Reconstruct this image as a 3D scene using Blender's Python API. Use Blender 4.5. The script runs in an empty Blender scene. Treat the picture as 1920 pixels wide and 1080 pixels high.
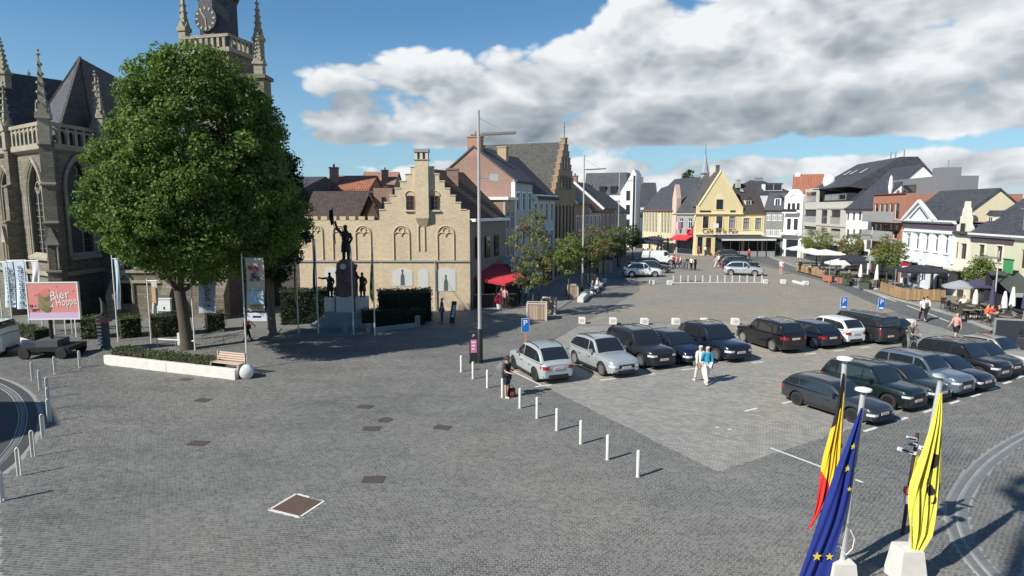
import bpy, math, random
import numpy as np
from mathutils import Vector, Matrix
random.seed(7); RNG = np.random.default_rng(11)
R = math.radians
SC = bpy.context.scene
COL = SC.collection

# ------------------------------------------------------------------ camera
HC, FPX, HORIZON = 7.8, 1180.0, 392.0          # eye height (m), focal length and horizon in photo pixels
PITCH = math.atan((540 - HORIZON) / FPX)
cam_d = bpy.data.cameras.new('camera'); cam = bpy.data.objects.new('camera', cam_d); COL.objects.link(cam)
cam_d.sensor_width = 36; cam_d.lens = 36 * FPX / 1920; cam_d.clip_end = 3000; cam_d.clip_start = 0.1
cam.location = (0, 0, HC); cam.rotation_euler = (math.pi / 2 - PITCH, 0, 0)
SC.camera = cam

# ------------------------------------------------------------------ sun, sky, exposure
SUN_EL = R(38.5); SHX, SHY = 0.82, 0.57        # shadows fall along (SHX, SHY)
sun_d = bpy.data.lights.new('sun', 'SUN'); sun = bpy.data.objects.new('sun', sun_d); COL.objects.link(sun)
sun_d.energy = 5.0; sun_d.angle = R(0.55); sun_d.color = (1, .955, .87)
sun.rotation_euler = Vector((SHX * math.cos(SUN_EL), SHY * math.cos(SUN_EL), -math.sin(SUN_EL))).to_track_quat('-Z', 'Y').to_euler()
SC.view_settings.view_transform = 'Standard'; SC.view_settings.look = 'None'
SC.view_settings.exposure = 0.32; SC.view_settings.gamma = 1.0
SC.view_settings.use_curve_mapping = False
SC.cycles.max_bounces = 6; SC.cycles.diffuse_bounces = 3; SC.cycles.glossy_bounces = 3; SC.cycles.transmission_bounces = 3
SC.cycles.transparent_max_bounces = 6; SC.cycles.use_denoising = True

class NT:
    """tiny node-tree helper"""
    def __init__(s, tree): s.t = tree; s.t.nodes.clear()
    def n(s, typ, ins=None, **kw):
        nd = s.t.nodes.new(typ)
        for k, v in kw.items(): setattr(nd, k, v)
        for k, v in (ins or {}).items():
            sk = nd.inputs[k]
            if isinstance(v, bpy.types.NodeSocket): s.t.links.new(v, sk)
            else: sk.default_value = v
        return nd
    def m(s, op, a, b=0.0, c=None, clamp=False):
        nd = s.t.nodes.new('ShaderNodeMath'); nd.operation = op; nd.use_clamp = clamp
        for i, v in enumerate((a, b) if c is None else (a, b, c)):
            if isinstance(v, bpy.types.NodeSocket): s.t.links.new(v, nd.inputs[i])
            else: nd.inputs[i].default_value = v
        return nd.outputs[0]
    def mix(s, f, a, b, blend='MIX'):
        nd = s.t.nodes.new('ShaderNodeMix'); nd.data_type = 'RGBA'; nd.blend_type = blend
        for sk, v in ((nd.inputs[0], f), (nd.inputs[6], a), (nd.inputs[7], b)):
            if isinstance(v, bpy.types.NodeSocket): s.t.links.new(v, sk)
            else: sk.default_value = v if not isinstance(v, tuple) or len(v) != 3 else (*v, 1)
        return nd.outputs[2]
    def ss(s, x, lo, hi):
        nd = s.t.nodes.new('ShaderNodeMapRange'); nd.interpolation_type = 'SMOOTHSTEP'
        s.t.links.new(x, nd.inputs[0]); nd.inputs[1].default_value = lo; nd.inputs[2].default_value = hi
        return nd.outputs[0]

world = bpy.data.worlds.new('World'); SC.world = world; world.use_nodes = True
def build_world():
    N = NT(world.node_tree)
    STR = 0.07
    sky = N.n('ShaderNodeTexSky', sky_type='NISHITA', sun_disc=False, sun_elevation=SUN_EL,
              sun_rotation=math.atan2(-SHX, -SHY), altitude=0, air_density=1.0, dust_density=.2, ozone_density=3.0)
    d = N.n('ShaderNodeTexCoord').outputs['Generated']
    X, Y, Z = N.n('ShaderNodeSeparateXYZ', {0: d}).outputs
    az = N.m('ARCTAN2', X, Y); el = N.m('ARCSINE', Z)
    cb = N.n('ShaderNodeCombineXYZ', {0: X, 1: Y, 2: N.m('MULTIPLY', Z, 1.8)}).outputs[0]
    # domain warp, then heaped (billowy) noise: three octaves of round cells over soft fbm
    wz = N.n('ShaderNodeTexNoise', {'Vector': cb, 'Scale': 7., 'Detail': 2}).outputs['Color']
    wv = N.n('ShaderNodeVectorMath', {0: N.n('ShaderNodeVectorMath', {0: wz, 1: (-.5, -.5, -.5)}, operation='ADD').outputs[0], 3: .07}, operation='SCALE').outputs[0]
    cw = N.n('ShaderNodeVectorMath', {0: cb, 1: wv}, operation='ADD').outputs[0]
    def fbm(off, det):
        v = N.n('ShaderNodeVectorMath', {0: cw, 1: off}, operation='ADD').outputs[0]
        a = N.n('ShaderNodeTexNoise', {'Vector': v, 'Scale': 3.6, 'Detail': det, 'Roughness': .55}).outputs['Fac']
        b = N.n('ShaderNodeTexVoronoi', {'Vector': v, 'Scale': 9.0, 'Detail': 2.0, 'Roughness': .5, 'Lacunarity': 2.3}, feature='F1').outputs['Distance']
        return N.m('ADD', N.m('MULTIPLY', a, .9), N.m('SUBTRACT', .17, N.m('MULTIPLY', b, .42)))
    o = (2.3, 7.9, 1.4)
    f0 = fbm(o, 6); f1 = fbm((o[0] - .022, o[1] - .01, o[2] + .05), 2)        # second look a little towards the light
    # how the clouds lie round the square: one deep bank to the right, a low row on the horizon
    left = N.ss(az, -.40, -.20)
    wrap = N.m('SUBTRACT', 1.0, N.ss(N.m('ABSOLUTE', az), 1.2, 2.0))
    top = N.m('ADD', .240, N.m('MULTIPLY', N.ss(az, -.02, .30), .13))
    bank = N.m('MULTIPLY', N.ss(N.m('SUBTRACT', top, el), -.06, .06), N.ss(el, .078, .108))
    bank = N.m('MULTIPLY', N.m('MULTIPLY', bank, left), wrap)
    low = N.m('MULTIPLY', N.m('SUBTRACT', 1.0, N.ss(el, .060, .100)), N.ss(az, -.45, -.05))
    bias = N.m('ADD', N.m('ADD', N.m('MULTIPLY', bank, .60), N.m('MULTIPLY', low, .56)), -.18)
    D0 = N.m('ADD', f0, bias)
    cover = N.ss(D0, .375, .50)
    rim = N.m('MULTIPLY', N.m('SUBTRACT', f0, f1), 1.45)
    base = N.m('MULTIPLY', N.m('SUBTRACT', 1.0, N.ss(el, .10, .215)), N.ss(el, .080, .105))      # grey flat underside of the bank
    lum = N.m('ADD', N.m('ADD', .66, rim), N.m('SUBTRACT', N.m('MULTIPLY', N.ss(D0, .95, .42), .20), N.m('MULTIPLY', base, .30)), clamp=True)
    ccol = N.n('ShaderNodeValToRGB', {0: lum}); cr = ccol.color_ramp
    cr.elements[0].position = 0.1; cr.elements[0].color = (.165, .215, .255, 1)
    cr.elements[1].position = 1.0; cr.elements[1].color = (.72, .74, .76, 1)
    cr.elements.new(.55).color = (.37, .41, .445, 1)
    sc = N.n('ShaderNodeVectorMath', {0: ccol.outputs[0], 3: 1.0 / STR}, operation='SCALE').outputs[0]
    skyc = N.mix(1.0, sky.outputs[0], (.86, 1.24, 1.38), 'MULTIPLY')
    veil = N.m('MULTIPLY', N.m('SUBTRACT', 1.0, N.ss(el, -.02, .30)), .58)
    skyc = N.mix(veil, skyc, (.30 / STR, .44 / STR, .58 / STR))
    col = N.mix(cover, skyc, sc)
    bg = N.n('ShaderNodeBackground', {'Color': col, 'Strength': STR})
    N.n('ShaderNodeOutputWorld', {'Surface': bg.outputs[0]})
    world.cycles.sampling_method = 'MANUAL'; world.cycles.sample_map_resolution = 512
build_world()

# ------------------------------------------------------------------ measuring: photo pixel -> place on the ground
_c, _s = math.cos(PITCH), math.sin(PITCH)
def ray(px, py):
    u, v = px - 960, 540 - py
    return Vector((u, v * _s + FPX * _c, v * _c - FPX * _s))
def G(px, py, z=0.0):
    d = ray(px, py); t = (z - HC) / d.z
    return Vector((d.x * t, d.y * t, z))
def PX(px, y): return (px - 960) / FPX * y * 1.0        # world x of a column at depth y (eye level)
def HT(y, py):                                         # height of a row at depth y
    d = ray(960, py); return HC + d.z * y / d.y

# ------------------------------------------------------------------ materials
MATS = {}
def lin(c):
    return tuple(x for x in c)
def _pr(name):
    m = bpy.data.materials.new(name); m.use_nodes = True
    N = NT(m.node_tree)
    b = N.n('ShaderNodeBsdfPrincipled'); N.n('ShaderNodeOutputMaterial', {'Surface': b.outputs[0]})
    return m, N, b
def flat(name, col, rough=.6, metal=0., spec=.5, coat=0., emit=None, var=.0, scale=3., rnd=0.):
    if name in MATS: return MATS[name]
    m, N, b = _pr(name)
    if var > 0:
        tc = N.n('ShaderNodeTexCoord')
        nz = N.n('ShaderNodeTexNoise', {'Vector': tc.outputs['Object'], 'Scale': scale, 'Detail': 5, 'Roughness': .65}).outputs['Fac']
        k = N.m('ADD', 1 - var, N.m('MULTIPLY', nz, 2 * var))
        cc = N.n('ShaderNodeVectorMath', {0: (*col,), 3: k}, operation='SCALE').outputs[0]
        N.t.links.new(cc, b.inputs['Base Color'])
        if rnd:
            oi = N.n('ShaderNodeObjectInfo').outputs['Random']
            k2 = N.m('MULTIPLY', k, N.m('ADD', 1 - rnd, N.m('MULTIPLY', oi, 2 * rnd)))
            N.t.links.new(k2, cc.node.inputs[3])
    else: b.inputs['Base Color'].default_value = (*col, 1)
    b.inputs['Roughness'].default_value = rough; b.inputs['Metallic'].default_value = metal
    b.inputs['Specular IOR Level'].default_value = spec; b.inputs['Coat Weight'].default_value = coat
    b.inputs['Coat Roughness'].default_value = .05
    if emit:
        b.inputs['Emission Color'].default_value = (*emit[:3], 1); b.inputs['Emission Strength'].default_value = emit[3]
    MATS[name] = m; return m
def plaster(name, col, var=.10, rough=.9):
    """painted render: faint cloudy mottling, vertical rain streaks, fine grain"""
    if name in MATS: return MATS[name]
    m, N, b = _pr(name)
    uv = N.n('ShaderNodeTexCoord').outputs['UV']
    n1 = N.n('ShaderNodeTexNoise', {'Vector': uv, 'Scale': .7, 'Detail': 5, 'Roughness': .6}).outputs['Fac']
    st = N.n('ShaderNodeMapping', {'Vector': uv, 'Scale': (2.6, .22, 1)}).outputs[0]
    n2 = N.n('ShaderNodeTexNoise', {'Vector': st, 'Scale': 1.5, 'Detail': 6, 'Roughness': .7}).outputs['Fac']
    n3 = N.n('ShaderNodeTexNoise', {'Vector': uv, 'Scale': 22, 'Detail': 3}).outputs['Fac']
    k = N.m('ADD', N.m('ADD', N.m('MULTIPLY', n1, .8), N.m('MULTIPLY', n2, .9)), N.m('MULTIPLY', n3, .3))
    k = N.m('ADD', 1 - var, N.m('MULTIPLY', k, var))
    cc = N.n('ShaderNodeVectorMath', {0: (*col,), 3: k}, operation='SCALE').outputs[0]
    N.t.links.new(cc, b.inputs['Base Color']); b.inputs['Roughness'].default_value = rough
    bp = N.n('ShaderNodeBump', {'Height': n3, 'Strength': .2, 'Distance': .02}); N.t.links.new(bp.outputs[0], b.inputs['Normal'])
    MATS[name] = m; return m
def brick(name, c1, c2, mortar, bw=.22, bh=.07, ms=.012, stain=.25, rough=.9, bump=.5, offs=.5, big=.35):
    if name in MATS: return MATS[name]
    m, N, b = _pr(name)
    uv = N.n('ShaderNodeTexCoord').outputs['UV']
    bt = N.n('ShaderNodeTexBrick', {'Vector': uv, 'Color1': (*c1, 1), 'Color2': (*c2, 1), 'Mortar': (*mortar, 1), 'Scale': 1.0,
             'Mortar Size': ms, 'Mortar Smooth': .2, 'Bias': 0., 'Brick Width': bw, 'Row Height': bh}, offset=offs)
    n1 = N.n('ShaderNodeTexNoise', {'Vector': uv, 'Scale': big, 'Detail': 6, 'Roughness': .65}).outputs['Fac']
    n2 = N.n('ShaderNodeTexNoise', {'Vector': uv, 'Scale': 5., 'Detail': 4, 'Roughness': .7}).outputs['Fac']
    k = N.m('ADD', 1 - stain, N.m('MULTIPLY', N.m('ADD', n1, n2), stain))
    cc = N.n('ShaderNodeVectorMath', {0: bt.outputs['Color'], 3: k}, operation='SCALE').outputs[0]
    N.t.links.new(cc, b.inputs['Base Color']); b.inputs['Roughness'].default_value = rough
    h = N.m('ADD', N.m('MULTIPLY', bt.outputs['Fac'], -1.), N.m('MULTIPLY', n2, .5))
    bp = N.n('ShaderNodeBump', {'Height': h, 'Strength': bump, 'Distance': .02}); N.t.links.new(bp.outputs[0], b.inputs['Normal'])
    MATS[name] = m; return m
def leafmat(name, c1, c2, c3, trans=.35):
    if name in MATS: return MATS[name]
    m, N, b = _pr(name)
    ri = N.n('ShaderNodeNewGeometry').outputs['Random Per Island']
    tc = N.n('ShaderNodeTexCoord').outputs['Object']
    nz = N.n('ShaderNodeTexNoise', {'Vector': tc, 'Scale': .9, 'Detail': 3}).outputs['Fac']
    a = N.mix(ri, c1, c2); a = N.mix(N.ss(nz, .52, .70), a, c3)
    N.t.links.new(a, b.inputs['Base Color']); b.inputs['Roughness'].default_value = .55
    b.inputs['Specular IOR Level'].default_value = .3
    tr = N.n('ShaderNodeBsdfTranslucent', {'Color': a})
    ms = N.n('ShaderNodeMixShader', {0: trans, 1: b.outputs[0], 2: tr.outputs[0]})
    out = [n for n in N.t.nodes if n.type == 'OUTPUT_MATERIAL'][0]; N.t.links.new(ms.outputs[0], out.inputs[0])
    MATS[name] = m; return m

GLASS = flat('window_glass', (.025, .032, .04), rough=.06, spec=.7)
CURT = flat('curtained_glass', (.30, .31, .31), rough=.12, spec=.6, var=.25, scale=4)
WHITE = flat('white_paint', (.78, .78, .76), rough=.55, var=.06)
CREAMT = flat('cream_trim', (.62, .58, .47), rough=.8, var=.1)
DARKW = flat('dark_joinery', (.035, .035, .04), rough=.5, var=.1)
BROWNW = flat('brown_joinery', (.09, .055, .035), rough=.6, var=.1)
STEEL = flat('brushed_steel', (.66, .66, .65), rough=.35, metal=.35)
GALV = flat('galvanised_steel', (.42, .43, .43), rough=.5, metal=.6, var=.1)
BLACK = flat('black_plastic', (.018, .018, .02), rough=.5)
RUBBER = flat('tyre_rubber', (.022, .022, .023), rough=.85, var=.1)
CONC = flat('pale_concrete', (.50, .48, .43), rough=.9, var=.16, scale=1.8)
CONCW = flat('white_concrete', (.66, .64, .59), rough=.85, var=.24, scale=2.6)
SLATE = brick('slate_roof', (.045, .048, .056), (.075, .078, .088), (.02, .02, .024), bw=.32, bh=.2, ms=.01, stain=.4, rough=.7, bump=.6)
SLATE2 = brick('weathered_slate_roof', (.07, .068, .06), (.12, .115, .10), (.03, .03, .03), bw=.24, bh=.15, ms=.012, stain=.6, bump=.7)
TILEB = brick('brown_pantile_roof', (.11, .066, .045), (.17, .10, .07), (.04, .025, .02), bw=.24, bh=.32, ms=.03, stain=.4, offs=0., bump=1.)
TILER = brick('red_tile_roof', (.40, .14, .08), (.50, .20, .115), (.11, .045, .03), bw=.24, bh=.3, ms=.03, stain=.35, offs=0., bump=1.)
BRICKY = brick('yellow_brick', (.73, .58, .365), (.59, .455, .275), (.58, .50, .38), stain=.50, ms=.010)
BRICKR = brick('brown_red_brick', (.33, .175, .125), (.25, .13, .095), (.30, .24, .20), stain=.3)
BRICKO = brick('orange_brick', (.45, .20, .12), (.36, .15, .09), (.34, .28, .23), stain=.25)
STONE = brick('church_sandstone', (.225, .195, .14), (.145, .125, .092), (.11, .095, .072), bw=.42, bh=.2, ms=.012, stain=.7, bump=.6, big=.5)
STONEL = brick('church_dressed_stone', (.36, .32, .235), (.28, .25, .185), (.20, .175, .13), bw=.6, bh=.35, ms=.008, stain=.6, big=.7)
STONESH = brick('shaded_church_stone', (.10, .09, .08), (.065, .06, .055), (.05, .045, .04), bw=.4, bh=.2, stain=.5)  # church stone darkened in its colour to stand in for shade on the nave side

# ------------------------------------------------------------------ mesh building
class M:
    def __init__(s): s.v = []; s.f = []; s.mi = []; s.k = 0
    def add(s, vs, fs):
        o = len(s.v); s.v.extend(tuple(p) for p in vs)
        s.f.extend(tuple(i + o for i in f) for f in fs); s.mi.extend([s.k] * len(fs)); return s
    def box(s, x0, x1, y0, y1, z0, z1):
        return s.add([(x0,y0,z0),(x1,y0,z0),(x1,y1,z0),(x0,y1,z0),(x0,y0,z1),(x1,y0,z1),(x1,y1,z1),(x0,y1,z1)],
                     [(0,3,2,1),(4,5,6,7),(0,1,5,4),(1,2,6,5),(2,3,7,6),(3,0,4,7)])
    def obox(s, c, size, rz=0., rx=0., ry=0.):
        q = Matrix.Rotation(rz, 3, 'Z') @ Matrix.Rotation(ry, 3, 'Y') @ Matrix.Rotation(rx, 3, 'X'); c = Vector(c); hx, hy, hz = (a / 2 for a in size)
        vs = [c + q @ Vector((x, y, z)) for z in (-hz, hz) for x, y in ((-hx,-hy),(hx,-hy),(hx,hy),(-hx,hy))]
        return s.add(vs, [(0,3,2,1),(4,5,6,7),(0,1,5,4),(1,2,6,5),(2,3,7,6),(3,0,4,7)])
    def beam(s, a, b, w, h=None, up=(0,0,1)):
        a, b = Vector(a), Vector(b); h = h or w; d = (b - a); 
        u = Vector(up)
        if abs(d.normalized().dot(u)) > .98: u = Vector((1,0,0))
        x = d.cross(u).normalized() * w / 2; y = x.cross(d).normalized() * h / 2
        vs = [p + q for p in (a, b) for q in (-x-y, x-y, x+y, -x+y)]
        return s.add(vs, [(0,3,2,1),(4,5,6,7),(0,1,5,4),(1,2,6,5),(2,3,7,6),(3,0,4,7)])
    def prism(s, poly, vec):
        """closed polygon (3-D, any plane) swept along vec"""
        poly = [Vector(p) for p in poly]; vec = Vector(vec); n = len(poly)
        nr = Vector()
        for i in range(n): nr += poly[i].cross(poly[(i + 1) % n])
        if nr.dot(vec) < 0: poly = poly[::-1]
        return s.add(poly + [p + vec for p in poly],
                     [tuple(range(n))[::-1], tuple(range(n, 2 * n))] + [(i, (i+1) % n, n + (i+1) % n, n + i) for i in range(n)])
    def cyl(s, a, b, r0, r1=None, n=10, caps=True):
        a, b = Vector(a), Vector(b); r1 = r0 if r1 is None else r1; d = (b - a).normalized()
        u = Vector((0,0,1)) if abs(d.z) < .95 else Vector((1,0,0)); x = d.cross(u).normalized(); y = d.cross(x)
        vs = []
        for p, r in ((a, r0), (b, r1)):
            for i in range(n):
                t = 2 * math.pi * i / n; vs.append(p + (x * math.cos(t) + y * math.sin(t)) * r)
        fs = [(i, n + i, n + (i+1) % n, (i+1) % n) for i in range(n)]
        if caps: fs += [tuple(range(n)), tuple(range(n, 2 * n))[::-1]]
        return s.add(vs, fs)
    def tube(s, pts, rad, n=8):
        pts = [Vector(p) for p in pts]
        if not hasattr(rad, '__len__'): rad = [rad] * len(pts)
        vs = []; ux = None
        for i, p in enumerate(pts):
            d = (pts[min(i+1, len(pts)-1)] - pts[max(i-1, 0)]).normalized()
            if ux is None:
                ux = d.cross(Vector((0,0,1)) if abs(d.z) < .9 else Vector((1,0,0))).normalized()
            ux = (ux - d * ux.dot(d)).normalized(); uy = d.cross(ux)
            for k in range(n):
                t = 2 * math.pi * k / n; vs.append(p + (ux * math.cos(t) + uy * math.sin(t)) * rad[i])
        fs = [(i*n+k, i*n+(k+1) % n, (i+1)*n+(k+1) % n, (i+1)*n+k) for i in range(len(pts)-1) for k in range(n)]
        fs += [tuple(range(n))[::-1], tuple(range((len(pts)-1)*n, len(pts)*n))]
        return s.add(vs, fs)
    def lathe(s, prof, c=(0,0,0), n=12, axis='z', a0=0.):
        """profile [(r, h)] turned about an axis through c"""
        c = Vector(c); vs = []
        for r, h in prof:
            for k in range(n):
                t = 2 * math.pi * k / n + a0; x, y = r * math.cos(t), r * math.sin(t)
                vs.append(c + (Vector((x, y, h)) if axis == 'z' else Vector((x, h, y)) if axis == 'y' else Vector((h, x, y))))
        m = len(prof)
        fs = [(i*n+k, i*n+(k+1) % n, (i+1)*n+(k+1) % n, (i+1)*n+k) for i in range(m-1) for k in range(n)]
        if prof[0][0] > 1e-5: fs.append(tuple(range(n))[::-1])
        if prof[-1][0] > 1e-5: fs.append(tuple(range((m-1)*n, m*n)))
        if axis == 'y': fs = [f[::-1] for f in fs]
        return s.add(vs, fs)
    def grid(s, rows):
        """rows of equal-length vertex lists -> quad sheet"""
        n = len(rows[0]); vs = [p for r in rows for p in r]
        return s.add(vs, [(i*n+j, i*n+j+1, (i+1)*n+j+1, (i+1)*n+j) for i in range(len(rows)-1) for j in range(n-1)])
    def mesh(s, name, mats, smooth=None, uv=True):
        me = bpy.data.meshes.new(name); me.from_pydata([tuple(v) for v in s.v], [], s.f)
        for m in (mats if isinstance(mats, (list, tuple)) else [mats]): me.materials.append(m)
        if any(s.mi): me.polygons.foreach_set('material_index', s.mi)
        if uv: box_uv(me)
        if smooth is not None: me.shade_smooth(); me.set_sharp_from_angle(angle=R(smooth))
        me.update(); return me
    def build(s, name, mat, parent=None, loc=None, rz=0., smooth=None, uv=True):
        return link(name, s.mesh(name, mat, smooth, uv), parent, loc, rz)
def box_uv(me):
    """metre-true UVs: walls get (run, height), flats get (x, y)"""
    nl = len(me.loops)
    if not nl: return
    co = np.empty(len(me.vertices) * 3); me.vertices.foreach_get('co', co); co = co.reshape(-1, 3)
    vi = np.empty(nl, dtype=np.int32); me.loops.foreach_get('vertex_index', vi)
    nr = np.empty(len(me.polygons) * 3); me.polygons.foreach_get('normal', nr); nr = nr.reshape(-1, 3)
    lt = np.empty(len(me.polygons), dtype=np.int32); me.polygons.foreach_get('loop_total', lt)
    nr = np.repeat(nr, lt, axis=0); p = co[vi]
    hor = np.hypot(nr[:, 0], nr[:, 1]); flatm = hor < .25
    tx = np.where(hor > 1e-6, -nr[:, 1] / np.maximum(hor, 1e-6), 1); ty = np.where(hor > 1e-6, nr[:, 0] / np.maximum(hor, 1e-6), 0)
    u = np.where(flatm, p[:, 0], p[:, 0] * tx + p[:, 1] * ty)
    slope = np.maximum(hor, .3)
    v = np.where(flatm, p[:, 1], p[:, 2] / slope)
    l = me.uv_layers.new(name='UVMap'); l.data.foreach_set('uv', np.stack([u, v], 1).ravel().astype(np.float32))
def link(name, me, parent=None, loc=None, rz=0.):
    o = bpy.data.objects.new(name, me); COL.objects.link(o)
    if parent: o.parent = parent
    if loc is not None: o.location = loc
    if rz: o.rotation_euler = (0, 0, rz)
    return o
def thing(name, label, cat, loc=(0,0,0), rz=0., group=None):
    o = bpy.data.objects.new(name, None); COL.objects.link(o); o.empty_display_size = .3
    o.location = loc; o.rotation_euler = (0, 0, rz); return tag(o, label, cat, group)
def tag(o, label, cat, group=None):
    o['label'] = label; o['category'] = cat
    if group: o['group'] = group
    return o
def kind(o, k, label=None):
    o['kind'] = k
    if label: o['label'] = label
    return o
def copy_tree(o, parent=None):
    c = o.copy(); COL.objects.link(c); c.parent = parent
    for ch in list(o.children): copy_tree(ch, c)
    return c
def text_mesh(body, size, ext=.006, align='CENTER'):
    cu = bpy.data.curves.new('lettering', 'FONT'); cu.body = body; cu.size = size; cu.extrude = ext
    cu.align_x = align; cu.align_y = 'CENTER'; cu.resolution_u = 2
    o = bpy.data.objects.new('lettering', cu); COL.objects.link(o)
    dg = bpy.context.evaluated_depsgraph_get(); me = bpy.data.meshes.new_from_object(o.evaluated_get(dg))
    bpy.data.objects.remove(o); bpy.data.curves.remove(cu); return me
def lettering(body, size, mat, parent, loc, rot=(math.pi/2, 0, 0), bold=0., sx=1.):
    me = TXT[body, size].copy(); me.materials.clear(); me.materials.append(mat)
    o = link('lettering', me, parent, loc); o.rotation_euler = rot; o.scale = (sx, 1, 1); return o
ORD = ['first','second','third','fourth','fifth','sixth','seventh','eighth','ninth','tenth','eleventh','twelfth']
# ================================================================== people
SKIN = flat('skin', (.52, .33, .24), rough=.6, var=.06)
def dirv(a, s=0.): return Vector((math.sin(s), -math.sin(a) * math.cos(s), -math.cos(a) * math.cos(s)))     # a: swing forward, s: sideways; facing -y
def skeleton(pose):
    J = {}; ln = pose.get('lean', 0.); pz = pose.get('pelvis', .93)
    up = Vector((0, -math.sin(ln), math.cos(ln))); P = Vector((0, pose.get('py', 0), pz)); J['pelvis'] = P; J['waist'] = P + up * .15; J['chest'] = P + up * .34; J['neck0'] = P + up * .50; J['neck1'] = P + up * .565
    hd = Vector((0, -math.sin(ln * .4 + pose.get('nod', 0)), math.cos(ln * .4 + pose.get('nod', 0)))); J['head0'] = J['neck1'] + hd * .06; J['head1'] = J['neck1'] + hd * .14; J['head2'] = J['neck1'] + hd * .21
    for sg, n in ((1, 'l'), (-1, 'r')):
        sh = P + up * .47 + Vector((sg * .175, 0, 0)); J['sh' + n] = sh
        a, e, sd = pose.get('arm' + n, (.1, .25, .12)); J['el' + n] = sh + dirv(a, sg * sd) * .28; J['wr' + n] = J['el' + n] + dirv(a + e, sg * sd * .3) * .25
        hdv = dirv(a + e * 1.1, 0); J['pa' + n] = J['wr' + n] + hdv * .08
        hp = P + Vector((sg * .092, 0, -.03)); J['hp' + n] = hp; t, k, s2 = pose.get('leg' + n, (0., 0., .03)); J['kn' + n] = hp + dirv(t, sg * s2) * .44; J['an' + n] = J['kn' + n] + dirv(t - k, sg * s2 * .5) * .41
        J['to' + n] = J['an' + n] + Vector((sg * .03, -.17 * math.cos(t - k), -.045 + .12 * math.sin(-(t - k)) * .0)); J['he' + n] = J['an' + n] + Vector((0, .04, -.05)); J['_hd' + n] = hdv
    return J
def skin_mesh(name, chains, mat, sub=1):
    """chains: list of [(point, radius), ...]; points that coincide are shared so that the surface is one piece"""
    vs, rs, es, ix = [], [], [], {}
    def vid(p, r):
        k = tuple(round(c, 4) for c in p)
        if k not in ix: ix[k] = len(vs); vs.append(tuple(p)); rs.append(r)
        return ix[k]
    for ch in chains:
        for (p, r), (q, r2) in zip(ch[:-1], ch[1:]): es.append((vid(p, r), vid(q, r2)))
    me = bpy.data.meshes.new(name); me.from_pydata(vs, es, []); o = bpy.data.objects.new('tmp', me); COL.objects.link(o)
    md = o.modifiers.new('s', 'SKIN'); md.use_smooth_shade = True; md.branch_smoothing = .5
    for i, v in enumerate(me.skin_vertices[0].data): v.radius = (rs[i], rs[i]) if not hasattr(rs[i], '__len__') else rs[i]; v.use_root = (i == 0)
    if sub: o.modifiers.new('u', 'SUBSURF').levels = sub; o.modifiers[-1].render_levels = sub
    out = bpy.data.meshes.new_from_object(o.evaluated_get(bpy.context.evaluated_depsgraph_get())); bpy.data.objects.remove(o); bpy.data.meshes.remove(me)
    out.materials.clear(); out.materials.append(mat); out.name = name; return out
_pc = {}
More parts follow.
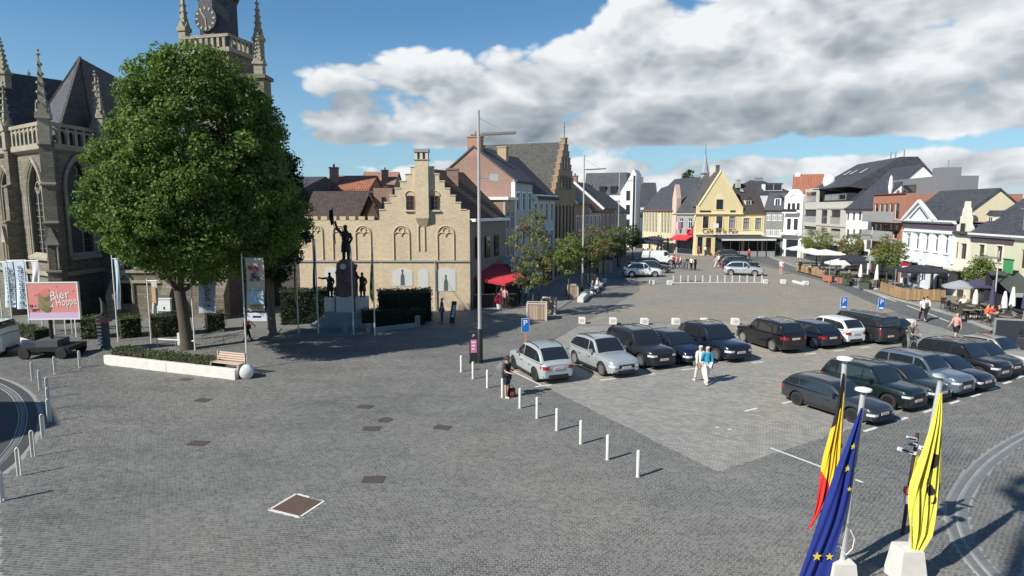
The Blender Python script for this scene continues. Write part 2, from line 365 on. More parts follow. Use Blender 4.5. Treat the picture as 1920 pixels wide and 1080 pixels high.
def person_meshes(key, pose):
    if key in _pc: return _pc[key]
    J = skeleton(pose); g = {}
    T = [(J['pelvis'], .135), (J['waist'], .12), (J['chest'], .145), (J['neck0'], .075), (J['neck1'], .060), (J['head0'], .086), (J['head1'], .106), (J['head2'], .080)]
    ch = [T]
    for n, sg in (('l', 1), ('r', -1)):
        ch.append([(J['neck0'], .075), (J['sh' + n], .062), (J['el' + n], .045), (J['wr' + n], .031), (J['pa' + n], .036)])
        ch.append([(J['pelvis'], .135), (J['hp' + n], .092), (J['kn' + n], .062), (J['an' + n], .043), (J['to' + n], .036)])
        h = J['_hd' + n]; sdw = Vector((0, 1, 0)) if abs(h.y) < .8 else Vector((1, 0, 0)); sdw = (sdw - h * sdw.dot(h)).normalized()
        for i, (o, l) in enumerate(((-.030, .065), (-.010, .080), (.010, .075), (.030, .060))):
            a = J['pa' + n] + h * .03 + sdw * o; curl = Vector((-sg * .02, 0, 0)); ch.append([(J['pa' + n], .036), (a, .009), (a + h * l * .55 + curl * .3, .0085), (a + h * l + curl, .007)])
        a = J['pa' + n] - h * .02 + sdw * -.038; ch.append([(J['pa' + n], .036), (a, .010), (a + h * .04 - sdw * .012, .008)])
    g['body'] = skin_mesh('body', ch, SKIN)
    top = [[(J['pelvis'] - Vector((0, 0, .06)), .15), (J['pelvis'] + Vector((0, 0, .03)), .155), (J['waist'], .145), (J['chest'], .168), (J['neck0'], .09)]]
    lng = [[*c] for c in top]
    for n in 'lr':
        mid = J['sh' + n].lerp(J['el' + n], .75)
        top.append([(J['neck0'], .09), (J['sh' + n], .082), (mid, .068)]); lng.append([(J['neck0'], .09), (J['sh' + n], .082), (J['el' + n], .062), (J['wr' + n], .046)])
    g['tshirt'] = skin_mesh('shirt', top, WHITE); g['jacket'] = skin_mesh('jacket', lng, WHITE)
    tr, so, sk = [], [], []
    for n in 'lr':
        tr.append([(J['pelvis'], .148), (J['hp' + n], .108), (J['kn' + n], .078), (J['an' + n] + Vector((0, 0, .02)), .06)]); so.append([(J['pelvis'], .148), (J['hp' + n], .112), (J['hp' + n].lerp(J['kn' + n], .9), .09)])
        sk.append([(J['he' + n], .044), (J['an' + n] + Vector((0, -.03, -.04)), .05), (J['to' + n] + Vector((0, -.03, 0)), .042)])
    g['trousers'] = skin_mesh('trousers', tr, WHITE); g['shorts'] = skin_mesh('shorts', so, WHITE)
    g['shoel'] = skin_mesh('shoe', [sk[0]], WHITE); g['shoer'] = skin_mesh('shoe', [sk[1]], WHITE)
    u = (J['head2'] - J['head0']).normalized(); b = Vector((0, 1, 0)); b = (b - u * b.dot(u)).normalized()
    g['hair'] = skin_mesh('hair', [[(J['head0'] + b * .05 + u * .02, .072), (J['head1'] + b * .035 + u * .02, .108), (J['head2'] + b * .01 + u * .018, .088)]], WHITE)
    m = M(); f = -b
    for s in (-1, 1): m.obox(J['head1'] + f * .085 + Vector((s * .033, 0, 0)) - u * .01, (.022, .012, .012))
    g['eyes'] = m.mesh('eyes', BLACK, uv=False)
    m = M(); c = J['head1'] + f * .10 - u * .03; m.prism([c + Vector((-.014, 0, 0)), c + Vector((.014, 0, 0)), c + u * .05 - f * .012], tuple(f * .022)); m.obox(J['head1'] + f * .083 - u * .068, (.05, .014, .012)); g['nose'] = m.mesh('nose', SKIN, uv=False)
    g['J'] = J; _pc[key] = g; return g
POSES = dict(stand={}, hold=dict(arml=(.15, 1.25, .1), armr=(.12, 1.3, .1), nod=.25), walk=dict(legl=(.38, .12, .02), legr=(-.30, .25, .02), arml=(-.35, .3, .12), armr=(.4, .35, .12), lean=.05), walk2=dict(legl=(-.28, .22, .02), legr=(.34, .1, .02), arml=(.3, .4, .12), armr=(-.3, .3, .12), lean=.05),
             sit=dict(pelvis=.50, legl=(1.45, 1.5, .08), legr=(1.5, 1.45, .08), arml=(.7, .8, .1), armr=(.8, .7, .1), lean=.12), ride=dict(pelvis=.98, legl=(1.15, 1.2, .05), legr=(.45, .55, .05), arml=(.95, .15, .1), armr=(.95, .15, .1), lean=.28))
for _k in POSES: person_meshes(_k, POSES[_k])        # grown early, while the scene is still empty
TXT = {}
for _b, _z in (('Café de la Paix', 1.15), ('P', .22), ('P', .46), ('poperinge', .62), ('poperinge', .50), ('Bier', .62), ('& Hoppe', .62), ('18 + 20', .2), ('SEPT', .2), ('CAFÉ', .5)): TXT[_b, _z] = text_mesh(_b, _z)
# ================================================================== the ground
def inpoly(P, poly):
    x, y = P[:, 0], P[:, 1]; ins = np.zeros(len(P), bool); n = len(poly)
    for i in range(n):
        x0, y0 = poly[i][0], poly[i][1]; x1, y1 = poly[(i + 1) % n][0], poly[(i + 1) % n][1]
        if y0 == y1: continue
        c = ((y0 > y) != (y1 > y)) & (x < (x1 - x0) * (y - y0) / (y1 - y0) + x0); ins ^= c
    return ins
def sett_mat(name, c1, c2, mortar, bw, bh, ang, wear, bump=.6, big=.09, tint=None):
    m, N, b = _pr(name)
    ob = N.n('ShaderNodeTexCoord').outputs['Object']
    rot = N.n('ShaderNodeMapping', {'Vector': ob, 'Rotation': (0, 0, -ang)}).outputs[0]
    wob = N.n('ShaderNodeTexNoise', {'Vector': rot, 'Scale': .5, 'Detail': 2}).outputs['Color']
    wv = N.n('ShaderNodeVectorMath', {0: wob, 1: (-.5, -.5, -.5)}, operation='ADD').outputs[0]
    wv = N.n('ShaderNodeVectorMath', {0: wv, 3: .16}, operation='SCALE').outputs[0]
    rv = N.n('ShaderNodeVectorMath', {0: rot, 1: wv}, operation='ADD').outputs[0]
    bt = N.n('ShaderNodeTexBrick', {'Vector': rv, 'Color1': (*c1, 1), 'Color2': (*c2, 1), 'Mortar': (*mortar, 1), 'Scale': 1.,
             'Mortar Size': .007, 'Mortar Smooth': .3, 'Brick Width': bw, 'Row Height': bh}, offset=.5)
    n1 = N.n('ShaderNodeTexNoise', {'Vector': ob, 'Scale': big, 'Detail': 6, 'Roughness': .62}).outputs['Fac']
    n2 = N.n('ShaderNodeTexNoise', {'Vector': ob, 'Scale': .9, 'Detail': 5, 'Roughness': .7}).outputs['Fac']
    st = N.n('ShaderNodeMapping', {'Vector': rot, 'Scale': (.55, 3.0, 1)}).outputs[0]
    n3 = N.n('ShaderNodeTexNoise', {'Vector': st, 'Scale': 1.1, 'Detail': 6, 'Roughness': .75}).outputs['Fac']
    n4 = N.n('ShaderNodeTexNoise', {'Vector': N.n('ShaderNodeMapping', {'Vector': rot, 'Scale': (.5, 1.6, 1)}).outputs[0], 'Scale': 5.5, 'Detail': 3}).outputs['Fac']
    k = N.m('ADD', N.m('ADD', N.m('MULTIPLY', n1, 1.0), N.m('MULTIPLY', n2, .6)), N.m('ADD', N.m('MULTIPLY', n3, 1.1), N.m('MULTIPLY', n4, .9)))
    k = N.m('ADD', 1 - wear * 1.8, N.m('MULTIPLY', k, wear))
    cc = N.n('ShaderNodeVectorMath', {0: bt.outputs['Color'], 3: k}, operation='SCALE').outputs[0]
    if tint: cc = N.mix(N.ss(n1, .42, .64), cc, N.mix(1., cc, tint, 'MULTIPLY'))
    N.t.links.new(cc, b.inputs['Base Color']); b.inputs['Roughness'].default_value = .72
    b.inputs['Specular IOR Level'].default_value = .35
    h = N.m('ADD', N.m('MULTIPLY', bt.outputs['Fac'], -1.), N.m('MULTIPLY', n4, .6))
    bp = N.n('ShaderNodeBump', {'Height': h, 'Strength': bump, 'Distance': .02}); N.t.links.new(bp.outputs[0], b.inputs['Normal'])
    MATS[name] = m; return m
PANG = R(-7)
SETT_G = sett_mat('grey_setts', (.128, .129, .125), (.198, .196, .186), (.26, .256, .242), .132, .09, PANG, .62, tint=(1.02, .97, .90))
SETT_P = sett_mat('parking_setts', (.26, .255, .235), (.35, .338, .305), (.15, .143, .128), .2, .14, R(-22), .60, tint=(1.06, .98, .86))
SETT_Z = sett_mat('plaza_setts', (.255, .242, .212), (.32, .30, .258), (.155, .142, .12), .2, .14, R(10), .60, tint=(1.08, .98, .86))
SETT_R = sett_mat('street_setts', (.125, .128, .126), (.17, .172, .168), (.07, .07, .07), .2, .12, R(60), .5)
ASPH = flat('dark_asphalt', (.055, .056, .058), rough=.85, var=.25, scale=6)
PAVE = sett_mat('pavement_slabs', (.20, .195, .18), (.25, .24, .22), (.10, .095, .09), .4, .4, R(70), .5)
KERB = flat('kerb_concrete', (.30, .30, .285), rough=.9, var=.2, scale=2.2, rnd=.12)
KERBB = flat('blue_stone_channel', (.15, .162, .168), rough=.75, var=.2, scale=3, rnd=.1)
LINE = flat('road_paint', (.62, .62, .58), rough=.8, var=.3, scale=6)

def sheet(name, pts, z, mat, parent=None):
    m = M(); m.add([(p[0], p[1], z) for p in pts], [tuple(range(len(pts)))])
    o = m.build(name, mat, parent)
    if o.data.polygons[0].normal.z < 0: o.data.flip_normals()
    if not parent: kind(o, 'structure')
    return o
ground = sheet('ground', [(-900, -200), (900, -200), (900, 1500), (-900, 1500)], 0, SETT_G)
# light parking setts in front, tan plaza behind, street along the right-hand houses
q = [G(*p) for p in ((950, 690), (1345, 885), (1920, 700))]
far_r = q[1] + (q[2] - q[1]) * 1.35
park_poly = [q[0], q[1], far_r, far_r + Vector((-4.0, 13.5, 0)), G(1400, 600), G(1085, 612)]
parking = sheet('parking_paving', park_poly, .014, SETT_P)
plaza_poly = [G(1085, 612) + Vector((0, .05, 0)), G(1400, 600) + Vector((0, .05, 0)), G(1600, 592), G(1690, 585), G(1560, 531), G(1290, 466), G(1245, 466), G(1195, 520), G(1200, 545)]; plaza = sheet('plaza_paving', plaza_poly, .018, SETT_Z)
KL = [(1395, 470), (1440, 480), (1500, 503), (1560, 523), (1660, 556), (1740, 577), (1790, 592), (1860, 618), (1920, 642), (2060, 700)]
street_poly = [G(*p) for p in KL] + [G(*p) for p in ((2060, 735), (1920, 672), (1740, 605), (1640, 571), (1540, 527), (1440, 496), (1330, 466))]; street = sheet('street', street_poly, .022, SETT_R)
# raised pavement in front of the right-hand houses, with real kerb stones
RP0, RP1 = Vector((45.8, 100, 0)), Vector((37.2, 40, 0))     # foot of the right-hand facades
def kerb_run(name, pts, mat, w=.3, h=.13, z0=-.02, step=1.0, parent=None, gap=.012, piece='kerb_stone', maxn=400):
    root = parent or kind(thing(name, '', 'kerb'), 'structure')
    for k in ('label', 'category'):
        if k in root: del root[k]
    cache = {}
    pts = [Vector(p) for p in pts]; n = 0
    for a, b in zip(pts[:-1], pts[1:]):
        d = (b - a); L = d.length; c = max(1, round(L / step)); sl = L / c
        key = round(sl, 2)
        if key not in cache:
            m = M(); bv = .02
            m.prism([(-sl/2 + gap, -w/2, z0), (-sl/2 + gap, w/2, z0), (-sl/2 + gap, w/2, h - bv), (-sl/2 + gap, w/2 - bv, h), (-sl/2 + gap, -w/2 + bv, h), (-sl/2 + gap, -w/2, h - bv)], (sl - 2*gap, 0, 0))
            cache[key] = m.mesh(piece, mat)
        for i in range(c):
            p = a + d * ((i + .5) / c)
            o = link(piece, cache[key], root, p, math.atan2(d.y, d.x)); n += 1
    return root
def pave_top(name, pts, h, mat):
    m = M(); m.prism([(p[0], p[1], -.05) for p in pts], (0, 0, h + .05)); return kind(m.build(name, mat), 'structure')
kr = [G(*p) for p in KL]
pave_top('pavement_right', kr + [Vector((60, 25, 0)), Vector((75, 118, 0)), Vector((46, 118, 0))], .118, PAVE)
kerb_run('kerb', [p + Vector((-.17, 0, 0)) for p in kr], KERB, w=.34, step=1.2)
# smaller terrace kerb, front of the bistro tents
kl2 = [G(*p) for p in ((880, 585), (985, 606), (1040, 585), (1085, 556), (1130, 528), (1150, 505), (1180, 478))]
pave_top('pavement_left', kl2 + [G(1180, 478) + Vector((-14, 6, 0)), Vector((-12, 62, 0)), G(870, 582) + Vector((-.5, 4, 0))], .05, PAVE)
# concrete channel, curved, bottom right and bottom left
def arc_pts(pp, n=28):
    P = [G(*p) for p in pp]; out = []
    for i in range(len(P) - 1):
        p0, p1, p2, p3 = P[max(i-1, 0)], P[i], P[i+1], P[min(i+2, len(P)-1)]
        for k in range(n // len(P) + 1):
            t = k / (n // len(P) + 1)
            out.append(.5 * ((2*p1) + (p2-p0)*t + (2*p0-5*p1+4*p2-p3)*t*t + (-p0+3*p1-3*p2+p3)*t**3))
    out.append(P[-1]); return out
def offset(pts, d):
    out = []
    for i, p in enumerate(pts):
        t = (pts[min(i+1, len(pts)-1)] - pts[max(i-1, 0)]).normalized(); out.append(p + Vector((t.y, -t.x, 0)) * d)
    return out
ARC_R = arc_pts([(2010, 780), (1920, 815), (1845, 862), (1797, 918), (1783, 965), (1800, 1020), (1850, 1085), (1960, 1190)], 40)
ARC_L = arc_pts([(-120, 690), (-30, 712), (22, 737), (42, 770), (38, 810), (18, 845), (-30, 890), (-150, 960)], 40)
for nm, A, sg in (('channel_kerb', ARC_R, 1), ('roundabout_kerb', ARC_L, 1)):
    r_ = kind(bpy.data.objects.new(nm, None), 'structure'); COL.objects.link(r_)
    kerb_run(nm, offset(A, -.125), KERB, w=.06, h=.024, step=.8, parent=r_)
    kerb_run(nm, A, KERBB, w=.18, h=.016, step=.8, parent=r_, piece='channel_stone')
    kerb_run(nm, offset(A, .125), KERB, w=.06, h=.024, step=.8, parent=r_)
    if nm == 'channel_kerb': kerb_run(nm, offset(A, -.26), KERBB, w=.20, h=.014, step=.8, parent=r_, piece='channel_stone')
sheet('lane', [p for p in offset(ARC_L, -.45)], .014, ASPH)

# ---- painted marks
def mark(a, b, w=.12, z=.019):
    a, b = Vector(a), Vector(b); d = (b - a); mid = (a + b) / 2
    m = M(); m.box(-d.length/2, d.length/2, -w/2, w/2, 0, .0015)
    o = m.build('road_marking', LINE, ground, Vector((mid.x, mid.y, z)), math.atan2(d.y, d.x)); return o
ZS = .022
mark(G(1445, 841), G(1618, 906), .10, .022)
rowdir = (q[2] - q[1]).normalized()
for p in ((1632, 806), (1691, 787), (1742, 771), (1790, 755), (1830, 742), (1861, 730), (1889, 718), (1912, 708)):
    g = G(*p); mark(g - rowdir * .4, g + rowdir * .4, .14)
for p in ((1477, 755), (1408, 769), (1566, 726)):
    g = G(*p); mark(g - rowdir * .35, g + rowdir * .35, .13)
r1 = (G(1400, 676) - G(1170, 703)).normalized()
for p in ((1019, 724), (1140, 712), (1216, 703), (1290, 693), (1420, 680), (1520, 664), (1575, 658), (1622, 652), (1672, 643)):
    g = G(*p); mark(g - r1 * .4, g + r1 * .4, .14)
mark(G(955, 694), G(1015, 723), .09)
for p in ((1345, 802), (1368, 806)):            # worn paint remains
    g = G(*p); mark(g - rowdir * .09, g + rowdir * .09, .08)
for a, b in (((1500, 498), (1560, 519)), ((1600, 537), (1680, 566)), ((1700, 573), (1780, 604)), ((1455, 487), (1490, 496))):
    mark(G(*a), G(*b), .14, .026)
for a, b in (((1450, 885), (1490, 893)), ((1640, 870), (1760, 905)), ((1480, 900), (1560, 930)), ((1600, 940), (1690, 978))):
    mark(G(*a), G(*b), .10, .021).data.materials[0] = KERBB

# ---- covers let into the paving
RUST = flat('rusty_steel_plate', (.105, .068, .052), rough=.8, var=.3, scale=9)
IRON = flat('cast_iron_cover', (.075, .062, .058), rough=.7, var=.3, scale=12)
cov = thing('pit_cover', 'large brown steel pit cover framed by white strips in the foreground paving', 'cover', (0, 0, 0))
cp = [G(*p) for p in ((510, 956), (556, 929), (603, 942), (562, 969))]; cc = sum(cp, Vector()) / 4
cov.location = cc; M().prism([p - cc + Vector((0, 0, .0)) for p in cp], (0, 0, .026)).build('plate', RUST, cov)
for i in range(4):
    a, b = cp[i] - cc, cp[(i + 1) % 4] - cc
    if i == 1: b = a + (b - a) * .55
    n_ = Vector((b.y - a.y, a.x - b.x, 0)).normalized() * .04
    if n_.dot((a + b) / 2) < 0: n_ = -n_
    e = (b - a).normalized() * .06
    M().beam(a + n_ + Vector((0, 0, .012)) - e, b + n_ + Vector((0, 0, .012)) + (e if i != 1 else -e), .065, .03).build('white_strip', CONCW, cov)
CLAB = ['nearest the long white planter', 'far left alone in the paving', 'behind the large framed cover, nearest it', 'rightmost of the covers, towards the bollards', 'upper of the close pair',
        'lower of the close pair', 'pale and farthest of the middle covers', 'faint one in front of the white planter wall']
for i, (p, s_) in enumerate(zip(((380, 751), (372, 832), (700, 900), (830, 802), (722, 788), (697, 804), (685, 763), (348, 712)), (.62, .62, .62, .6, .55, .6, .6, .55))):
    g = G(*p); t = thing('manhole_cover', 'rusty iron cover in the setts, ' + CLAB[i], 'manhole cover', g, R(-18 + 9 * (i % 3)), 'iron covers in the paving')
    k = s_ * .5
    if i == 4: M().lathe([(k, 0), (k, .024), (k * .9, .024), (k * .9, .020), (0.0, .020)], n=20).build('lid', IRON, t)
    else: M().box(-k, k, -k * .75, k * .75, 0, .022).build('lid', IRON, t)
    M().box(-k * .8, k * .8, -.012, .012, .02, .026).build('rib', RUST, t)

# ---- real setts in the foreground
def build_setts():
    ca, sa = math.cos(PANG), math.sin(PANG); bw, bh = .132, .09
    YF = 41.
    rows = []
    vmin, vmax = 8.0, 47.0
    for r in range(int(vmin / bh), int(vmax / bh)):
        v = r * bh; off = (r % 2) * bw * .5 + RNG.uniform(-.02, .02)
        us = np.arange(-42, 42, bw) + off
        rows.append(np.stack([us, np.full_like(us, v)], 1))
    P = np.concatenate(rows); W = np.stack([P[:, 0] * ca - P[:, 1] * sa, P[:, 0] * sa + P[:, 1] * ca], 1)
    keep = (W[:, 1] > 11.6) & (W[:, 1] < YF) & (np.abs(W[:, 0]) < W[:, 1] * .835 + .4)
    W = W[keep]
    grow = lambda poly, k: [(p[0] + (p[0] - sum(a[0] for a in poly) / len(poly)) * k, p[1] + (p[1] - sum(a[1] for a in poly) / len(poly)) * k) for p in poly]
    bad = inpoly(W, [(p.x, p.y) for p in park_poly]) | inpoly(W, grow([(p.x, p.y) for p in cp], .22))
    for A, lo, hi in ((ARC_R, -.37, .16), (ARC_L, -.6, .16)):
        for a, b in zip(A[:-1], A[1:]):
            d = (b - a); L = d.length; d = d / L; rx, ry = W[:, 0] - a.x, W[:, 1] - a.y; u = rx * d.x + ry * d.y; v = rx * d.y - ry * d.x
            bad |= (u > -.05) & (u < L + .05) & (v > lo) & (v < hi)
    bad |= inpoly(W, [(p.x, p.y) for p in plaza_poly]) | inpoly(W, [(p.x, p.y) for p in street_poly]) | inpoly(W, [(p.x, p.y) for p in kr] + [(60, 25), (75, 118)])
    bad |= inpoly(W, [(p.x, p.y) for p in ARC_L])
    W = W[~bad]
    # edge setts only where the view starts
    n = len(W); l = bw * .5 - .0085 + RNG.uniform(-.004, .003, n); h = bh * .5 - .0075 + RNG.uniform(-.003, .002, n)
    ang = PANG + RNG.normal(0, .02, n); z = .0115 + RNG.uniform(-.0025, .003, n); tx = RNG.normal(0, .012, n); ty = RNG.normal(0, .014, n)
    base = np.array([[-1,-1,0],[1,-1,0],[1,1,0],[-1,1,0],[-1,-1,1],[1,-1,1],[1,1,1],[-1,1,1]], float)
    faces = np.array([[4,5,6,7],[0,1,5,4],[1,2,6,5],[2,3,7,6],[3,0,4,7]])
    inset = np.where(base[:, 2] > 0, .96, 1.0)
    lx = base[None, :, 0] * l[:, None] * inset; ly = base[None, :, 1] * h[:, None] * inset
    X = lx * np.cos(ang)[:, None] - ly * np.sin(ang)[:, None] + W[:, 0:1]
    Y = lx * np.sin(ang)[:, None] + ly * np.cos(ang)[:, None] + W[:, 1:2]
    Z = np.where(base[None, :, 2] > 0, z[:, None] + lx * tx[:, None] + ly * ty[:, None], .001)
    V = np.stack([X, Y, Z], 2)
    m, N, b = _pr('foreground_setts')
    gi = N.n('ShaderNodeNewGeometry'); ri = gi.outputs['Random Per Island']; oi = N.n('ShaderNodeObjectInfo').outputs['Random']
    pos = gi.outputs['Position']
    n1 = N.n('ShaderNodeTexNoise', {'Vector': pos, 'Scale': .09, 'Detail': 6, 'Roughness': .62}).outputs['Fac']
    n2 = N.n('ShaderNodeTexNoise', {'Vector': pos, 'Scale': .9, 'Detail': 5, 'Roughness': .7}).outputs['Fac']
    n3 = N.n('ShaderNodeTexNoise', {'Vector': pos, 'Scale': 26., 'Detail': 3, 'Roughness': .6}).outputs['Fac']
    rr = N.m('FRACT', N.m('ADD', ri, oi))
    col = N.mix(rr, (.103, .105, .102), (.170, .170, .162))
    n4 = N.n('ShaderNodeTexNoise', {'Vector': N.n('ShaderNodeMapping', {'Vector': pos, 'Rotation': (0, 0, .35), 'Scale': (.5, 2.2, 1)}).outputs[0], 'Scale': .35, 'Detail': 4}).outputs['Fac']
    k = N.m('ADD', N.m('ADD', N.m('MULTIPLY', n1, 1.5), N.m('MULTIPLY', n2, .75)), N.m('ADD', N.m('MULTIPLY', n4, .7), N.m('MULTIPLY', n3, .5))); k = N.m('ADD', -.60, N.m('MULTIPLY', k, .96))
    cc = N.n('ShaderNodeVectorMath', {0: col, 3: k}, operation='SCALE').outputs[0]
    cc = N.mix(N.ss(n1, .42, .64), cc, N.mix(1., cc, (1.02, .97, .90), 'MULTIPLY'))
    N.t.links.new(cc, b.inputs['Base Color']); b.inputs['Roughness'].default_value = .7; b.inputs['Specular IOR Level'].default_value = .35
    bp = N.n('ShaderNodeBump', {'Height': n3, 'Strength': .35, 'Distance': .01}); N.t.links.new(bp.outputs[0], b.inputs['Normal'])
    dist = np.hypot(W[:, 0], W[:, 1]) + np.where(np.abs(W[:, 0]) > W[:, 1] * .80, 99, 0) + np.where(W[:, 1] < 12.75, 99, 0)
    order = np.argsort(dist); near = order[:300]; rest = order[300:]
    # near ones: objects that share twelve meshes
    variants = []
    for i in near[:12]:
        me = bpy.data.meshes.new('paving_stone'); c = np.array([W[i, 0], W[i, 1], 0])
        me.from_pydata([tuple(a) for a in (V[i] - c)], [], [tuple(f) for f in faces]); me.materials.append(m); variants.append(me)
    for j, i in enumerate(near):
        link('paving_stone', variants[j % 12], ground, (W[i, 0], W[i, 1], 0))
    Vr = V[rest].reshape(-1, 3); nf = len(rest)
    F = (faces[None] + (np.arange(nf) * 8)[:, None, None]).reshape(-1, 4)
    me = bpy.data.meshes.new('paving_stones'); me.vertices.add(len(Vr)); me.vertices.foreach_set('co', Vr.ravel())
    me.loops.add(F.size); me.loops.foreach_set('vertex_index', F.ravel().astype(np.int32))
    me.polygons.add(len(F)); me.polygons.foreach_set('loop_start', (np.arange(len(F)) * 4).astype(np.int32))
    me.update(calc_edges=True); me.shade_flat(); me.materials.append(m)
    o = link('paving_stones', me, ground); o['kind'] = 'stuff'
    # the sand bed the setts lie in
    bed = flat('pale_joint_mortar', (.275, .27, .252), rough=1., var=.3, scale=.6)
    m_ = M(); m_.add([(-36, 11.4, .007), (36, 11.4, .007), (36, YF, .007), (-36, YF, .007)], [(0, 1, 2, 3)]); m_.build('sand_bed', bed, ground)
build_setts()
# ================================================================== houses
_wc = {}
def win_mesh(w, h, nv, nh, fm, fr=.07, transom=None):
    key = (round(w, 2), round(h, 2), nv, nh, fm.name, transom)
    if key in _wc: return _wc[key]
    w, h = round(w, 2), round(h, 2); m = M(); d = .07
    fr = min(fr, w * .14)
    m.box(0, fr, 0, d, 0, h); m.box(w - fr, w, 0, d, 0, h); m.box(fr, w - fr, 0, d, 0, fr); m.box(fr, w - fr, 0, d, h - fr, h)
    for i in range(1, nv): x = w * i / nv; m.box(x - fr * .4, x + fr * .4, .008, d - .008, fr, h - fr)
    for i in range(1, nh): z = h * i / nh; m.box(fr, w - fr, .012, d - .012, z - fr * .35, z + fr * .35)
    if transom: z = h * transom; m.box(fr, w - fr, .004, d - .004, z - fr * .5, z + fr * .5)
    me = m.mesh('window', fm)
    p = M(); p.box(fr, w - fr, .03, .04, fr, h - fr); pm = p.mesh('pane', GLASS)
    p = M(); p.box(fr, w - fr, .03, .04, fr, h - fr); pc = p.mesh('pane', CURT)
    _wc[key] = (me, pm, pc); return _wc[key]
def window(parent, x0, x1, z0, z1, y=.09, fm=WHITE, nv=2, nh=1, transom=.7, curtain=0., sill=None, sur=None, sw=.12, arch=0.):
    me, pm, pc = win_mesh(x1 - x0, z1 - z0, nv, nh, fm, transom=transom)
    o = link('window', me, parent, (x0, y, z0))
    link('pane', pc if random.random() < curtain else pm, o)
    w, h = x1 - x0, z1 - z0
    if sill: M().box(-.08, w + .08, -y - .10, .0, -.09, -.001).build('sill', sill, o)
    if sur:
        m = M(); yy = -y - .05
        m.box(-sw, -.002, yy, -y + .01, 0, h); m.box(w + .002, w + sw, yy, -y + .01, 0, h); m.box(-sw, w + sw, yy, -y + .01, h + .002, h + sw)
        if arch: m.prism([(-sw, yy, h + sw), (w + sw, yy, h + sw), (w * .75, yy, h + sw + arch), (w * .5, yy, h + sw + arch * 1.35), (w * .25, yy, h + sw + arch)], (0, .05, 0))
        m.build('surround', sur, o)
    return o
def cut_wall(parent, w, h, holes, mat, t=.2, x_off=0., z_off=0., name='wall'):
    xs = sorted({0., w, *[a for hh in holes for a in (hh[0], hh[1])]}); zs = sorted({0., h, *[a for hh in holes for a in (hh[2], hh[3])]})
    xs = [x for x in xs if -1e-6 <= x <= w + 1e-6]; zs = [z for z in zs if -1e-6 <= z <= h + 1e-6]
    m = M()
    for i in range(len(xs) - 1):
        for j in range(len(zs) - 1):
            cx, cz = (xs[i] + xs[i+1]) / 2, (zs[j] + zs[j+1]) / 2
            if any(a < cx < b and c < cz < d for a, b, c, d in holes): continue
            m.add([(xs[i], 0, zs[j]), (xs[i+1], 0, zs[j]), (xs[i+1], 0, zs[j+1]), (xs[i], 0, zs[j+1])], [(0, 1, 2, 3)])
    for a, b, c, d in holes:
        a, b, c, d = max(a, 0), min(b, w), max(c, 0), min(d, h)
        m.add([(a,0,c),(b,0,c),(b,0,d),(a,0,d),(a,t,c),(b,t,c),(b,t,d),(a,t,d)], [(0,4,5,1),(1,5,6,2),(2,6,7,3),(3,7,4,0)])
    m.add([(0,0,0),(w,0,0),(w,0,h),(0,0,h),(0,t,0),(w,t,0),(w,t,h),(0,t,h)], [(1,5,6,2),(2,6,7,3),(3,7,4,0)])
    for v in range(len(m.v)): m.v[v] = (m.v[v][0] + x_off, m.v[v][1], m.v[v][2] + z_off)
    return m.build(name, mat, parent)
class Front:
    """a facade plane between two ground points; L() turns a photo pixel into (run, height) on it"""
    def __init__(s, p0, p1):
        s.p0, s.p1 = Vector((p0[0], p0[1], 0)), Vector((p1[0], p1[1], 0)); s.d = (s.p1 - s.p0).normalized(); s.w = (s.p1 - s.p0).length
        s.rz = math.atan2(s.d.y, s.d.x); s.n = Vector((s.d.y, -s.d.x, 0))
    def L(s, px, py):
        r = ray(px, py); o = Vector((0, 0, HC)); t = (s.p0 - o).dot(s.n) / r.dot(s.n); p = o + r * t
        return (p - s.p0).dot(s.d), p.z
    def rect(s, a, b, c, d):
        x0 = s.L(a, (b + d) / 2)[0]; x1 = s.L(c, (b + d) / 2)[0]; mx = (a + c) / 2
        return x0, x1, s.L(mx, d)[1], s.L(mx, b)[1]
def begin(F, name, label, cat='house'): return thing(name, label, cat, F.p0, F.rz)
def body(t, w, depth, h, mat, y=.2, name='side_wall'):
    return M().box(0.003, w - .003, y, depth, 0, h - .003).build(name, mat, t)
def facade(t, F, h, wins, mat, w=None, depth=8., sidemat=None, **kw):
    """wins: list of (rect | pixel rect, kwargs)"""
    w = w or F.w; holes = []; W = []
    for r in wins:
        opt = dict(kw); opt.update(r[1]) if len(r) > 1 else None
        x0, x1, z0, z1 = F.rect(*r[0]) if r[0][0] > 200 else r[0]
        x0, x1, z0, z1 = max(x0, .06), min(x1, w - .06), max(z0, .02), min(z1, h - .06)
        if x1 - x0 < .15 or z1 - z0 < .15: continue
        holes.append((x0, x1, z0, z1)); W.append((x0, x1, z0, z1, opt))
    cut_wall(t, w, h, holes, mat)
    body(t, w, depth, h, sidemat or mat)
    for x0, x1, z0, z1, o in W:
        typ = o.pop('typ', 'w')
        if typ == 'w': window(t, x0, x1, z0, z1, **o)
        elif typ == 'door':
            d = M().box(x0, x1, .1, .16, z0, z1).build('door', o.get('fm', BROWNW), t)
            M().box(x0 + .1, x1 - .1, .09, .099, z0 + (z1 - z0) * .45, z1 - .15).build('pane', GLASS, d)
        elif typ == 'shop':
            o.pop('fm', None); window(t, x0, x1, z0, z1, fm=DARKW, nv=max(2, int((x1 - x0) / 1.2)), transom=.82, y=.12)
        elif typ == 'loggia':
            M().box(x0, x1, .199, .21, z0, z1).build('balcony_back', DARKW, t)
            g = M(); g.box(x0, x1, .02, .05, z0, z0 + .95); g.build('balcony_glass', CURT, t)
            r_ = M().box(x0, x1, .0, .07, z0 + .95, z0 + 1.02).build('rail', DARKW, t)
    return w
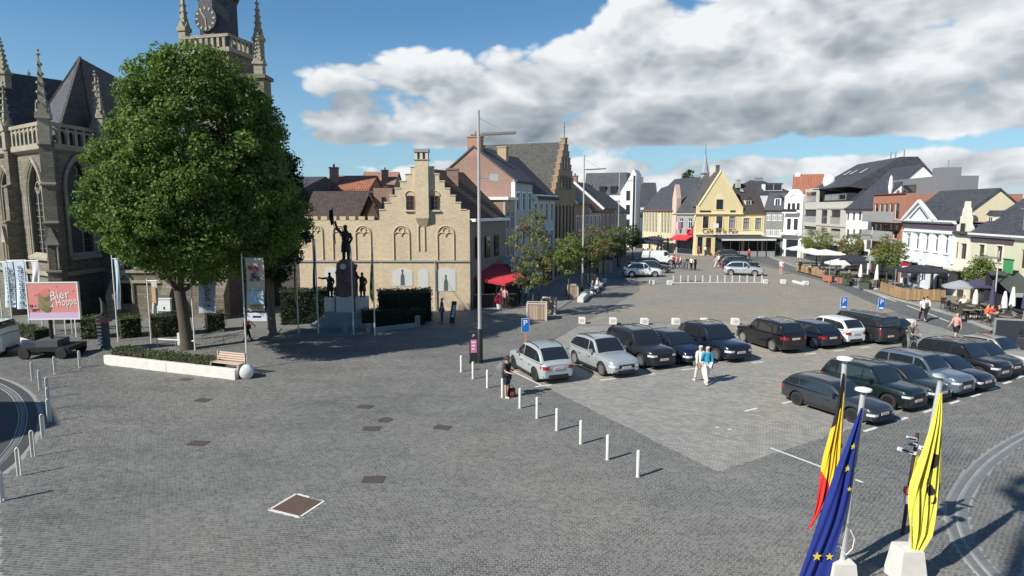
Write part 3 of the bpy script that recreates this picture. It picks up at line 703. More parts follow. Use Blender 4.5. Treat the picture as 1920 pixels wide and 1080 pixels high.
def cornice(t, w, z, hh=.3, out=.28, mat=WHITE, x0=-.05, name='cornice'):
    m = M(); m.prism([(x0, -.001, z), (x0, -out * .5, z), (x0, -out, z + hh * .55), (x0, -out, z + hh), (x0, -.001, z + hh)], (w - 2 * x0, 0, 0)); return m.build(name, mat, t)
def roof_along(t, w, depth, h, rh, mat, wall=None, over=.3, thick=.16, ridge=.5, x0=0., side=.12):
    """ridge parallel to the front"""
    ry = depth * ridge; a, b = x0 - side, x0 + w + side
    s0 = (rh - h) / ry; s1 = (rh - h) / (depth - ry)
    m = M(); f = (a, -over, h - over * s0); k = (a, depth + over, h - over * s1); r = (a, ry, rh)
    m.prism([f, (a, -over, f[2] + thick), (a, ry, rh + thick * 1.2), (a, depth + over, k[2] + thick), k, r], (b - a, 0, 0))
    o = m.build('roof', mat, t)
    if wall: 
        m = M(); m.prism([(x0 + .004, .02, h - .01), (x0 + .004, depth - .02, h - .01), (x0 + .004, ry, rh - .02)], (w - .008, 0, 0)); m.build('gable_wall', wall, t)
    return o
def roof_across(t, x0, x1, depth, h, rh, mat, over=.2, thick=.16, y0=.3, apex=.5, skew=0.):
    """ridge at right angles to the front"""
    cx = x0 + (x1 - x0) * apex; s0 = (rh - h) / (cx - x0); s1 = (rh - h) / (x1 - cx); m = M()
    m.prism([(x0 - over, y0, h - over * s0), (cx, y0, rh), (x1 + over, y0, h - over * s1), (x1 + over, y0, h - over * s1 + thick), (cx, y0, rh + thick * 1.2), (x0 - over, y0, h - over * s0 + thick)], (skew, depth - y0, 0))
    return m.build('roof', mat, t)
def chimney(roof, x, y, z0, z1, w=.7, d=.6, mat=BRICKR, pots=2):
    m = M(); m.box(x - w/2, x + w/2, y - d/2, y + d/2, z0, z1); m.box(x - w/2 - .06, x + w/2 + .06, y - d/2 - .06, y + d/2 + .06, z1, z1 + .12)
    for i in range(pots): m.cyl((x - w/2 + w * (i + .5) / pots, y, z1 + .12), (x - w/2 + w * (i + .5) / pots, y, z1 + .42), .10, .09, 8)
    return m.build('chimney', mat, roof)
def dormer(t, x, z, w, h, y, depth=1.4, fm=WHITE, rm=SLATE, gab=True):
    m = M(); m.box(x - w/2, x + w/2, y, y + depth, z, z + h); d = m.build('dormer', fm, t)
    window(d, x - w/2 + .12, x + w/2 - .12, z + .12, z + h - .1, y=y - .05, fm=fm, nv=2, transom=None)
    m = M()
    if gab: m.prism([(x - w/2 - .12, y - .15, z + h), (x + w/2 + .12, y - .15, z + h), (x, y - .15, z + h + w * .45)], (0, depth + .15, 0))
    else: m.box(x - w/2 - .12, x + w/2 + .12, y - .18, y + depth, z + h, z + h + .1)
    m.build('dormer_roof', rm, d); return d
def skylight(t, x, y, z, slope, w=.7, l=1.0):
    m = M(); m.obox((x, y, z), (w, l, .1), 0, slope); s = m.build('skylight', DARKW, t)
    m = M(); m.obox((x, y - .055 * math.sin(slope), z + .055 * math.cos(slope)), (w - .14, l - .14, .02), 0, slope); m.build('pane', CURT, s)

# ------------------------------------------------------------------ yellow stepped-gable house by the church
def stepped_house():
    Y0 = 48.3; x0 = PX(560, Y0); K = Y0 / FPX
    F = Front((x0, Y0), (PX(881, Y0), Y0)); t = begin(F, 'stepped_gable_house', 'yellow brick house with stepped gable and blind tracery arches behind the monument')
    lx = lambda p: (p - 560) * K
    lz = lambda p: HT(Y0, p)
    cx, hw = lx(794), 3.30; W = F.w; ws = cx - hw
    sd = Vector((.362, .932, 0))
    # wing with battlements
    holes = []; wz = lz(413)
    cut_wall(t, ws, wz, holes, BRICKY, name='wing_wall')
    M().box(.01, ws - .01, .2, 8, 0, wz - .2).build('wing_side_wall', BRICKY, t)
    for i in range(9):
        a = .35 + i * .72
        if a + .46 < ws: M().box(a, a + .46, -.02, .32, wz, wz + .30).build('merlon', BRICKY, t)
    # main gable: stepped outline
    z0 = lz(393.6); st, rise = .405, .535
    P = [(ws, 0), (W, 0), (W, z0)]
    x, z = W, z0
    for i in range(7):
        x -= st if i else (W - (cx + hw) + st); P.append((x, z)); z += rise
        if i < 6: P.append((x, z))
    topz = z - rise
    right = P[2:]
    L_ = [(2 * cx - a, b) for a, b in right][::-1]; L_ = [(max(a, ws), b) for a, b in L_]
    poly = [(ws, 0), (W, 0)] + right + [(cx + .5, topz), (cx - .5, topz)] + L_
    out = []
    for p in poly:
        if not out or (abs(out[-1][0] - p[0]) + abs(out[-1][1] - p[1])) > 1e-4: out.append(p)
    M().prism([(a, -.05, b) for a, b in out], (0, .45, 0)).build('gable_wall', BRICKY, t)
    for i in range(7):                                     # coping stones on the steps
        zz = z0 + rise * i
        for sg in (1, -1):
            xa = cx + sg * (hw - st * i); xb = cx + sg * (hw - st * (i + 1))
            a, b = min(xa, xb), max(xa, xb)
            M().box(a - .04, b + .04, -.10, .45, zz, zz + .07).build('coping', CREAMT, t)
    side = sd * 7.2
    M().prism([(ws, .4, 0), (W - .004, .4, 0), (W + side.x, side.y, 0), (ws + side.x, side.y, 0)], (0, 0, lz(410))).build('body_wall', plaster('grey_brown_render', (.24, .22, .19)), t)
    rf = roof_across(t, ws + .1, W - .05, side.y, lz(408), z0 + rise * 5.6, TILEB, over=.25, y0=.42, apex=(cx - ws) / (W - ws), skew=side.x)
    chimney(rf, cx + 2.0, 3.4, z0 + 1.5, z0 + 3.2, .9, .6, BRICKR, 0)
    # central turret on corbels
    m = M(); m.box(cx - .5, cx + .5, -.38, -.04, lz(409), lz(300)); m.prism([(cx - .5, -.38, lz(409)), (cx + .5, -.38, lz(409)), (cx + .3, -.06, lz(425)), (cx - .3, -.06, lz(425))], (0, .02, 0))
    m.build('turret', BRICKY, t)
    m = M()
    for a in (-.5, -.1, .3): m.box(cx + a, cx + a + .2, -.38, .3, lz(300), lz(286))
    m.box(cx - .5, cx + .5, .05, .25, lz(300), lz(286)); m.build('lantern', CREAMT, t)
    m = M(); m.box(cx - .56, cx + .56, -.44, .36, lz(286), lz(280)); m.box(cx - .56, cx + .56, -.43, .36, lz(301), lz(299)); m.build('lantern_cap', flat('grey_stone', (.33, .31, .28), .9, var=.15), t)
    # mouldings: blind tracery
    MO = flat('pale_brick_moulding', (.50, .41, .27), rough=.9, var=.15); GR = flat('recess_shadow_brick', (.43, .33, .19), .95, var=.15)
    def arcpts(c, r, a0, a1, n): return [(c[0] + r * math.cos(a0 + (a1 - a0) * i / n), c[1], c[2] + r * math.sin(a0 + (a1 - a0) * i / n)) for i in range(n + 1)]
    def arch(xa, xb, zb, zt, deep=.0, tr=True):
        w = xb - xa; r = w / 2; zc = zt - r; y = -.07 if xa > ws else -.02
        p = t
        m = M(); m.tube([(xa, y, zb)] + arcpts(((xa + xb) / 2, y, zc), r, math.pi, 0, 10) + [(xb, y, zb)], .065, 6)
        if tr:
            c = (xa + xb) / 2; rr = r * .36
            m.tube(arcpts((c, y, zc + r * .42), rr, 0, 2 * math.pi, 12), .05, 6)
            for s in (-1, 1): m.tube(arcpts((c + s * r * .5, y, zc - r * .28), r * .48, 0, math.pi, 8), .05, 6)
        o = m.build('blind_arch', MO, p, smooth=50)
        return o
    for a, b in ((562, 645), (793, 880), (240, 315), (360, 440), (130, 186)):
        f = lambda q: 540 + q / 2.8235
        arch(lx(f(a)), lx(f(b)), lz(486), lz(423.5))
    arch(lx(785.5), lx(797), lz(470), lz(421), tr=False)
    arch(lx(788), lx(800), lz(405), lz(320), tr=False)
    # gable windows
    for a, b in ((763.5, 778), (809, 824)):
        x_, x2 = lx(a), lx(b)
        o = window(t, x_, x2, lz(394), lz(367), y=-.13, fm=BROWNW, nv=2, nh=3, transom=None)
        M().box(x_ - .12, x2 + .12, -.2, -.05, lz(396.5), lz(394)).build('sill', CREAMT, t)
        m = M(); m.tube(arcpts(((x_ + x2) / 2, -.07, lz(367)), (x2 - x_) * .62, math.pi, 0, 8), .05, 6); m.build('window_arch', MO, t, smooth=50)
    # string course
    M().box(-.03, ws - .002, -.09, .02, lz(491), lz(488)).build('string_course', flat('grey_stone', (.33, .31, .28)), t)
    M().box(ws, W + .03, -.14, -.052, lz(491), lz(488)).build('string_course', flat('grey_stone', (.33, .31, .28)), t)
    # murals in the blocked ground-floor arches
    PAN = flat('whitewashed_panel', (.60, .60, .57), rough=.9, var=.12); FIG = flat('painted_figure', (.10, .11, .12), rough=.9)
    for i, (a, b, c, d) in enumerate(((735, 773, 503, 536), (784, 803, 503, 545), (817, 854, 502, 546), (608, 634, 500, 536))):
        y = -.075 if lx(a) > ws else -.022
        xa, xb, za, zb = lx(a), lx(b), lz(d), lz(c); m = M(); r = (xb - xa)
        top = [(xb - r * k / 6, y, zb - .25 + .25 * math.sin(math.pi * k / 6)) for k in range(7)]
        m.prism([(xa, y, za), (xb, y, za)] + top, (0, .024, 0)); pn = m.build('mural_panel', PAN, t)
        if i in (0, 2):
            c_ = (xa + xb) / 2; m = M()
            m.prism([(c_ - .17, y - .006, za + .05), (c_ + .17, y - .006, za + .05), (c_ + .14, y - .006, za + .8), (c_ + .05, y - .006, za + 1.0), (c_ + .09, y - .006, za + 1.2), (c_, y - .006, za + 1.32), (c_ - .09, y - .006, za + 1.2), (c_ - .05, y - .006, za + 1.0), (c_ - .15, y - .006, za + .75)], (0, .005, 0))
            m.build('painted_figure', FIG, pn)
    # wing roof with its gablet
    m = M(); zr = lz(356)
    m.prism([(.15, .35, wz - .15), (.15, 3.6, zr), (.15, 7.5, wz - .1)], (ws - .1, 0, 0)); wr = m.build('wing_roof', brick('dark_brown_tiles', (.055, .04, .036), (.085, .06, .05), (.025, .02, .02), bw=.25, bh=.3, offs=0.), t)
    gx0, gx1, gz = lx(672), lx(712), lz(366)
    M().prism([(gx0 + .2, .30, wz + .02), (gx1, .30, wz + .02), ((gx0 + gx1) / 2 + .1, .30, gz)], (0, 2.6, 0)).build('gablet_wall', BROWNW, t)
    m = M(); gm = (gx0 + gx1) / 2 + .1
    for s, e in ((gx0, gm), (gx1 + .2, gm)): m.prism([(s, .05, wz), (e, .05, gz + .05), (e, .05, gz + .2), (s, .05, wz + .15)], (0, 3.0, 0))
    m.build('gablet_roof', TILEB, t)
    # brown brick block between wing and gable, drainpipe, side windows and gutter
    M().box(lx(700), lx(735), .6, 5, wz - .2, lz(352)).build('rear_wall', BRICKR, t)
    window(t, lx(715), lx(722), lz(393), lz(369), y=.53, fm=DARKW, nv=1, transom=None)
    m = M(); m.cyl((cx + .9, -.16, 0), (cx + .9, -.16, lz(489)), .05, n=8); m.build('drainpipe', GALV, t, smooth=40)
    m = M(); m.cyl((W + .06, -.1, 0), (W + .06, -.1, lz(412)), .05, n=8); m.build('drainpipe', DARKW, t, smooth=40)
    a = Vector((W + .25, -.1, lz(413))); M().beam(a, a + side, .45, .22).build('gutter', WHITE, t)
    for k, (s0, s1) in enumerate(((1.2, 2.0), (3.0, 3.8), (4.9, 5.7))):
        pa = Vector((W, 0, 0)) + sd * s0; pb = Vector((W, 0, 0)) + sd * s1
        nn = Vector((sd.y, -sd.x, 0)) * .03
        for z_, z__ in ((3.9, 5.6), (.6, 2.4)):
            M().beam(pa + nn + Vector((0, 0, (z_ + z__) / 2)), pb + nn + Vector((0, 0, (z_ + z__) / 2)), .08, z__ - z_).build('side_window', GLASS, t)
    return t
stepped_house()

# ------------------------------------------------------------------ left-hand row, fronts towards the square
LC = Vector((PX(881, 48.3), 48.3, 0)); LD = Vector((.362, .932, 0))
def LF(s0, s1): return Front(LC + LD * s0, LC + LD * s1)
GREYB = plaster('blue_grey_render', (.40, .43, .44)); TAN = plaster('tan_render', (.36, .32, .26)); PALEB = plaster('pale_blue_render', (.46, .50, .53))
def winrow(w, n, z0, z1, ww, **kw):
    return [((w * (i + .5) / n - ww / 2, w * (i + .5) / n + ww / 2, z0, z1), dict(kw)) for i in range(n)]
F = LF(7.3, 9.6); t = begin(F, 'flat_roofed_house', 'narrow tan house with white flat cornice beside the stepped-gable house')
facade(t, F, 8.6, winrow(F.w, 2, 6.0, 7.6, .75) + winrow(F.w, 2, 3.6, 5.2, .75) + [((.3, F.w - .3, .1, 2.6), dict(typ='shop'))], TAN, depth=6, sidemat=BRICKR)
M().box(-.2, F.w + .05, -.35, 6.1, 8.6, 8.85).build('roof', WHITE, t)
F = LF(9.6, 14.4); t = begin(F, 'brick_gabled_house', 'pale grey fronted house showing a bare red brick gable end with chimney')
facade(t, F, 10.4, winrow(F.w, 3, 7.7, 9.3, .85) + winrow(F.w, 3, 4.4, 6.2, .85) + [((.3, F.w - .3, .1, 3.0), dict(typ='shop'))], GREYB, depth=8, sidemat=BRICKR, sur=WHITE)
rf = roof_along(t, F.w, 8, 10.4, 13.4, SLATE, BRICKR, over=.3, side=.1)
chimney(rf, .35, 4.0, 12.6, 14.3, .7, 1.3, BRICKO, 0); chimney(rf, F.w - .4, 2.9, 12.0, 13.7, .7, .9, brick('pale_chimney_brick', (.55, .42, .24), (.48, .36, .2), (.4, .33, .24)), 0); cornice(t, F.w, 10.15, .25, .3, DARKW)
M().box(-.06, .10, -.05, .3, 0, 10.2).build('drainpipe', WHITE, t)
F = LF(14.4, 21.6); t = begin(F, 'blue_roofed_house', 'house with steep dark blue tiled roof and white bargeboards next to tall slate roof')
facade(t, F, 9.2, winrow(F.w, 4, 6.6, 8.4, .9) + winrow(F.w, 4, 3.8, 5.6, .9) + [((.3, F.w - .3, .1, 2.9), dict(typ='shop'))], PALEB, depth=8.5, sidemat=TAN, sur=WHITE)
BLUET = brick('blue_black_tiles', (.04, .045, .06), (.06, .065, .085), (.02, .02, .028), bw=.3, bh=.33, offs=0., stain=.3)
roof_along(t, F.w, 8.5, 9.2, 13.2, BLUET, TAN, over=.5, side=.1)
m = M(); m.beam((-.16, -.55, 8.65), (-.16, 4.25, 13.3), .1, .35); m.build('bargeboard', WHITE, t); cornice(t, F.w, 9.0, .22, .4, WHITE)
F = LF(21.6, 29.8); t = begin(F, 'tall_slate_house', 'tall old house with stepped street gable, narrow windows and huge weathered slate roof')
OLDB = brick('old_yellow_brown_brick', (.34, .26, .16), (.27, .205, .125), (.26, .22, .16), stain=.35)
H_ = 9.2; facade(t, F, H_, winrow(F.w, 6, 4.6, 8.2, .62, transom=.6) + winrow(F.w, 6, .4, 3.4, .7), OLDB, depth=11.5, fm=DARKW)
pts = [(0, H_)]; x, z = 0, H_
for i in range(9):
    x = F.w / 2 * i / 9; pts += [(x, z), (x, z + .72)]; z += .72
gp = pts[1:] ; gp = gp + [(F.w - a, b) for a, b in gp[::-1]]
M().prism([(a, -.02, b) for a, b in [(0, H_ - .01)] + gp + [(F.w, H_ - .01)]], (0, .5, 0)).build('gable_wall', OLDB, t)
for i in range(9):
    for xx in (F.w / 2 * i / 9, F.w - F.w / 2 * (i + 1) / 9): M().box(xx - .03, xx + F.w / 18 + .03, -.08, .55, H_ + .72 * (i + 1), H_ + .72 * (i + 1) + .09).build('coping', flat('orange_coping', (.5, .27, .19), .9, var=.15), t)
for zz, n_ in ((10.0, 4), (12.2, 2)):
    for i in range(n_): window(t, F.w / 2 + (i - (n_ - 1) / 2) * 1.15 - .3, F.w / 2 + (i - (n_ - 1) / 2) * 1.15 + .3, zz, zz + 1.5, y=-.08, fm=DARKW, nv=1)
rf = roof_across(t, .1, F.w - .1, 11.5, H_, 15.1, SLATE2, over=.2, y0=.48); chimney(rf, F.w / 2 - .6, 10.9, 13.8, 16.4, .8, .8, BRICKR, 1); skylight(rf, 1.6, 7, 12.0, 0)
m = M(); m.cyl((F.w / 2, .2, 15.6), (F.w / 2, .2, 17.6), .05, .02, 6); m.cyl((F.w / 2 - .3, .2, 16.9), (F.w / 2 + .3, .2, 16.9), .025, n=6); m.build('finial_cross', DARKW, t)
for (s0, s1, h, rh, wl, rfm, lab) in ((29.8, 36.5, 8.6, 12.6, BRICKO, SLATE, 'orange brick gabled house just beyond the tall slate-roofed house'),
                                      (36.5, 43.5, 7.6, 11.2, plaster('pink_render', (.50, .40, .36)), TILEB, 'low house with brown roof between brick gables and white corner block'),
                                      (43.5, 52., 8.0, 11.5, BRICKR, SLATE, 'dark brick house with grey roof, last but one before the white corner block'),
                                      (52., 62., 7.4, 10.6, TAN, SLATE, 'tan house with grey roof, last before the white corner block')):
    F = LF(s0, s1); t = begin(F, 'row_house', lab)
    facade(t, F, h, winrow(F.w, 3, 5.2, 6.9, .9) + winrow(F.w, 3, 3.0, 4.4, .9) + [((.3, F.w - .3, .1, 2.5), dict(typ='shop'))], wl, depth=8, sur=WHITE)
    rf = roof_along(t, F.w, 8, h, rh, rfm, wl); chimney(rf, .5, 4, rh - .6, rh + .9, .7, .7, BRICKR); M().beam((-.14, -.4, h - .2), (-.14, 4, rh + .1), .1, .3).build('bargeboard', WHITE, t)
# roofs behind the wing
for (pa, pb, Y_, ye, yr, wl, rfm, lab, ch) in ((606, 694, 58, 356, 333, BRICKO, TILER, 'orange brick house with red roof peeping over the battlemented wing', .2),
                                              (676, 740, 74, 352, 325, plaster('pinkish_render', (.42, .30, .24)), brick('faded_red_tiles', (.30, .15, .10), (.37, .20, .14), (.14, .07, .05), bw=.24, bh=.3, offs=0.), 'house with long faded red roof furthest behind the battlemented wing', .7)):
    F = Front((PX(pa, Y_), Y_), (PX(pb, Y_), Y_)); t = begin(F, 'rear_house', lab)
    h = HT(Y_, ye); facade(t, F, h, winrow(F.w, 2, h - 2, h - .6, .8), wl, depth=7); rf = roof_along(t, F.w, 7, h, HT(Y_ + 3.5, yr), rfm, wl)
    chimney(rf, F.w * ch, 1.4, h + .2, h + 2.0, .7, .6, BRICKR, 1)

# ------------------------------------------------------------------ far end of the square
WHR = plaster('white_render', (.80, .79, .76), var=.06); SALM = plaster('salmon_panels', (.60, .36, .26))
Y_ = 128.; F = Front((PX(1096, Y_), Y_ + 3), (PX(1168, Y_), Y_)); t = begin(F, 'white_corner_block', 'modern white corner block with salmon panels and grey mansard roof', 'apartment block')
h = HT(Y_, 373); fw = F.w
wl = [((F.w * a, F.w * b, z0, z1), dict(nv=n, fm=DARKW)) for z0, z1 in ((3.6, 5.6), (6.6, 8.7)) for a, b, n in ((.36, .5, 2), (.62, .7, 1), (.76, .86, 2), (.08, .2, 2))]
facade(t, F, h, wl + [((.4, fw - .4, .2, 2.8), dict(typ='shop'))], WHR, depth=9)
for z0 in (3.2, 6.2): M().box(fw * .52, fw * .6, -.12, .0, z0, z0 + 2.6).build('salmon_panel', SALM, t)
for z0 in (3.1, 6.1): M().box(fw * .34, fw * .9, -.7, -.002, z0 - .15, z0).build('balcony_slab', WHR, t)
m = M(); m.prism([(-.1, .1, h), (-.1, 2.2, HT(Y_, 322)), (-.1, 8, HT(Y_, 322)), (-.1, 9.1, h)], (fw + .1, 0, 0)); rf = m.build('roof', SLATE, t)
for a in (.45, .72): dormer(rf, fw * a, h + 1.0, 1.3, 1.5, .5, fm=DARKW, gab=False)
m = M(); m.box(fw * .30, fw * .93, -.45, -.38, h - .3, h + .7); m.build('roof_terrace_rail', WHITE, t)
# tall gable slab at its right end
a, b = F.L(1165, 400)[0], F.L(1193, 400)[0]
gp = [(a, 0), (b, 0), (b, HT(Y_, 326)), (b - .5, HT(Y_, 318)), (a + 1.0, HT(Y_, 345)), (a, HT(Y_, 360))]
M().prism([(x, -1.2, z) for x, z in gp], (0, 6, 0)).build('gable_slab', WHR, t)
for z0, z1 in ((HT(Y_, 376), HT(Y_, 358)), (HT(Y_, 402), HT(Y_, 384)), (HT(Y_, 424), HT(Y_, 411))): window(t, a + (b - a) * .38, a + (b - a) * .64, z0, z1, y=-1.26, fm=DARKW)
M().box(b - .55, b - .12, -1.24, -1.2, .3, HT(Y_, 330)).build('glass_strip', GLASS, t)

CREAM = plaster('cream_render', (.66, .58, .40)); 
F = Front((PX(1206, 124.), 124), (PX(1262, 113.), 113)); t = begin(F, 'chapel_hall', 'long cream hall with tall narrow windows, slate roof and spired turret', 'chapel')
h = HT(120, 394); wl = [((F.w * (i + .5) / 10 - .42, F.w * (i + .5) / 10 + .42, 3.4, 7.0), dict(nv=2, nh=4, transom=None, fm=CREAMT)) for i in range(10) if i != 5]
facade(t, F, h, wl + [((F.w * .55 - 1.0, F.w * .55 + 1.0, .1, 3.0), dict(typ='door')), ((F.w * .2, F.w * .3, .1, 2.6), dict(typ='shop')), ((F.w * .75, F.w * .9, .3, 2.6), dict(typ='shop'))], CREAM, depth=13)
for i in range(11): M().box(F.w * i / 10 - .14, F.w * i / 10 + .14, -.16, -.002, 0, h - .3).build('pilaster', CREAM, t)
cornice(t, F.w, h - .25, .3, .35, flat('rust_red_gutter', (.25, .10, .08), .7)); rf = roof_along(t, F.w, 13, h, HT(118, 334), SLATE, CREAM)
tx = F.w - .9; zt = HT(118, 336)
m = M(); m.lathe([(.75, zt - .8), (.75, zt + .9)], (tx, 6.5, 0), 8); m.lathe([(1.05, zt + .9), (1.05, zt + 1.1), (.62, zt + 1.25), (.1, zt + 4.3), (0, zt + 4.4)], (tx, 6.5, 0), 8); tu = m.build('turret', flat('lead_grey', (.34, .36, .39), .5, metal=.2, var=.15), t)
M().cyl((tx, 6.5, zt + 4.3), (tx, 6.5, zt + 6.2), .07, .03, 6).build('weathervane', DARKW, tu)
M().prism([(F.w - .2, -.3, 0), (F.w + 1.2, -.3, 0), (F.w + 1.2, -.3, HT(113, 372)), (F.w + .5, -.3, HT(113, 346)), (F.w - .2, -.3, HT(113, 372))], (0, .9, 0)).build('corner_gable', plaster('pale_orange_render', (.62, .45, .36)), t)
F = Front((PX(1196, 150.), 150), (PX(1212, 128.), 131)); t = begin(F, 'street_house', 'low dark-roofed house at the left mouth of the far street')
facade(t, F, 6.4, winrow(F.w, 5, 3.6, 5.4, 1.0) + winrow(F.w, 5, .8, 2.6, 1.0), WHR, depth=10); roof_along(t, F.w, 10, 6.4, 12.5, SLATE, WHR)
F = Front((PX(1193, 175.), 175), (PX(1232, 175.), 175)); t = begin(F, 'distant_white_house', 'white house with stepped dark roof seen down the far street')
facade(t, F, 9, winrow(F.w, 3, 6, 7.6, 1.0) + winrow(F.w, 3, 2.6, 4.4, 1.0), WHR, depth=9); rf = roof_along(t, F.w, 9, 9, 15, SLATE, WHR); chimney(rf, 2, 4.5, 14, 16.5)

# shop with red awning
F = Front((PX(1270, 110.), 111), (PX(1302, 107.), 107.4)); t = begin(F, 'grey_shop_house', 'grey slate-roofed shop house with red awning left of the yellow café')
facade(t, F, 7.2, winrow(F.w, 2, 4.4, 6.2, .9) + [((.3, F.w - .3, .1, 2.9), dict(typ='shop'))], plaster('mid_grey_render', (.30, .31, .32)), depth=11)
rf = roof_along(t, F.w, 11, 7.2, 13.0, SLATE, plaster('mid_grey_render', (.3, .3, .3))); chimney(rf, F.w - .6, 5, 12, 15.2, 1.3, 1.0, brick('white_chimney', (.6, .57, .5), (.5, .48, .43), (.4, .38, .35)), 2)
RED = flat('red_canvas', (.50, .035, .05), rough=.8, var=.12)
m = M(); m.prism([(.1, 0, 3.4), (.1, -1.7, 2.7), (.1, -1.7, 2.5), (.1, 0, 3.25)], (F.w - .2, 0, 0)); m.build('awning', RED, t)
M().box(F.w * .2, F.w * .3, -.9, -.1, 4.3, 5.6).build('hanging_sign', flat('pink_sign', (.75, .45, .5), .5), t)
M().box(F.w * .62, F.w * .95, -.25, -.02, 3.6, 4.4).build('sign_board', RED, t)

# yellow café
YEL = plaster('café_yellow_render', (.74, .60, .33), var=.14); YT = plaster('café_yellow_trim', (.80, .68, .40))
FY = 106.2; F = Front((PX(1303.5, FY), FY), (PX(1431, FY), FY)); t = begin(F, 'corner_cafe', 'yellow gabled corner café with dark letters above its long canopy', 'café')
gw = F.L(1392.8, 400)[0]; gz = HT(FY, 386); wz = HT(FY, 400)
opt = dict(nv=2, transom=.6, fm=DARKW, sur=YT, sill=YT, arch=.25, curtain=.4)
wl = [((1290 + a / 5.4, 405.5, 1290 + b / 5.4, 427.8), opt) for a, b in ((150, 210), (285, 350), (415, 480))]
wl2 = [((1290 + a / 5.4, 409, 1290 + b / 5.4, 430), dict(opt, arch=0)) for a, b in ((560, 620), (680, 740))]
gs = [((F.L(1308, 450)[0], F.L(1318, 450)[0], .3, 3.1), dict(typ='shop')), ((F.L(1324, 450)[0], F.L(1334, 450)[0], .1, 3.0), dict(typ='door')), ((F.L(1341, 450)[0], F.L(1391, 450)[0], .5, 3.0), dict(typ='shop')),
      ((F.L(1396, 450)[0], F.L(1428, 450)[0], .5, 3.0), dict(typ='shop'))]
facade(t, F, wz, wl + wl2 + gs, YEL, depth=10)
M().prism([(0, -.03, wz - .01), (gw, -.03, wz - .01), (gw, -.03, gz), (gw - .45, -.03, gz), (gw / 2, -.03, HT(FY, 321)), (.45, -.03, gz), (0, -.03, gz)], (0, .4, 0)).build('gable_wall', YEL, t)
m = M(); ap = Vector((gw / 2, -.08, HT(FY, 320)))
for s in (.3, gw - .3): m.beam((s, .12, gz), (ap.x, .12, ap.z), .5, .16)
m.build('gable_coping', YT, t)
x0, x1, z0, z1 = F.rect(1343, 374, 1355, 392.5)
window(t, x0, x1, z0, z1, y=-.12, fm=DARKW, nv=2, transom=.5, sur=YT, sw=.3, arch=.55, sill=YT)
for a, b, n_ in ((1312, 1333, 'brand_panel'), (1369, 1379, 'brand_panel')): x0, x1, z0, z1 = F.rect(a, 394.5, b, 398); M().box(x0, x1, -.07, -.03, z0, z1).build('dark_sign', DARKW, t)
rf = roof_across(t, .15, gw - .15, 11, gz, HT(FY, 322.5), brick('café_tiles', (.075, .065, .06), (.11, .095, .085), (.04, .035, .03), bw=.3, bh=.3), over=.1, y0=.36)
m = M(); m.prism([(gw + .01, -.3, wz), (gw + .01, 5, HT(111, 344)), (gw + .01, 10, wz)], (F.w - gw + .1, 0, 0)); wr = m.build('wing_roof', brick('wing_tiles', (.05, .042, .04), (.075, .062, .055), (.03, .025, .024), bw=.28, bh=.3), t)
chimney(wr, gw + .4, 4.0, HT(109, 352), HT(109, 337), .7, .7, brick('white_chimney', (.6, .57, .5), (.5, .48, .43), (.4, .38, .35)), 1)
dormer(wr, F.L(1408, 380)[0], HT(108, 391), 1.1, 1.5, 1.2, depth=1.6, fm=CREAMT); skylight(wr, F.L(1404, 380)[0], 3.6, HT(109.8, 357), math.atan2(5, 5.3))
cornice(t, F.w - gw, wz - .28, .28, .3, YT, x0=gw + .02).location.x = 0
cornice(t, F.w, HT(FY, 441), .22, .35, WHITE)
lettering('Café de la Paix', 1.15, flat('sign_letters', (.10, .05, .04), .6), t, (gw * .53, -.06, HT(FY, 434)), sx=.88)
x0, x1 = F.L(1339, 445)[0], F.L(1437, 445)[0]
cn = M().prism([(x0, -.02, 3.45), (x0, -4.0, 2.95), (x0, -4.0, 2.75), (x0, -.02, 3.2)], (x1 - x0, 0, 0)).build('canopy', flat('dark_canopy', (.03, .03, .035), .6), t)
M().box(x0, x1, -4.06, -4.0, 2.72, 3.0).build('canopy_valance', flat('pale_valance', (.66, .64, .58), .7), cn)
for i in range(7): xx = x0 + (x1 - x0) * i / 6; M().box(xx - .05, xx + .05, -3.95, -3.85, .1, 2.8).build('canopy_post', DARKW, cn)
for i in range(6):
    xx = x0 + (x1 - x0) * i / 6; M().box(xx + .1, xx + (x1 - x0) / 6 - .1, -3.92, -3.9, .1, 1.0).build('windscreen', CURT, cn)
m = M(); m.prism([(gw * .36, -.5, HT(FY, 427)), (gw * .47, -.5, HT(FY, 427)), (gw * .47, -.5, HT(FY, 419)), (gw * .36, -.5, HT(FY, 419))], (0, .08, 0)); m.build('round_sign', WHITE, t)

# grey house and ornate white house right of the café
F = Front((PX(1431.3, 106), 106.2), (PX(1466, 104.), 104)); t = begin(F, 'grey_terraced_house', 'narrow grey house with two full-width rows of white windows beside the café')
h = HT(105, 395); opt = dict(nv=2, fm=WHITE, curtain=.5, transom=.75)
wl = [((F.w * a, F.w * b, HT(105, y1), HT(105, y0)), opt) for y0, y1 in ((400, 414), (428, 446)) for a, b in ((.1, .34), (.38, .66), (.7, .93))]
facade(t, F, h, wl + [((.3, F.w - .3, .1, 2.7), dict(typ='shop'))], brick('grey_brown_brick', (.26, .25, .23), (.21, .20, .18), (.2, .19, .18)), depth=9)
m = M(); m.prism([(-.1, -.3, h), (-.1, 1.6, HT(106, 362)), (-.1, 7, HT(106, 362)), (-.1, 9.2, h)], (F.w + .2, 0, 0)); rf = m.build('roof', SLATE, t); dormer(rf, F.w * .62, h + .4, 1.1, 1.7, .3, fm=WHITE)
cornice(t, F.w, 3.0, .4, .9, WHITE, name='shop_fascia'); cornice(t, F.w, h - .1, .2, .3, DARKW)
F = Front((PX(1466.3, 104), 103.9), (PX(1501, 100.), 100)); t = begin(F, 'ornate_white_house', 'slender ornate white house with round-topped gable')
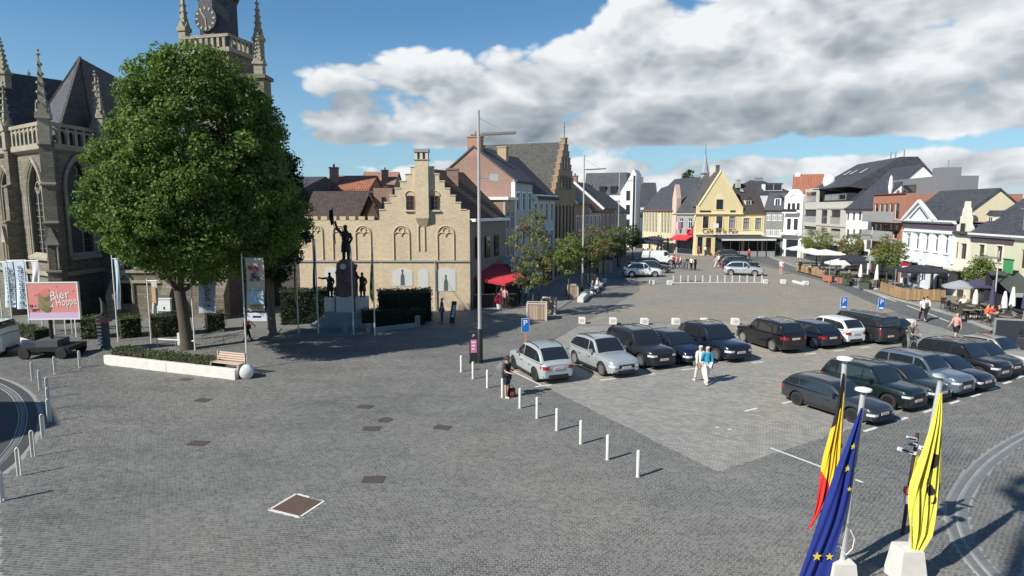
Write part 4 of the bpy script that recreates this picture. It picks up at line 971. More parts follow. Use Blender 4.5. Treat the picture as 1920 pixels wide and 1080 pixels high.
h = HT(102, 392); opt = dict(nv=1, fm=DARKW, transom=.8); w = F.w
facade(t, F, h, [((w * .18, w * .40, HT(102, 431), HT(102, 410)), opt), ((w * .55, w * .78, HT(102, 431), HT(102, 410)), opt), ((w * .18, w * .85, .1, HT(102, 449)), dict(typ='shop'))], WHR, depth=9)
gp = [(0, h - .01), (w, h - .01), (w, HT(102, 368)), (w - .5, HT(102, 364))] + [(w / 2 + (w / 2 - .6) * math.cos(a), HT(102, 366) + .95 * math.sin(a)) for a in [math.pi * k / 10 for k in range(11)]] + [(.5, HT(102, 364)), (0, HT(102, 368))]
M().prism([(a, -.04, b) for a, b in gp], (0, .5, 0)).build('gable_wall', WHR, t)
for a, b in ((.2, .34), (.44, .6), (.7, .84)): window(t, w * a, w * b, HT(102, 393), HT(102, 381), y=-.11, fm=DARKW, nv=1, transom=None)
m = M(); m.tube([(w / 2 + .9 * math.cos(a), -.1, HT(102, 374) + .8 * math.sin(a)) for a in [math.pi * k / 8 for k in range(9)]], .09, 6); m.build('gable_arch', WHITE, t, smooth=50)
M().box(w * .1, w * .9, -.8, -.04, HT(102, 400), HT(102, 397.5)).build('balcony_slab', WHITE, t); M().box(w * .12, w * .88, -.78, -.72, HT(102, 397.5), HT(102, 392)).build('balcony_rail', DARKW, t)
M().box(w * .05, w * .95, -.9, -.002, HT(102, 440), HT(102, 436)).build('balcony_slab', WHITE, t); cornice(t, w, HT(102, 443), .3, .5, WHITE)
m = M(); m.prism([(0, .5, h), (w, .5, h), (w, .5, h + .5), (w / 2, .5, HT(104, 362)), (0, .5, h + .5)], (0, 8, 0)); m.build('roof', TILER, t)
F = Front((PX(1480, 110.), 110), (PX(1536, 108.), 108)); t = begin(F, 'red_roofed_house', 'house whose bright red tiled roof rises behind the ornate white house')
facade(t, F, HT(109, 362), [], BRICKR, depth=8); rf = roof_along(t, F.w, 8, HT(109, 362), HT(113, 329), TILER, BRICKR); chimney(rf, .6, 4, HT(113, 333), HT(113, 326), .9, .9, WHITE, 1)
F = Front((PX(1393, 125.), 125), (PX(1482, 125.), 125)); t = begin(F, 'rear_hall', 'wide hipped grey roof with dormer seen behind the café wing')
h = HT(125, 363); facade(t, F, h, [], WHR, depth=14)
m = M(); m.add([(-.3, -.3, h), (F.w + .3, -.3, h), (F.w + .3, 14, h), (-.3, 14, h), (3, 6, HT(131, 338)), (F.w - 4, 6, HT(131, 338))], [(0, 1, 5, 4), (1, 2, 5), (2, 3, 4, 5), (3, 0, 4), (0, 3, 2, 1)]); rf = m.build('roof', SLATE, t)
dormer(rf, F.w * .62, h + .5, 3.6, 1.5, 1.0, fm=WHITE, gab=False); chimney(rf, F.w * .5, 6, HT(131, 341), HT(131, 334), 1.6, .6, flat('lead_grey', (.34, .36, .39)), 2)

# ------------------------------------------------------------------ right-hand row
RO, RD = Vector((45.8, 100, 0)), Vector((-.1421, -.98985, 0))
def RS(px): c = (px - 960) / FPX; return 1.0102 * (100 * c - 45.8) / (c - .1435)
def RF(a, b): return Front(RO + RD * RS(a), RO + RD * RS(b))
C5 = lambda a, b, c, d: (1460 + a / 5.4, 300 + b / 5.4, 1460 + c / 5.4, 300 + d / 5.4)      # zoomed crop -> photo
C4 = lambda a, b, c, d: (1690 + a / 4.909, 340 + b / 4.909, 1690 + c / 4.909, 340 + d / 4.909)
SAND = plaster('sand_grey_render', (.52, .49, .43)); 
F = RF(1504, 1582.5); t = begin(F, 'grey_apartment_block', 'sand-grey apartment block with recessed balconies under a big slate roof', 'apartment block')
w = F.w; bx = F.L(1532, 400)[0]; hp = F.L(1518, 354)[1]; hr = F.L(1570, 378)[1]
lg = dict(typ='loggia')
wl = [(C5(250, 325, 378, 455), lg), (C5(250, 500, 378, 630), lg), (C5(250, 670, 378, 765), lg)]
wl2 = [(C5(430, 505, 490, 645), dict(fm=DARKW, nv=1, curtain=.9)), (C5(522, 505, 622, 652), lg), (C5(430, 690, 490, 790), dict(fm=DARKW, nv=1, curtain=.5)), (C5(522, 695, 622, 790), lg)]
facade(t, F, hr, [(r[0], r[1]) for r in wl[1:] + wl2] + [((.5, w - .5, .1, 2.9), dict(typ='shop'))], SAND, depth=13, fm=DARKW)
x0, x1, z0, z1 = F.rect(*C5(250, 325, 378, 455))
b_ = thing('x', '', ''); bpy.data.objects.remove(b_)
cut_wall(t, bx, hp - hr - .004, [(max(x0, .1), min(x1, bx - .1), max(z0 - hr, .05), z1 - hr)], SAND, z_off=hr + .004, name='upper_wall')
M().box(.01, bx - .01, .9, 6, hr, hp - .01).build('upper_block', DARKW, t); M().box(x0, x1, .02, .05, hr + .1, hr + 1.0).build('balcony_glass', CURT, t)
for yy in (655, 470): zz = F.L(1575, 300 + yy / 5.4)[1]; M().box(bx, w, -.12, -.002, zz - .3, zz).build('string_band', SAND, t)
rz_ = F.L(1545, 321)[1]
m = M(); m.prism([(bx * .6, -.1, hr + 1.9), (bx * .6, 6.0, rz_ + 1.2), (bx * .6, 8, rz_ + 1.2), (bx * .6, 13, hr)], (w - bx * .6 + .1, 0, 0)); rf = m.build('roof', SLATE, t)
M().prism([(w - .02, .2, hr), (w - .02, 6.0, rz_ + 1.1), (w - .02, 13, hr)], (.02, 0, 0)).build('gable_wall', SLATE, t)
x0, x1, z0, z1 = F.rect(*C5(470, 340, 690, 415)); at = M().box(x0, x1, -.02, 1.2, hr, z1).build('attic', DARKW, t)
for i in range(3): window(at, x0 + (x1 - x0) * (i + .06) / 3, x0 + (x1 - x0) * (i + .94) / 3, hr + .2, z1 - .1, y=-.09, fm=GALV, nv=1, transom=None, curtain=.3)
sl = math.atan2(rz_ + 1.2 - hr - 1.9, 6.1)
for a in (.42, .55, .75): skylight(rf, w * a, 3.4, hr + 1.9 + 3.5 * math.tan(sl) + .05, sl, .9, 1.3)
M().lathe([(.0, hp + 1.9), (.75, hp + 1.5), (.9, hp + .8), (.6, hp)], (bx + .6, 1.2, 0), 12).build('white_parasol', WHITE, t, smooth=60)
for a in (.1, .18, .32): M().cyl((w * (.6 + a), 7, rz_ + 1.2), (w * (.6 + a), 7, rz_ + 2.2), .09, n=6).build('flue', GALV, rf)

F = RF(1583.5, 1631); t = begin(F, 'white_terraced_house', 'plain white house with four windows a row under a blue slate roof')
h = F.L(1605, 391)[1]; opt = dict(fm=DARKW, nv=2, transom=.6)
wl = [(C5(a, y0, b, y1), opt) for y0, y1 in ((530, 610), (702, 785)) for a, b in ((685, 712), (747, 772), (808, 835), (870, 903))]
facade(t, F, h, wl + [((.4, F.w - .4, .1, 2.8), dict(typ='shop'))], WHR, depth=10); roof_along(t, F.w, 10, h, F.L(1625, 330)[1] + 1.0, BLUET, WHR); cornice(t, F.w, h - .2, .28, .35, flat('purple_gutter', (.10, .06, .08), .7))

BRM = brick('smooth_red_brick', (.46, .19, .125), (.40, .16, .105), (.36, .19, .14), bw=.3, bh=.08, stain=.15)
F = RF(1631.5, 1691); t = begin(F, 'brick_balcony_block', 'modern red brick block with rows of tall glazing and long balconies', 'apartment block')
h = F.L(1660, 366)[1]; w = F.w
x0, x1, z0, z1 = F.rect(*C5(962, 440, 1222, 608)); xa, xb, za, zb = F.rect(*C5(935, 650, 1215, 800))
n_ = 5; opt = dict(fm=WHITE, nv=1, transom=None, curtain=.15)
wl = [((x0 + (x1 - x0) * (i + .08) / n_, x0 + (x1 - x0) * (i + .92) / n_, zz0, zz1), opt) for zz0, zz1 in ((z0 + .1, z1), (za + .1, zb)) for i in range(n_)]
facade(t, F, h, wl + [((.4, w - .4, .1, 2.9), dict(typ='shop'))], BRM, depth=11)
for zz in (z0, za): M().box(-.1, w + .05, -1.1, -.002, zz - .22, zz).build('balcony_slab', KERB, t); M().box(-.08, w, -1.08, -1.05, zz, zz + .95).build('balcony_glass', CURT, t)
cornice(t, w, h - .02, .18, .15, flat('maroon_coping', (.2, .05, .05), .6))
GP = flat('grey_cladding', (.20, .205, .21), rough=.6, var=.06)
zt = F.L(1660, 338)[1] + .2; ph = M().box(-4.0, w - 1.6, 3.0, 6.5, h, zt).build('penthouse', GP, t)
window(ph, -2.2, w - 4.6, h + .3, zt - .7, y=2.95, fm=DARKW, nv=4, transom=None)
M().box(w - 2.2, w - .6, 3.4, 5.4, h, zt + .9).build('lift_tower', GP, ph); M().box(w - .6, w + 2.2, 3.5, 5.6, h, zt - .1).build('rear_block', GP, ph)
m = M(); m.cyl((w - 1.2, 4.4, zt + .9), (w - 1.2, 4.4, zt + 1.7), .06, n=6); m.build('flue', GALV, ph)
M().lathe([(.0, h + 2.3), (.16, h + 2.0), (.26, h + .9), (.1, h)], (1.3, 1.2, 0), 8).build('folded_parasol', WHITE, ph)

PBW = plaster('pale_blue_white_render', (.66, .70, .73), var=.06)
F = RF(1692, 1790); t = begin(F, 'pedimented_white_house', 'pale blue-white classical house with pediment and five tall windows')
w = F.w; h = F.L(1740, 428)[1]
opt = dict(fm=WHITE, nv=2, transom=.72, sur=WHITE, sill=WHITE, sw=.14)
wl = [(C4(a + 6, 478, b - 6, y1), opt) for a, b, y1 in ((42, 92, 615), (125, 175, 628), (212, 262, 640), (300, 352, 652), (392, 446, 668))]
sh = [((w * .04, w * .16, .1, 2.4), dict(typ='door', fm=DARKW)), ((w * .2, w * .36, .3, 2.4), dict(typ='shop')), ((w * .42, w * .52, .8, 2.3), {}), ((w * .6, w * .68, .1, 2.4), dict(typ='door', fm=DARKW)), ((w * .72, w * .93, .3, 2.4), dict(typ='shop'))]
facade(t, F, h, wl + sh, PBW, depth=6.4, sidemat=CREAM)
for i in range(6):
    x = .16 + (w - .32) * i / 5; M().box(x - .14, x + .14, -.12, -.002, 2.9, h - .5).build('pilaster', WHITE, t)
cornice(t, w, h - .5, .18, .18, WHITE); M().box(-.02, w + .02, -.14, -.003, h + .0, h + .5).build('frieze', flat('purple_frieze', (.09, .065, .085), .7), t); cornice(t, w, h + .5, .3, .45, WHITE)
M().box(0, w, .0, 6.4, h, h + .5).build('parapet', WHITE, t)
pc, pw = w * .38, w * .30; hz = h + .8
M().prism([(pc - pw, -.35, hz), (pc + pw, -.35, hz), (pc, -.35, hz + 1.7)], (0, .3, 0)).build('pediment', PBW, t); M().prism([(pc - pw, -.04, hz), (pc + pw, -.04, hz), (pc, -.04, hz + 1.72)], (0, 3.4, 0)).build('pediment_roof', SLATE, t)
m = M()
for s in (-1, 1): m.beam((pc + s * (pw + .1), -.45, hz + .05), (pc, -.45, hz + 1.85), .25, .24)
m.build('raking_cornice', WHITE, t); m = M()
for s in (-1, 1): m.beam((pc + s * pw * .62, -.37, hz + .1), (pc, -.37, hz + 1.2), .06, .12)
m.build('pediment_moulding', flat('purple_frieze', (.09, .065, .085), .7), t)
roof_along(t, w, 6.4, h + .75, h + 3.5, SLATE, CREAM, over=.1)
for xx in (.06, .55): M().box(w * xx, w * (xx + .3), -.5, -.01, 2.55, 2.95).build('shop_fascia', WHITE, t)

CRG = plaster('cream_green_render', (.60, .60, .44)); CRT = plaster('cream_white_render', (.70, .66, .54))
F = RF(1790.5, 1820); t = begin(F, 'small_ornate_house', 'slim cream house with little scrolled gable between classical house and cream-green house')
w = F.w; h = F.L(1806, 437)[1]
facade(t, F, h, [(C4(548, 572, 602, 715), dict(fm=BROWNW, nv=1, sur=CRT)), (C4(502, 560, 520, 710), dict(fm=BROWNW, nv=1)), ((w * .3, w * .8, .1, 2.3), dict(typ='door'))], CRT, depth=8)
gx = F.L(1807.5, 420)[0]; k = .80
gp = [(-1.2, 0), (1.2, 0), (1.2, .5), (.8, .8), (.75, 1.5), (.5, 1.6), (.42, 2.2), (.2, 2.35), (.12, 2.9), (-.12, 2.9), (-.2, 2.35), (-.42, 2.2), (-.5, 1.6), (-.75, 1.5), (-.8, .8), (-1.2, .5)]
M().prism([(min(max(gx + a * k, 0), w), -.03, h - .01 + b * .95) for a, b in gp], (0, .4, 0)).build('gable_wall', CRT, t)
window(t, gx - .32, gx + .32, h - .2, h + .85, y=-.1, fm=BROWNW, nv=1, transom=None); roof_along(t, w, 8, h, h + 1.2, SLATE, CRT)
M().box(.1, w - .1, -.9, -.002, 2.5, 2.7).build('balcony_slab', CRT, t)
F = RF(1820.5, 1900); t = begin(F, 'cream_green_house', 'cream-green house with arched dark windows and long black slate roof')
w = F.w; h = F.L(1850, 443)[1]; opt = dict(fm=BROWNW, nv=1, transom=.72, sur=CRT, sw=.12, sill=CRT)
facade(t, F, h, [(C4(713, 582, 766, 722), opt), (C4(876, 595, 930, 740), opt), (C4(862, 800, 930, 905), opt), ((.3, 1.6, .1, 2.2), dict(typ='door'))], CRG, depth=9)
cornice(t, w, h - .1, .32, .35, WHITE); M().box(0, w, -.1, -.003, h - .5, h - .12).build('frieze', flat('purple_frieze', (.09, .065, .085), .7), t); rf = roof_along(t, w, 9, h + .2, F.L(1850, 400)[1] + 1.6, SLATE, CRG)
dormer(rf, F.L(1823, 420)[0] + .4, h + .7, .9, 1.0, 1.2, fm=CRT)
F = RF(1900.5, 2050); t = begin(F, 'end_house', 'house with grey dormer and square green sign at right edge of the picture')
w = F.w; facade(t, F, h, [((1.0, 2.0, 3.4, 4.8), dict(fm=BROWNW)), ((3, 4, 3.4, 4.8), dict(fm=BROWNW)), ((.5, 4.5, .3, 2.4), dict(typ='shop'))], CRG, depth=9)
cornice(t, w, h - .1, .32, .35, WHITE); rf = roof_along(t, w, 9, h + .2, h + 3.0, SLATE, CRG); dormer(rf, .9, h + .5, 1.5, 1.7, .4, fm=GALV, gab=False, rm=GALV)
sg = M().box(.5, 1.6, -.9, -.84, 3.0, 4.0).build('hanging_sign', flat('green_sign', (.06, .30, .10), .5), t); M().box(.4, 1.7, -.92, -.82, 4.0, 4.08).build('bracket', DARKW, sg)
# ================================================================== church
def PXZ(px, y, z): return (px - 960) / FPX * (y * _c + (HC - z) * _s)      # as PX, for things high up
def church():
    V0 = Vector((PX(-40, 51), 51, 0)); V1 = Vector((PX(44, 47), 47, 0)); V2 = Vector((PX(106, 43.5), 43.5, 0)); V3 = Vector((PX(196, 48), 48, 0))
    t = thing('church', 'gothic sandstone church with traceried windows, pinnacles and clock tower behind the big tree', 'church', V2)
    O = V2
    loc = lambda p: Vector(p) - O
    HW = HT(43.5, 283)                                     # wall head
    LEAD = flat('leaded_glass', (.035, .04, .045), rough=.25, spec=.6, var=.4, scale=8)
    def lancet(Fr, pxa, pya, pxb, pyb, n=3):
        """pointed window with mullions and tracery in the wall plane Fr; pixels give the opening"""
        x0, x1, z0, z1 = Fr.rect(pxa, pya, pxb, pyb); return x0, x1, z0, z1
    def pointed(x0, x1, z0, z1, k=10):
        """outline of a pointed arch, z1 = apex"""
        w = x1 - x0; zs = z1 - w * .87; P = [(x0, z0), (x1, z0)]
        for i in range(k + 1):
            a = math.pi / 3 * i / k; P.append((x0 + w * math.cos(a), zs + w * math.sin(a)))
        for i in range(k, -1, -1):
            a = math.pi / 3 * i / k; P.append((x1 - w * math.cos(a), zs + w * math.sin(a)))
        return P
    def bay(p0, p1, h, win, name='choir_wall', mul=3, mat=STONE):
        Fr = Front(p0, p1); w = Fr.w
        e = bpy.data.objects.new(name, None)
        # wall with a pointed opening: left and right strips, below, and the spandrels
        x0, x1, z0, z1 = win; P = pointed(x0, x1, z0, z1); zs = z1 - (x1 - x0) * .87
        m = M(); T = .55
        m.box(0, x0, 0, T, 0, h); m.box(x1, w, 0, T, 0, h); m.box(x0, x1, 0, T, 0, z0)
        arc = [p for p in P[2:]]; mid = len(arc) // 2
        R_ = [(x1, zs)] + [p for p in arc[1:mid]] + [((x0 + x1) / 2, z1)]; 
        m.prism([(a, 0, b) for a, b in R_] + [((x0 + x1) / 2, 0, h), (x1, 0, h)], (0, T, 0))
        L_ = [(x0 + x1 - a, b) for a, b in R_]
        m.prism([(a, 0, b) for a, b in L_] + [((x0 + x1) / 2, 0, h), (x0, 0, h)], (0, T, 0))
        wall = m.build(name, mat, t, loc(Fr.p0), Fr.rz)
        # splayed mouldings
        for k, (g, y) in enumerate(((.0, .02), (.14, -.06), (.30, -.10))):
            Q = pointed(x0 - g, x1 + g, z0, z1 + g * 1.15); m = M()
            m.tube([(Q[0][0], y, z0)] + [(a, y, b) for a, b in Q[2:][::-1]] + [(Q[1][0], y, z0)], .075 + .02 * k, 6); m.build('arch_moulding', STONEL, wall, smooth=50)
        M().prism([(x0 - .35, -.28, z0 - .12), (x0 - .35, .1, z0 + .18), (x0 - .35, .1, z0 - .3), (x0 - .35, -.28, z0 - .3)], (x1 - x0 + .7, 0, 0)).build('sloping_sill', STONEL, wall)
        # glass and tracery
        m = M(); m.prism([(a, .36, b) for a, b in P], (0, .03, 0)); gl = m.build('window', LEAD, wall)
        m = M(); w_ = (x1 - x0)
        for i in range(1, mul): x = x0 + w_ * i / mul; m.box(x - .05, x + .05, .26, .38, z0, zs + w_ * .12)
        for i in range(mul):
            c = x0 + w_ * (i + .5) / mul; r = w_ / mul / 2
            m.tube([(c + r * math.cos(a), .32, zs + w_ * .02 + r * 1.4 * math.sin(a)) for a in [math.pi * j / 8 for j in range(9)]], .04, 5)
        for cxx, czz, rr in ((.33, .24, .15), (.67, .24, .15), (.5, .50, .16)):
            m.tube([(x0 + w_ * cxx + w_ * rr * math.cos(a), .32, zs + w_ * czz + w_ * rr * math.sin(a)) for a in [2 * math.pi * j / 12 for j in range(13)]], .045, 5)
        for i in range(1, 9): zz = z0 + (zs - z0) * i / 9; m.box(x0, x1, .33, .35, zz - .012, zz + .012)
        m.build('tracery', STONEL, gl, smooth=50)
        # balustrade and cornice
        m = M(); m.prism([(-.2, 0, h), (-.2, -.35, h + .15), (-.2, -.35, h + .35), (-.2, 0, h + .35)], (w + .4, 0, 0)); m.build('cornice', STONEL, wall)
        m = M(); hb = 1.35; nb = max(3, int(w / .75))
        m.box(-.1, w + .1, -.32, -.1, h + .35, h + .55); m.box(-.1, w + .1, -.34, -.08, h + .35 + hb, h + .6 + hb)
        for i in range(nb + 1): x = w * i / nb; m.box(x - .13, x + .13, -.30, -.12, h + .55, h + .35 + hb)
        for i in range(nb):
            c = w * (i + .5) / nb; r = w / nb / 2 - .1
            m.tube([(c + r * math.cos(a), -.2, h + hb - .1 + r * math.sin(a)) for a in [math.pi * j / 6 for j in range(7)]], .09, 5)
        m.build('balustrade', STONEL, wall)
        return Fr, wall
    def pinnacle(m, x, y, z, s=1.0, hgt=4.0):
        """crocketed spire on a square shaft"""
        m.box(x - .32*s, x + .32*s, y - .32*s, y + .32*s, z, z + hgt * .3)
        m.box(x - .42*s, x + .42*s, y - .42*s, y + .42*s, z + hgt * .28, z + hgt * .34)
        for k in range(4):                                   # little gables
            a = math.pi / 2 * k; c, s_ = math.cos(a), math.sin(a)
            m.prism([(x + c * .34*s - s_ * .3*s, y + s_ * .34*s + c * .3*s, z + hgt * .34), (x + c * .34*s + s_ * .3*s, y + s_ * .34*s - c * .3*s, z + hgt * .34), (x + c * .34*s, y + s_ * .34*s, z + hgt * .46)], (c * .06, s_ * .06, 0))
        zb, zt = z + hgt * .34, z + hgt
        m.lathe([(.36*s, zb), (.05*s, zt - .25), (.02, zt - .2)], (x, y, 0), 4, a0=math.pi / 4)
        for i in range(6):
            f = i / 6; r = .36*s * (1 - f) * .72 + .05; zz = zb + (zt - zb) * f * .92 + .15
            for k in range(4):
                a = math.pi / 2 * k + math.pi / 4; m.obox((x + r * math.cos(a) * 1.1, y + r * math.sin(a) * 1.1, zz), (.14*s, .14*s, .14*s), a, .6)
        m.lathe([(.02, zt - .3), (.16*s, zt - .12), (.02, zt), (.10*s, zt + .12), (0, zt + .25)], (x, y, 0), 6)
    def buttress(p, nrm, h, wide=.75, out=1.25, pin=5.2, s=1.0):
        """stepped buttress at a corner, pinnacle on top"""
        a = math.atan2(nrm.y, nrm.x); b = bpy.data.objects.new('x', None); bpy.data.objects.remove(b)
        m = M()
        for z0, z1, o in ((0, h * .30, out), (h * .30, h * .58, out * .8), (h * .58, h * .80, out * .6), (h * .80, h + .3, out * .42)):
            m.box(-.2, o, -wide / 2, wide / 2, z0, z1)
            m.prism([(0, -wide / 2 - .06, z1), (o + .08, -wide / 2 - .06, z1), (o + .08, -wide / 2 - .06, z1 + .1), (0, -wide / 2 - .06, z1 + .45)], (0, wide + .12, 0))
        o = m.build('buttress', STONE, t, loc(p), a)
        # gabled niche on the lower stage
        m = M(); xo = out * .8
        for sgn in (-1, 1): m.cyl((xo + .12, sgn * wide * .38, h * .32), (xo + .12, sgn * wide * .38, h * .46), .06, n=6)
        m.prism([(xo - .05, -wide * .55, h * .46), (xo - .05, wide * .55, h * .46), (xo - .05, 0, h * .56)], (.25, 0, 0)); m.build('niche', STONEL, o)
        m = M(); pinnacle(m, out * .25, 0, h + .4, s, pin); m.build('pinnacle', STONEL, o)
        return o
    # bays
    F1 = Front(V1, V2); F2 = Front(V2, V3); F0 = Front(V0, V1)
    def wrect(Fr, a, b, c, d): x0, x1, z0, z1 = Fr.rect(a, b, c, d); return (x0, x1, z0, z1)
    bay(V1, V2, HW, wrect(F1, 56, 305, 84, 478))
    bay(V2, V3, HW, wrect(F2, 128, 300, 172, 478))
    bay(V0, V1, HW, wrect(F0, 8, 320, 27, 490), mul=2)
    # low sacristy wall right of the choir, then the aisle behind the tree
    V4 = Vector((PX(208, 45), 45, 0)); V5 = Vector((PX(420, 45), 45, 0)); F4 = Front(V4, V5)
    x_, w_ = [], F4.w; hs = HT(45, 505)
    holes = []
    for a, b in ((225, 248), (312, 338)):
        r = F4.rect(a, 530, b, 570); holes.append((r[0], r[1], r[2], r[3]))
    cw = cut_wall(t, w_, hs, holes, STONE, t=.45, name='sacristy_wall'); cw.location = loc(V4); cw.rotation_euler[2] = F4.rz
    M().box(.01, w_ - .01, .46, 5, 0, hs - .01).build('sacristy_body', STONESH, t, loc(V4), F4.rz)
    for a, b, c, d in holes:
        P = pointed(a - .1, b + .1, c, d + .7); m = M(); m.tube([(a - .1, -.05, c)] + [(p, -.05, q) for p, q in P[2:][::-1]] + [(b + .1, -.05, c)], .11, 6); m.build('arch_moulding', STONEL, cw, smooth=50)
        M().box(a, b, .3, .36, c, d).build('window', LEAD, cw)
    for z in (hs - .25, hs * .72): M().box(-.05, w_ + .05, -.14, -.002, z, z + .2).build('string_course', STONEL, cw)
    for i in range(6):
        x = w_ * (i + .3) / 6; m = M(); m.lathe([(.28, hs), (.34, hs + .4), (.2, hs + .7), (.26, hs + .95), (0, hs + 1.15)], (x, .2, 0), 7); m.build('statue_finial', STONEL, cw)
    for xx in (.2, w_ * .5, w_ - .2): M().prism([(xx - .35, -.8, 0), (xx - .35, 0, 0), (xx - .35, 0, hs * .8), (xx - .35, -.5, hs * .62), (xx - .35, -.8, hs * .5)], (.7, 0, 0)).build('buttress', STONE, t, loc(V4), F4.rz)
    A0 = Vector((PX(300, 52), 52, 0)); A1 = Vector((PX(560, 50.5), 50.5, 0)); FA = Front(A0, A1); ha = HT(50, 362)
    nv = M().box(0, FA.w, 0, 12, 0, ha).build('nave_wall', STONESH, t, loc(A0), FA.rz)
    for i in range(4):
        x = FA.w * (i + .5) / 4; Q = pointed(x - .7, x + .7, 3.0, ha - 1.4); m = M(); m.prism([(a, -.05, b) for a, b in Q], (0, .04, 0)); m.build('window', LEAD, nv)
        m = M(); m.tube([(Q[0][0], -.1, 3.0)] + [(a, -.1, b) for a, b in Q[2:][::-1]] + [(Q[1][0], -.1, 3.0)], .1, 6); m.build('arch_moulding', STONEL, nv, smooth=50)
    for i in range(5): x = FA.w * i / 4; M().box(x - .4, x + .4, -.9, -.002, 0, ha - .8).build('buttress', STONESH, nv)
    m = M(); m.prism([(-.2, -.4, ha), (-.2, 6, ha + 1.6), (-.2, 12.4, ha)], (FA.w + .1, 0, 0)); m.build('roof', SLATE, nv)
    # buttresses with pinnacles
    n1 = (F1.n + F2.n).normalized(); buttress(V2, n1, HW, pin=6.0)
    n0 = (F0.n + F1.n).normalized(); buttress(V1, n0, HW, pin=4.6, wide=.65, s=.85)
    buttress(V3, (F2.n + Vector((.6, 0, 0))).normalized(), HW, pin=5.6)
    # polygonal choir roof
    E1 = Vector((PXZ(150, 48.5, 19), 48.5, HT(48.5, 108))); hb = HW + .6
    far = Vector((PX(300, 64), 64, E1.z)); 
    P1, P2, P3 = (Vector((v.x, v.y, hb)) for v in (V1 + Vector((.3, .3, 0)), V2 + Vector((.2, .5, 0)), V3 + Vector((-.2, .2, 0))))
    R3 = Vector((PX(330, 60), 60, hb)); P0 = P1 + Vector((-1.5, 6, 0)); R0 = P0 + Vector((4, 14, 0))
    m = M(); vs = [loc(p) for p in (P0, P1, P2, P3, R3, E1, far, R0)]
    m.add(vs, [(0, 1, 5), (1, 2, 5), (2, 3, 5), (3, 4, 6, 5), (0, 5, 6, 7), (4, 7, 6), (4, 3, 2, 1, 0, 7)]); m.build('choir_roof', SLATE, t)
    m = M()
    for p in (P1, P2, P3): m.beam(loc(p) + Vector((0, 0, .03)), loc(E1) + Vector((0, 0, .05)), .16, .1)
    m.build('roof_hip', SLATE2, t)
    m = M(); m.prism([loc(Vector((p.x, p.y, 0))) for p in (V1, V2, V3, R3, R0, P0)], (0, 0, hb - .05)); m = M()
    # side chapel gable at the left edge
    g0 = Vector((PX(-70, 52), 52, 0)); g1 = Vector((PX(62, 52), 52, 0)); gx = Vector((PX(6, 52), 52, HT(52, 138)))
    m = M(); m.prism([loc(Vector((g0.x, 52, HW - 2))), loc(Vector((g1.x, 52, HW - 2))), loc(gx)], (0, .6, 0)); gw = m.build('chapel_gable', STONE, t)
    m = M(); b_ = loc(gx); m.prism([loc(Vector((g1.x + .2, 52, HW - 2))), b_ + Vector((0, 0, .15)), b_ + Vector((8, 12, .15)), loc(Vector((g1.x + 8, 64, HW - 2)))], (0, 0, .2)); m.build('chapel_roof', SLATE, t)
    Q = pointed(loc(Vector((PX(8, 52), 0, 0))).x, loc(Vector((PX(26, 52), 0, 0))).x, HT(52, 262), HT(52, 205)); yy = loc(Vector((0, 52, 0))).y
    m = M(); m.prism([(a, yy - .05, b) for a, b in Q], (0, .04, 0)); m.build('window', LEAD, gw)
    m = M(); m.tube([(a, yy - .1, b) for a, b in Q[2:][::-1]], .12, 6); m.build('arch_moulding', STONEL, gw, smooth=50)
    for px, py0, py1, yy, s in ((10, 165, 75, 52, 1.3), (60, 165, 135, 60, .7), (184, 250, 150, 47.3, .8)):
        m = M(); p = Vector((PXZ(px, yy, 17), yy, 0)); pinnacle(m, 0, 0, HT(yy, py0), s * .8, HT(yy, py1) - HT(yy, py0)); m.build('pinnacle', STONEL, t, loc(p))
    # inner body so that no daylight shows through the bays
    m = M(); P = [V1 + Vector((.6, .9, 0)), V2 + Vector((.1, 1.1, 0)), V3 + Vector((-.7, .3, 0)), V3 + Vector((3, 10, 0)), V1 + Vector((2, 14, 0))]
    m.prism([loc(p) for p in P], (0, 0, HW)); m.build('inner_wall', STONESH, t)
    # tower
    TY = 60.; x0, x1 = PXZ(346, TY, 24), PXZ(444, TY, 24); zt = HT(TY, 66); cx = (x0 + x1) / 2; tw = x1 - x0; c = loc(Vector((cx, TY + tw / 2, 0)))
    TR = Matrix.Rotation(R(-14), 3, 'Z')
    tr = R(-14)
    tower = M().box(-tw/2, tw/2, -tw/2, tw/2, 0, zt - 1.6).build('tower', STONE, t, c, tr)
    m = M(); m.box(-tw/2 - .3, tw/2 + .3, -tw/2 - .3, tw/2 + .3, zt - 1.6, zt - 1.2); m.build('tower_cornice', STONEL, tower)
    m = M()
    for k in range(4):
        a = math.pi / 2 * k; 
        for i in range(8):
            x = -tw/2 + tw * (i + .5) / 8; q = Matrix.Rotation(a, 3, 'Z') @ Vector((x, -tw/2 - .1, zt - .7)); m.obox(q, (.26, .26, 1.0), a)
        q = Matrix.Rotation(a, 3, 'Z') @ Vector((0, -tw/2 - .1, zt - .15)); m.obox(q, (tw + .45, .36, .26), a)
    m.build('tower_balustrade', STONEL, tower)
    for sx_, hh in ((-1, 6.0), (1, 6.0)):
        for sy in (-1, 1):
            if sx_ == 1 and sy == -1: continue
            m = M(); pinnacle(m, sx_ * (tw/2 - .1), sy * (tw/2 - .1), zt - 1.2, 1.1, hh); m.build('tower_pinnacle', STONEL, tower)
    r = 68 / 2 / FPX * TY * 1.0; zo = HT(TY, -14)
    oc = M().lathe([(r, zt - 1.6), (r, zo), (r + .25, zo + .1), (r + .25, zo + .35), (r * .8, zo + 1.8), (r * .35, zo + 3.2), (r * .3, zo + 4.6), (r * .4, zo + 5), (.06, zo + 7.5), (0, zo + 8)], (-.35, 0, 0), 8, a0=R(22.5)).build('octagon', SLATE, tower)
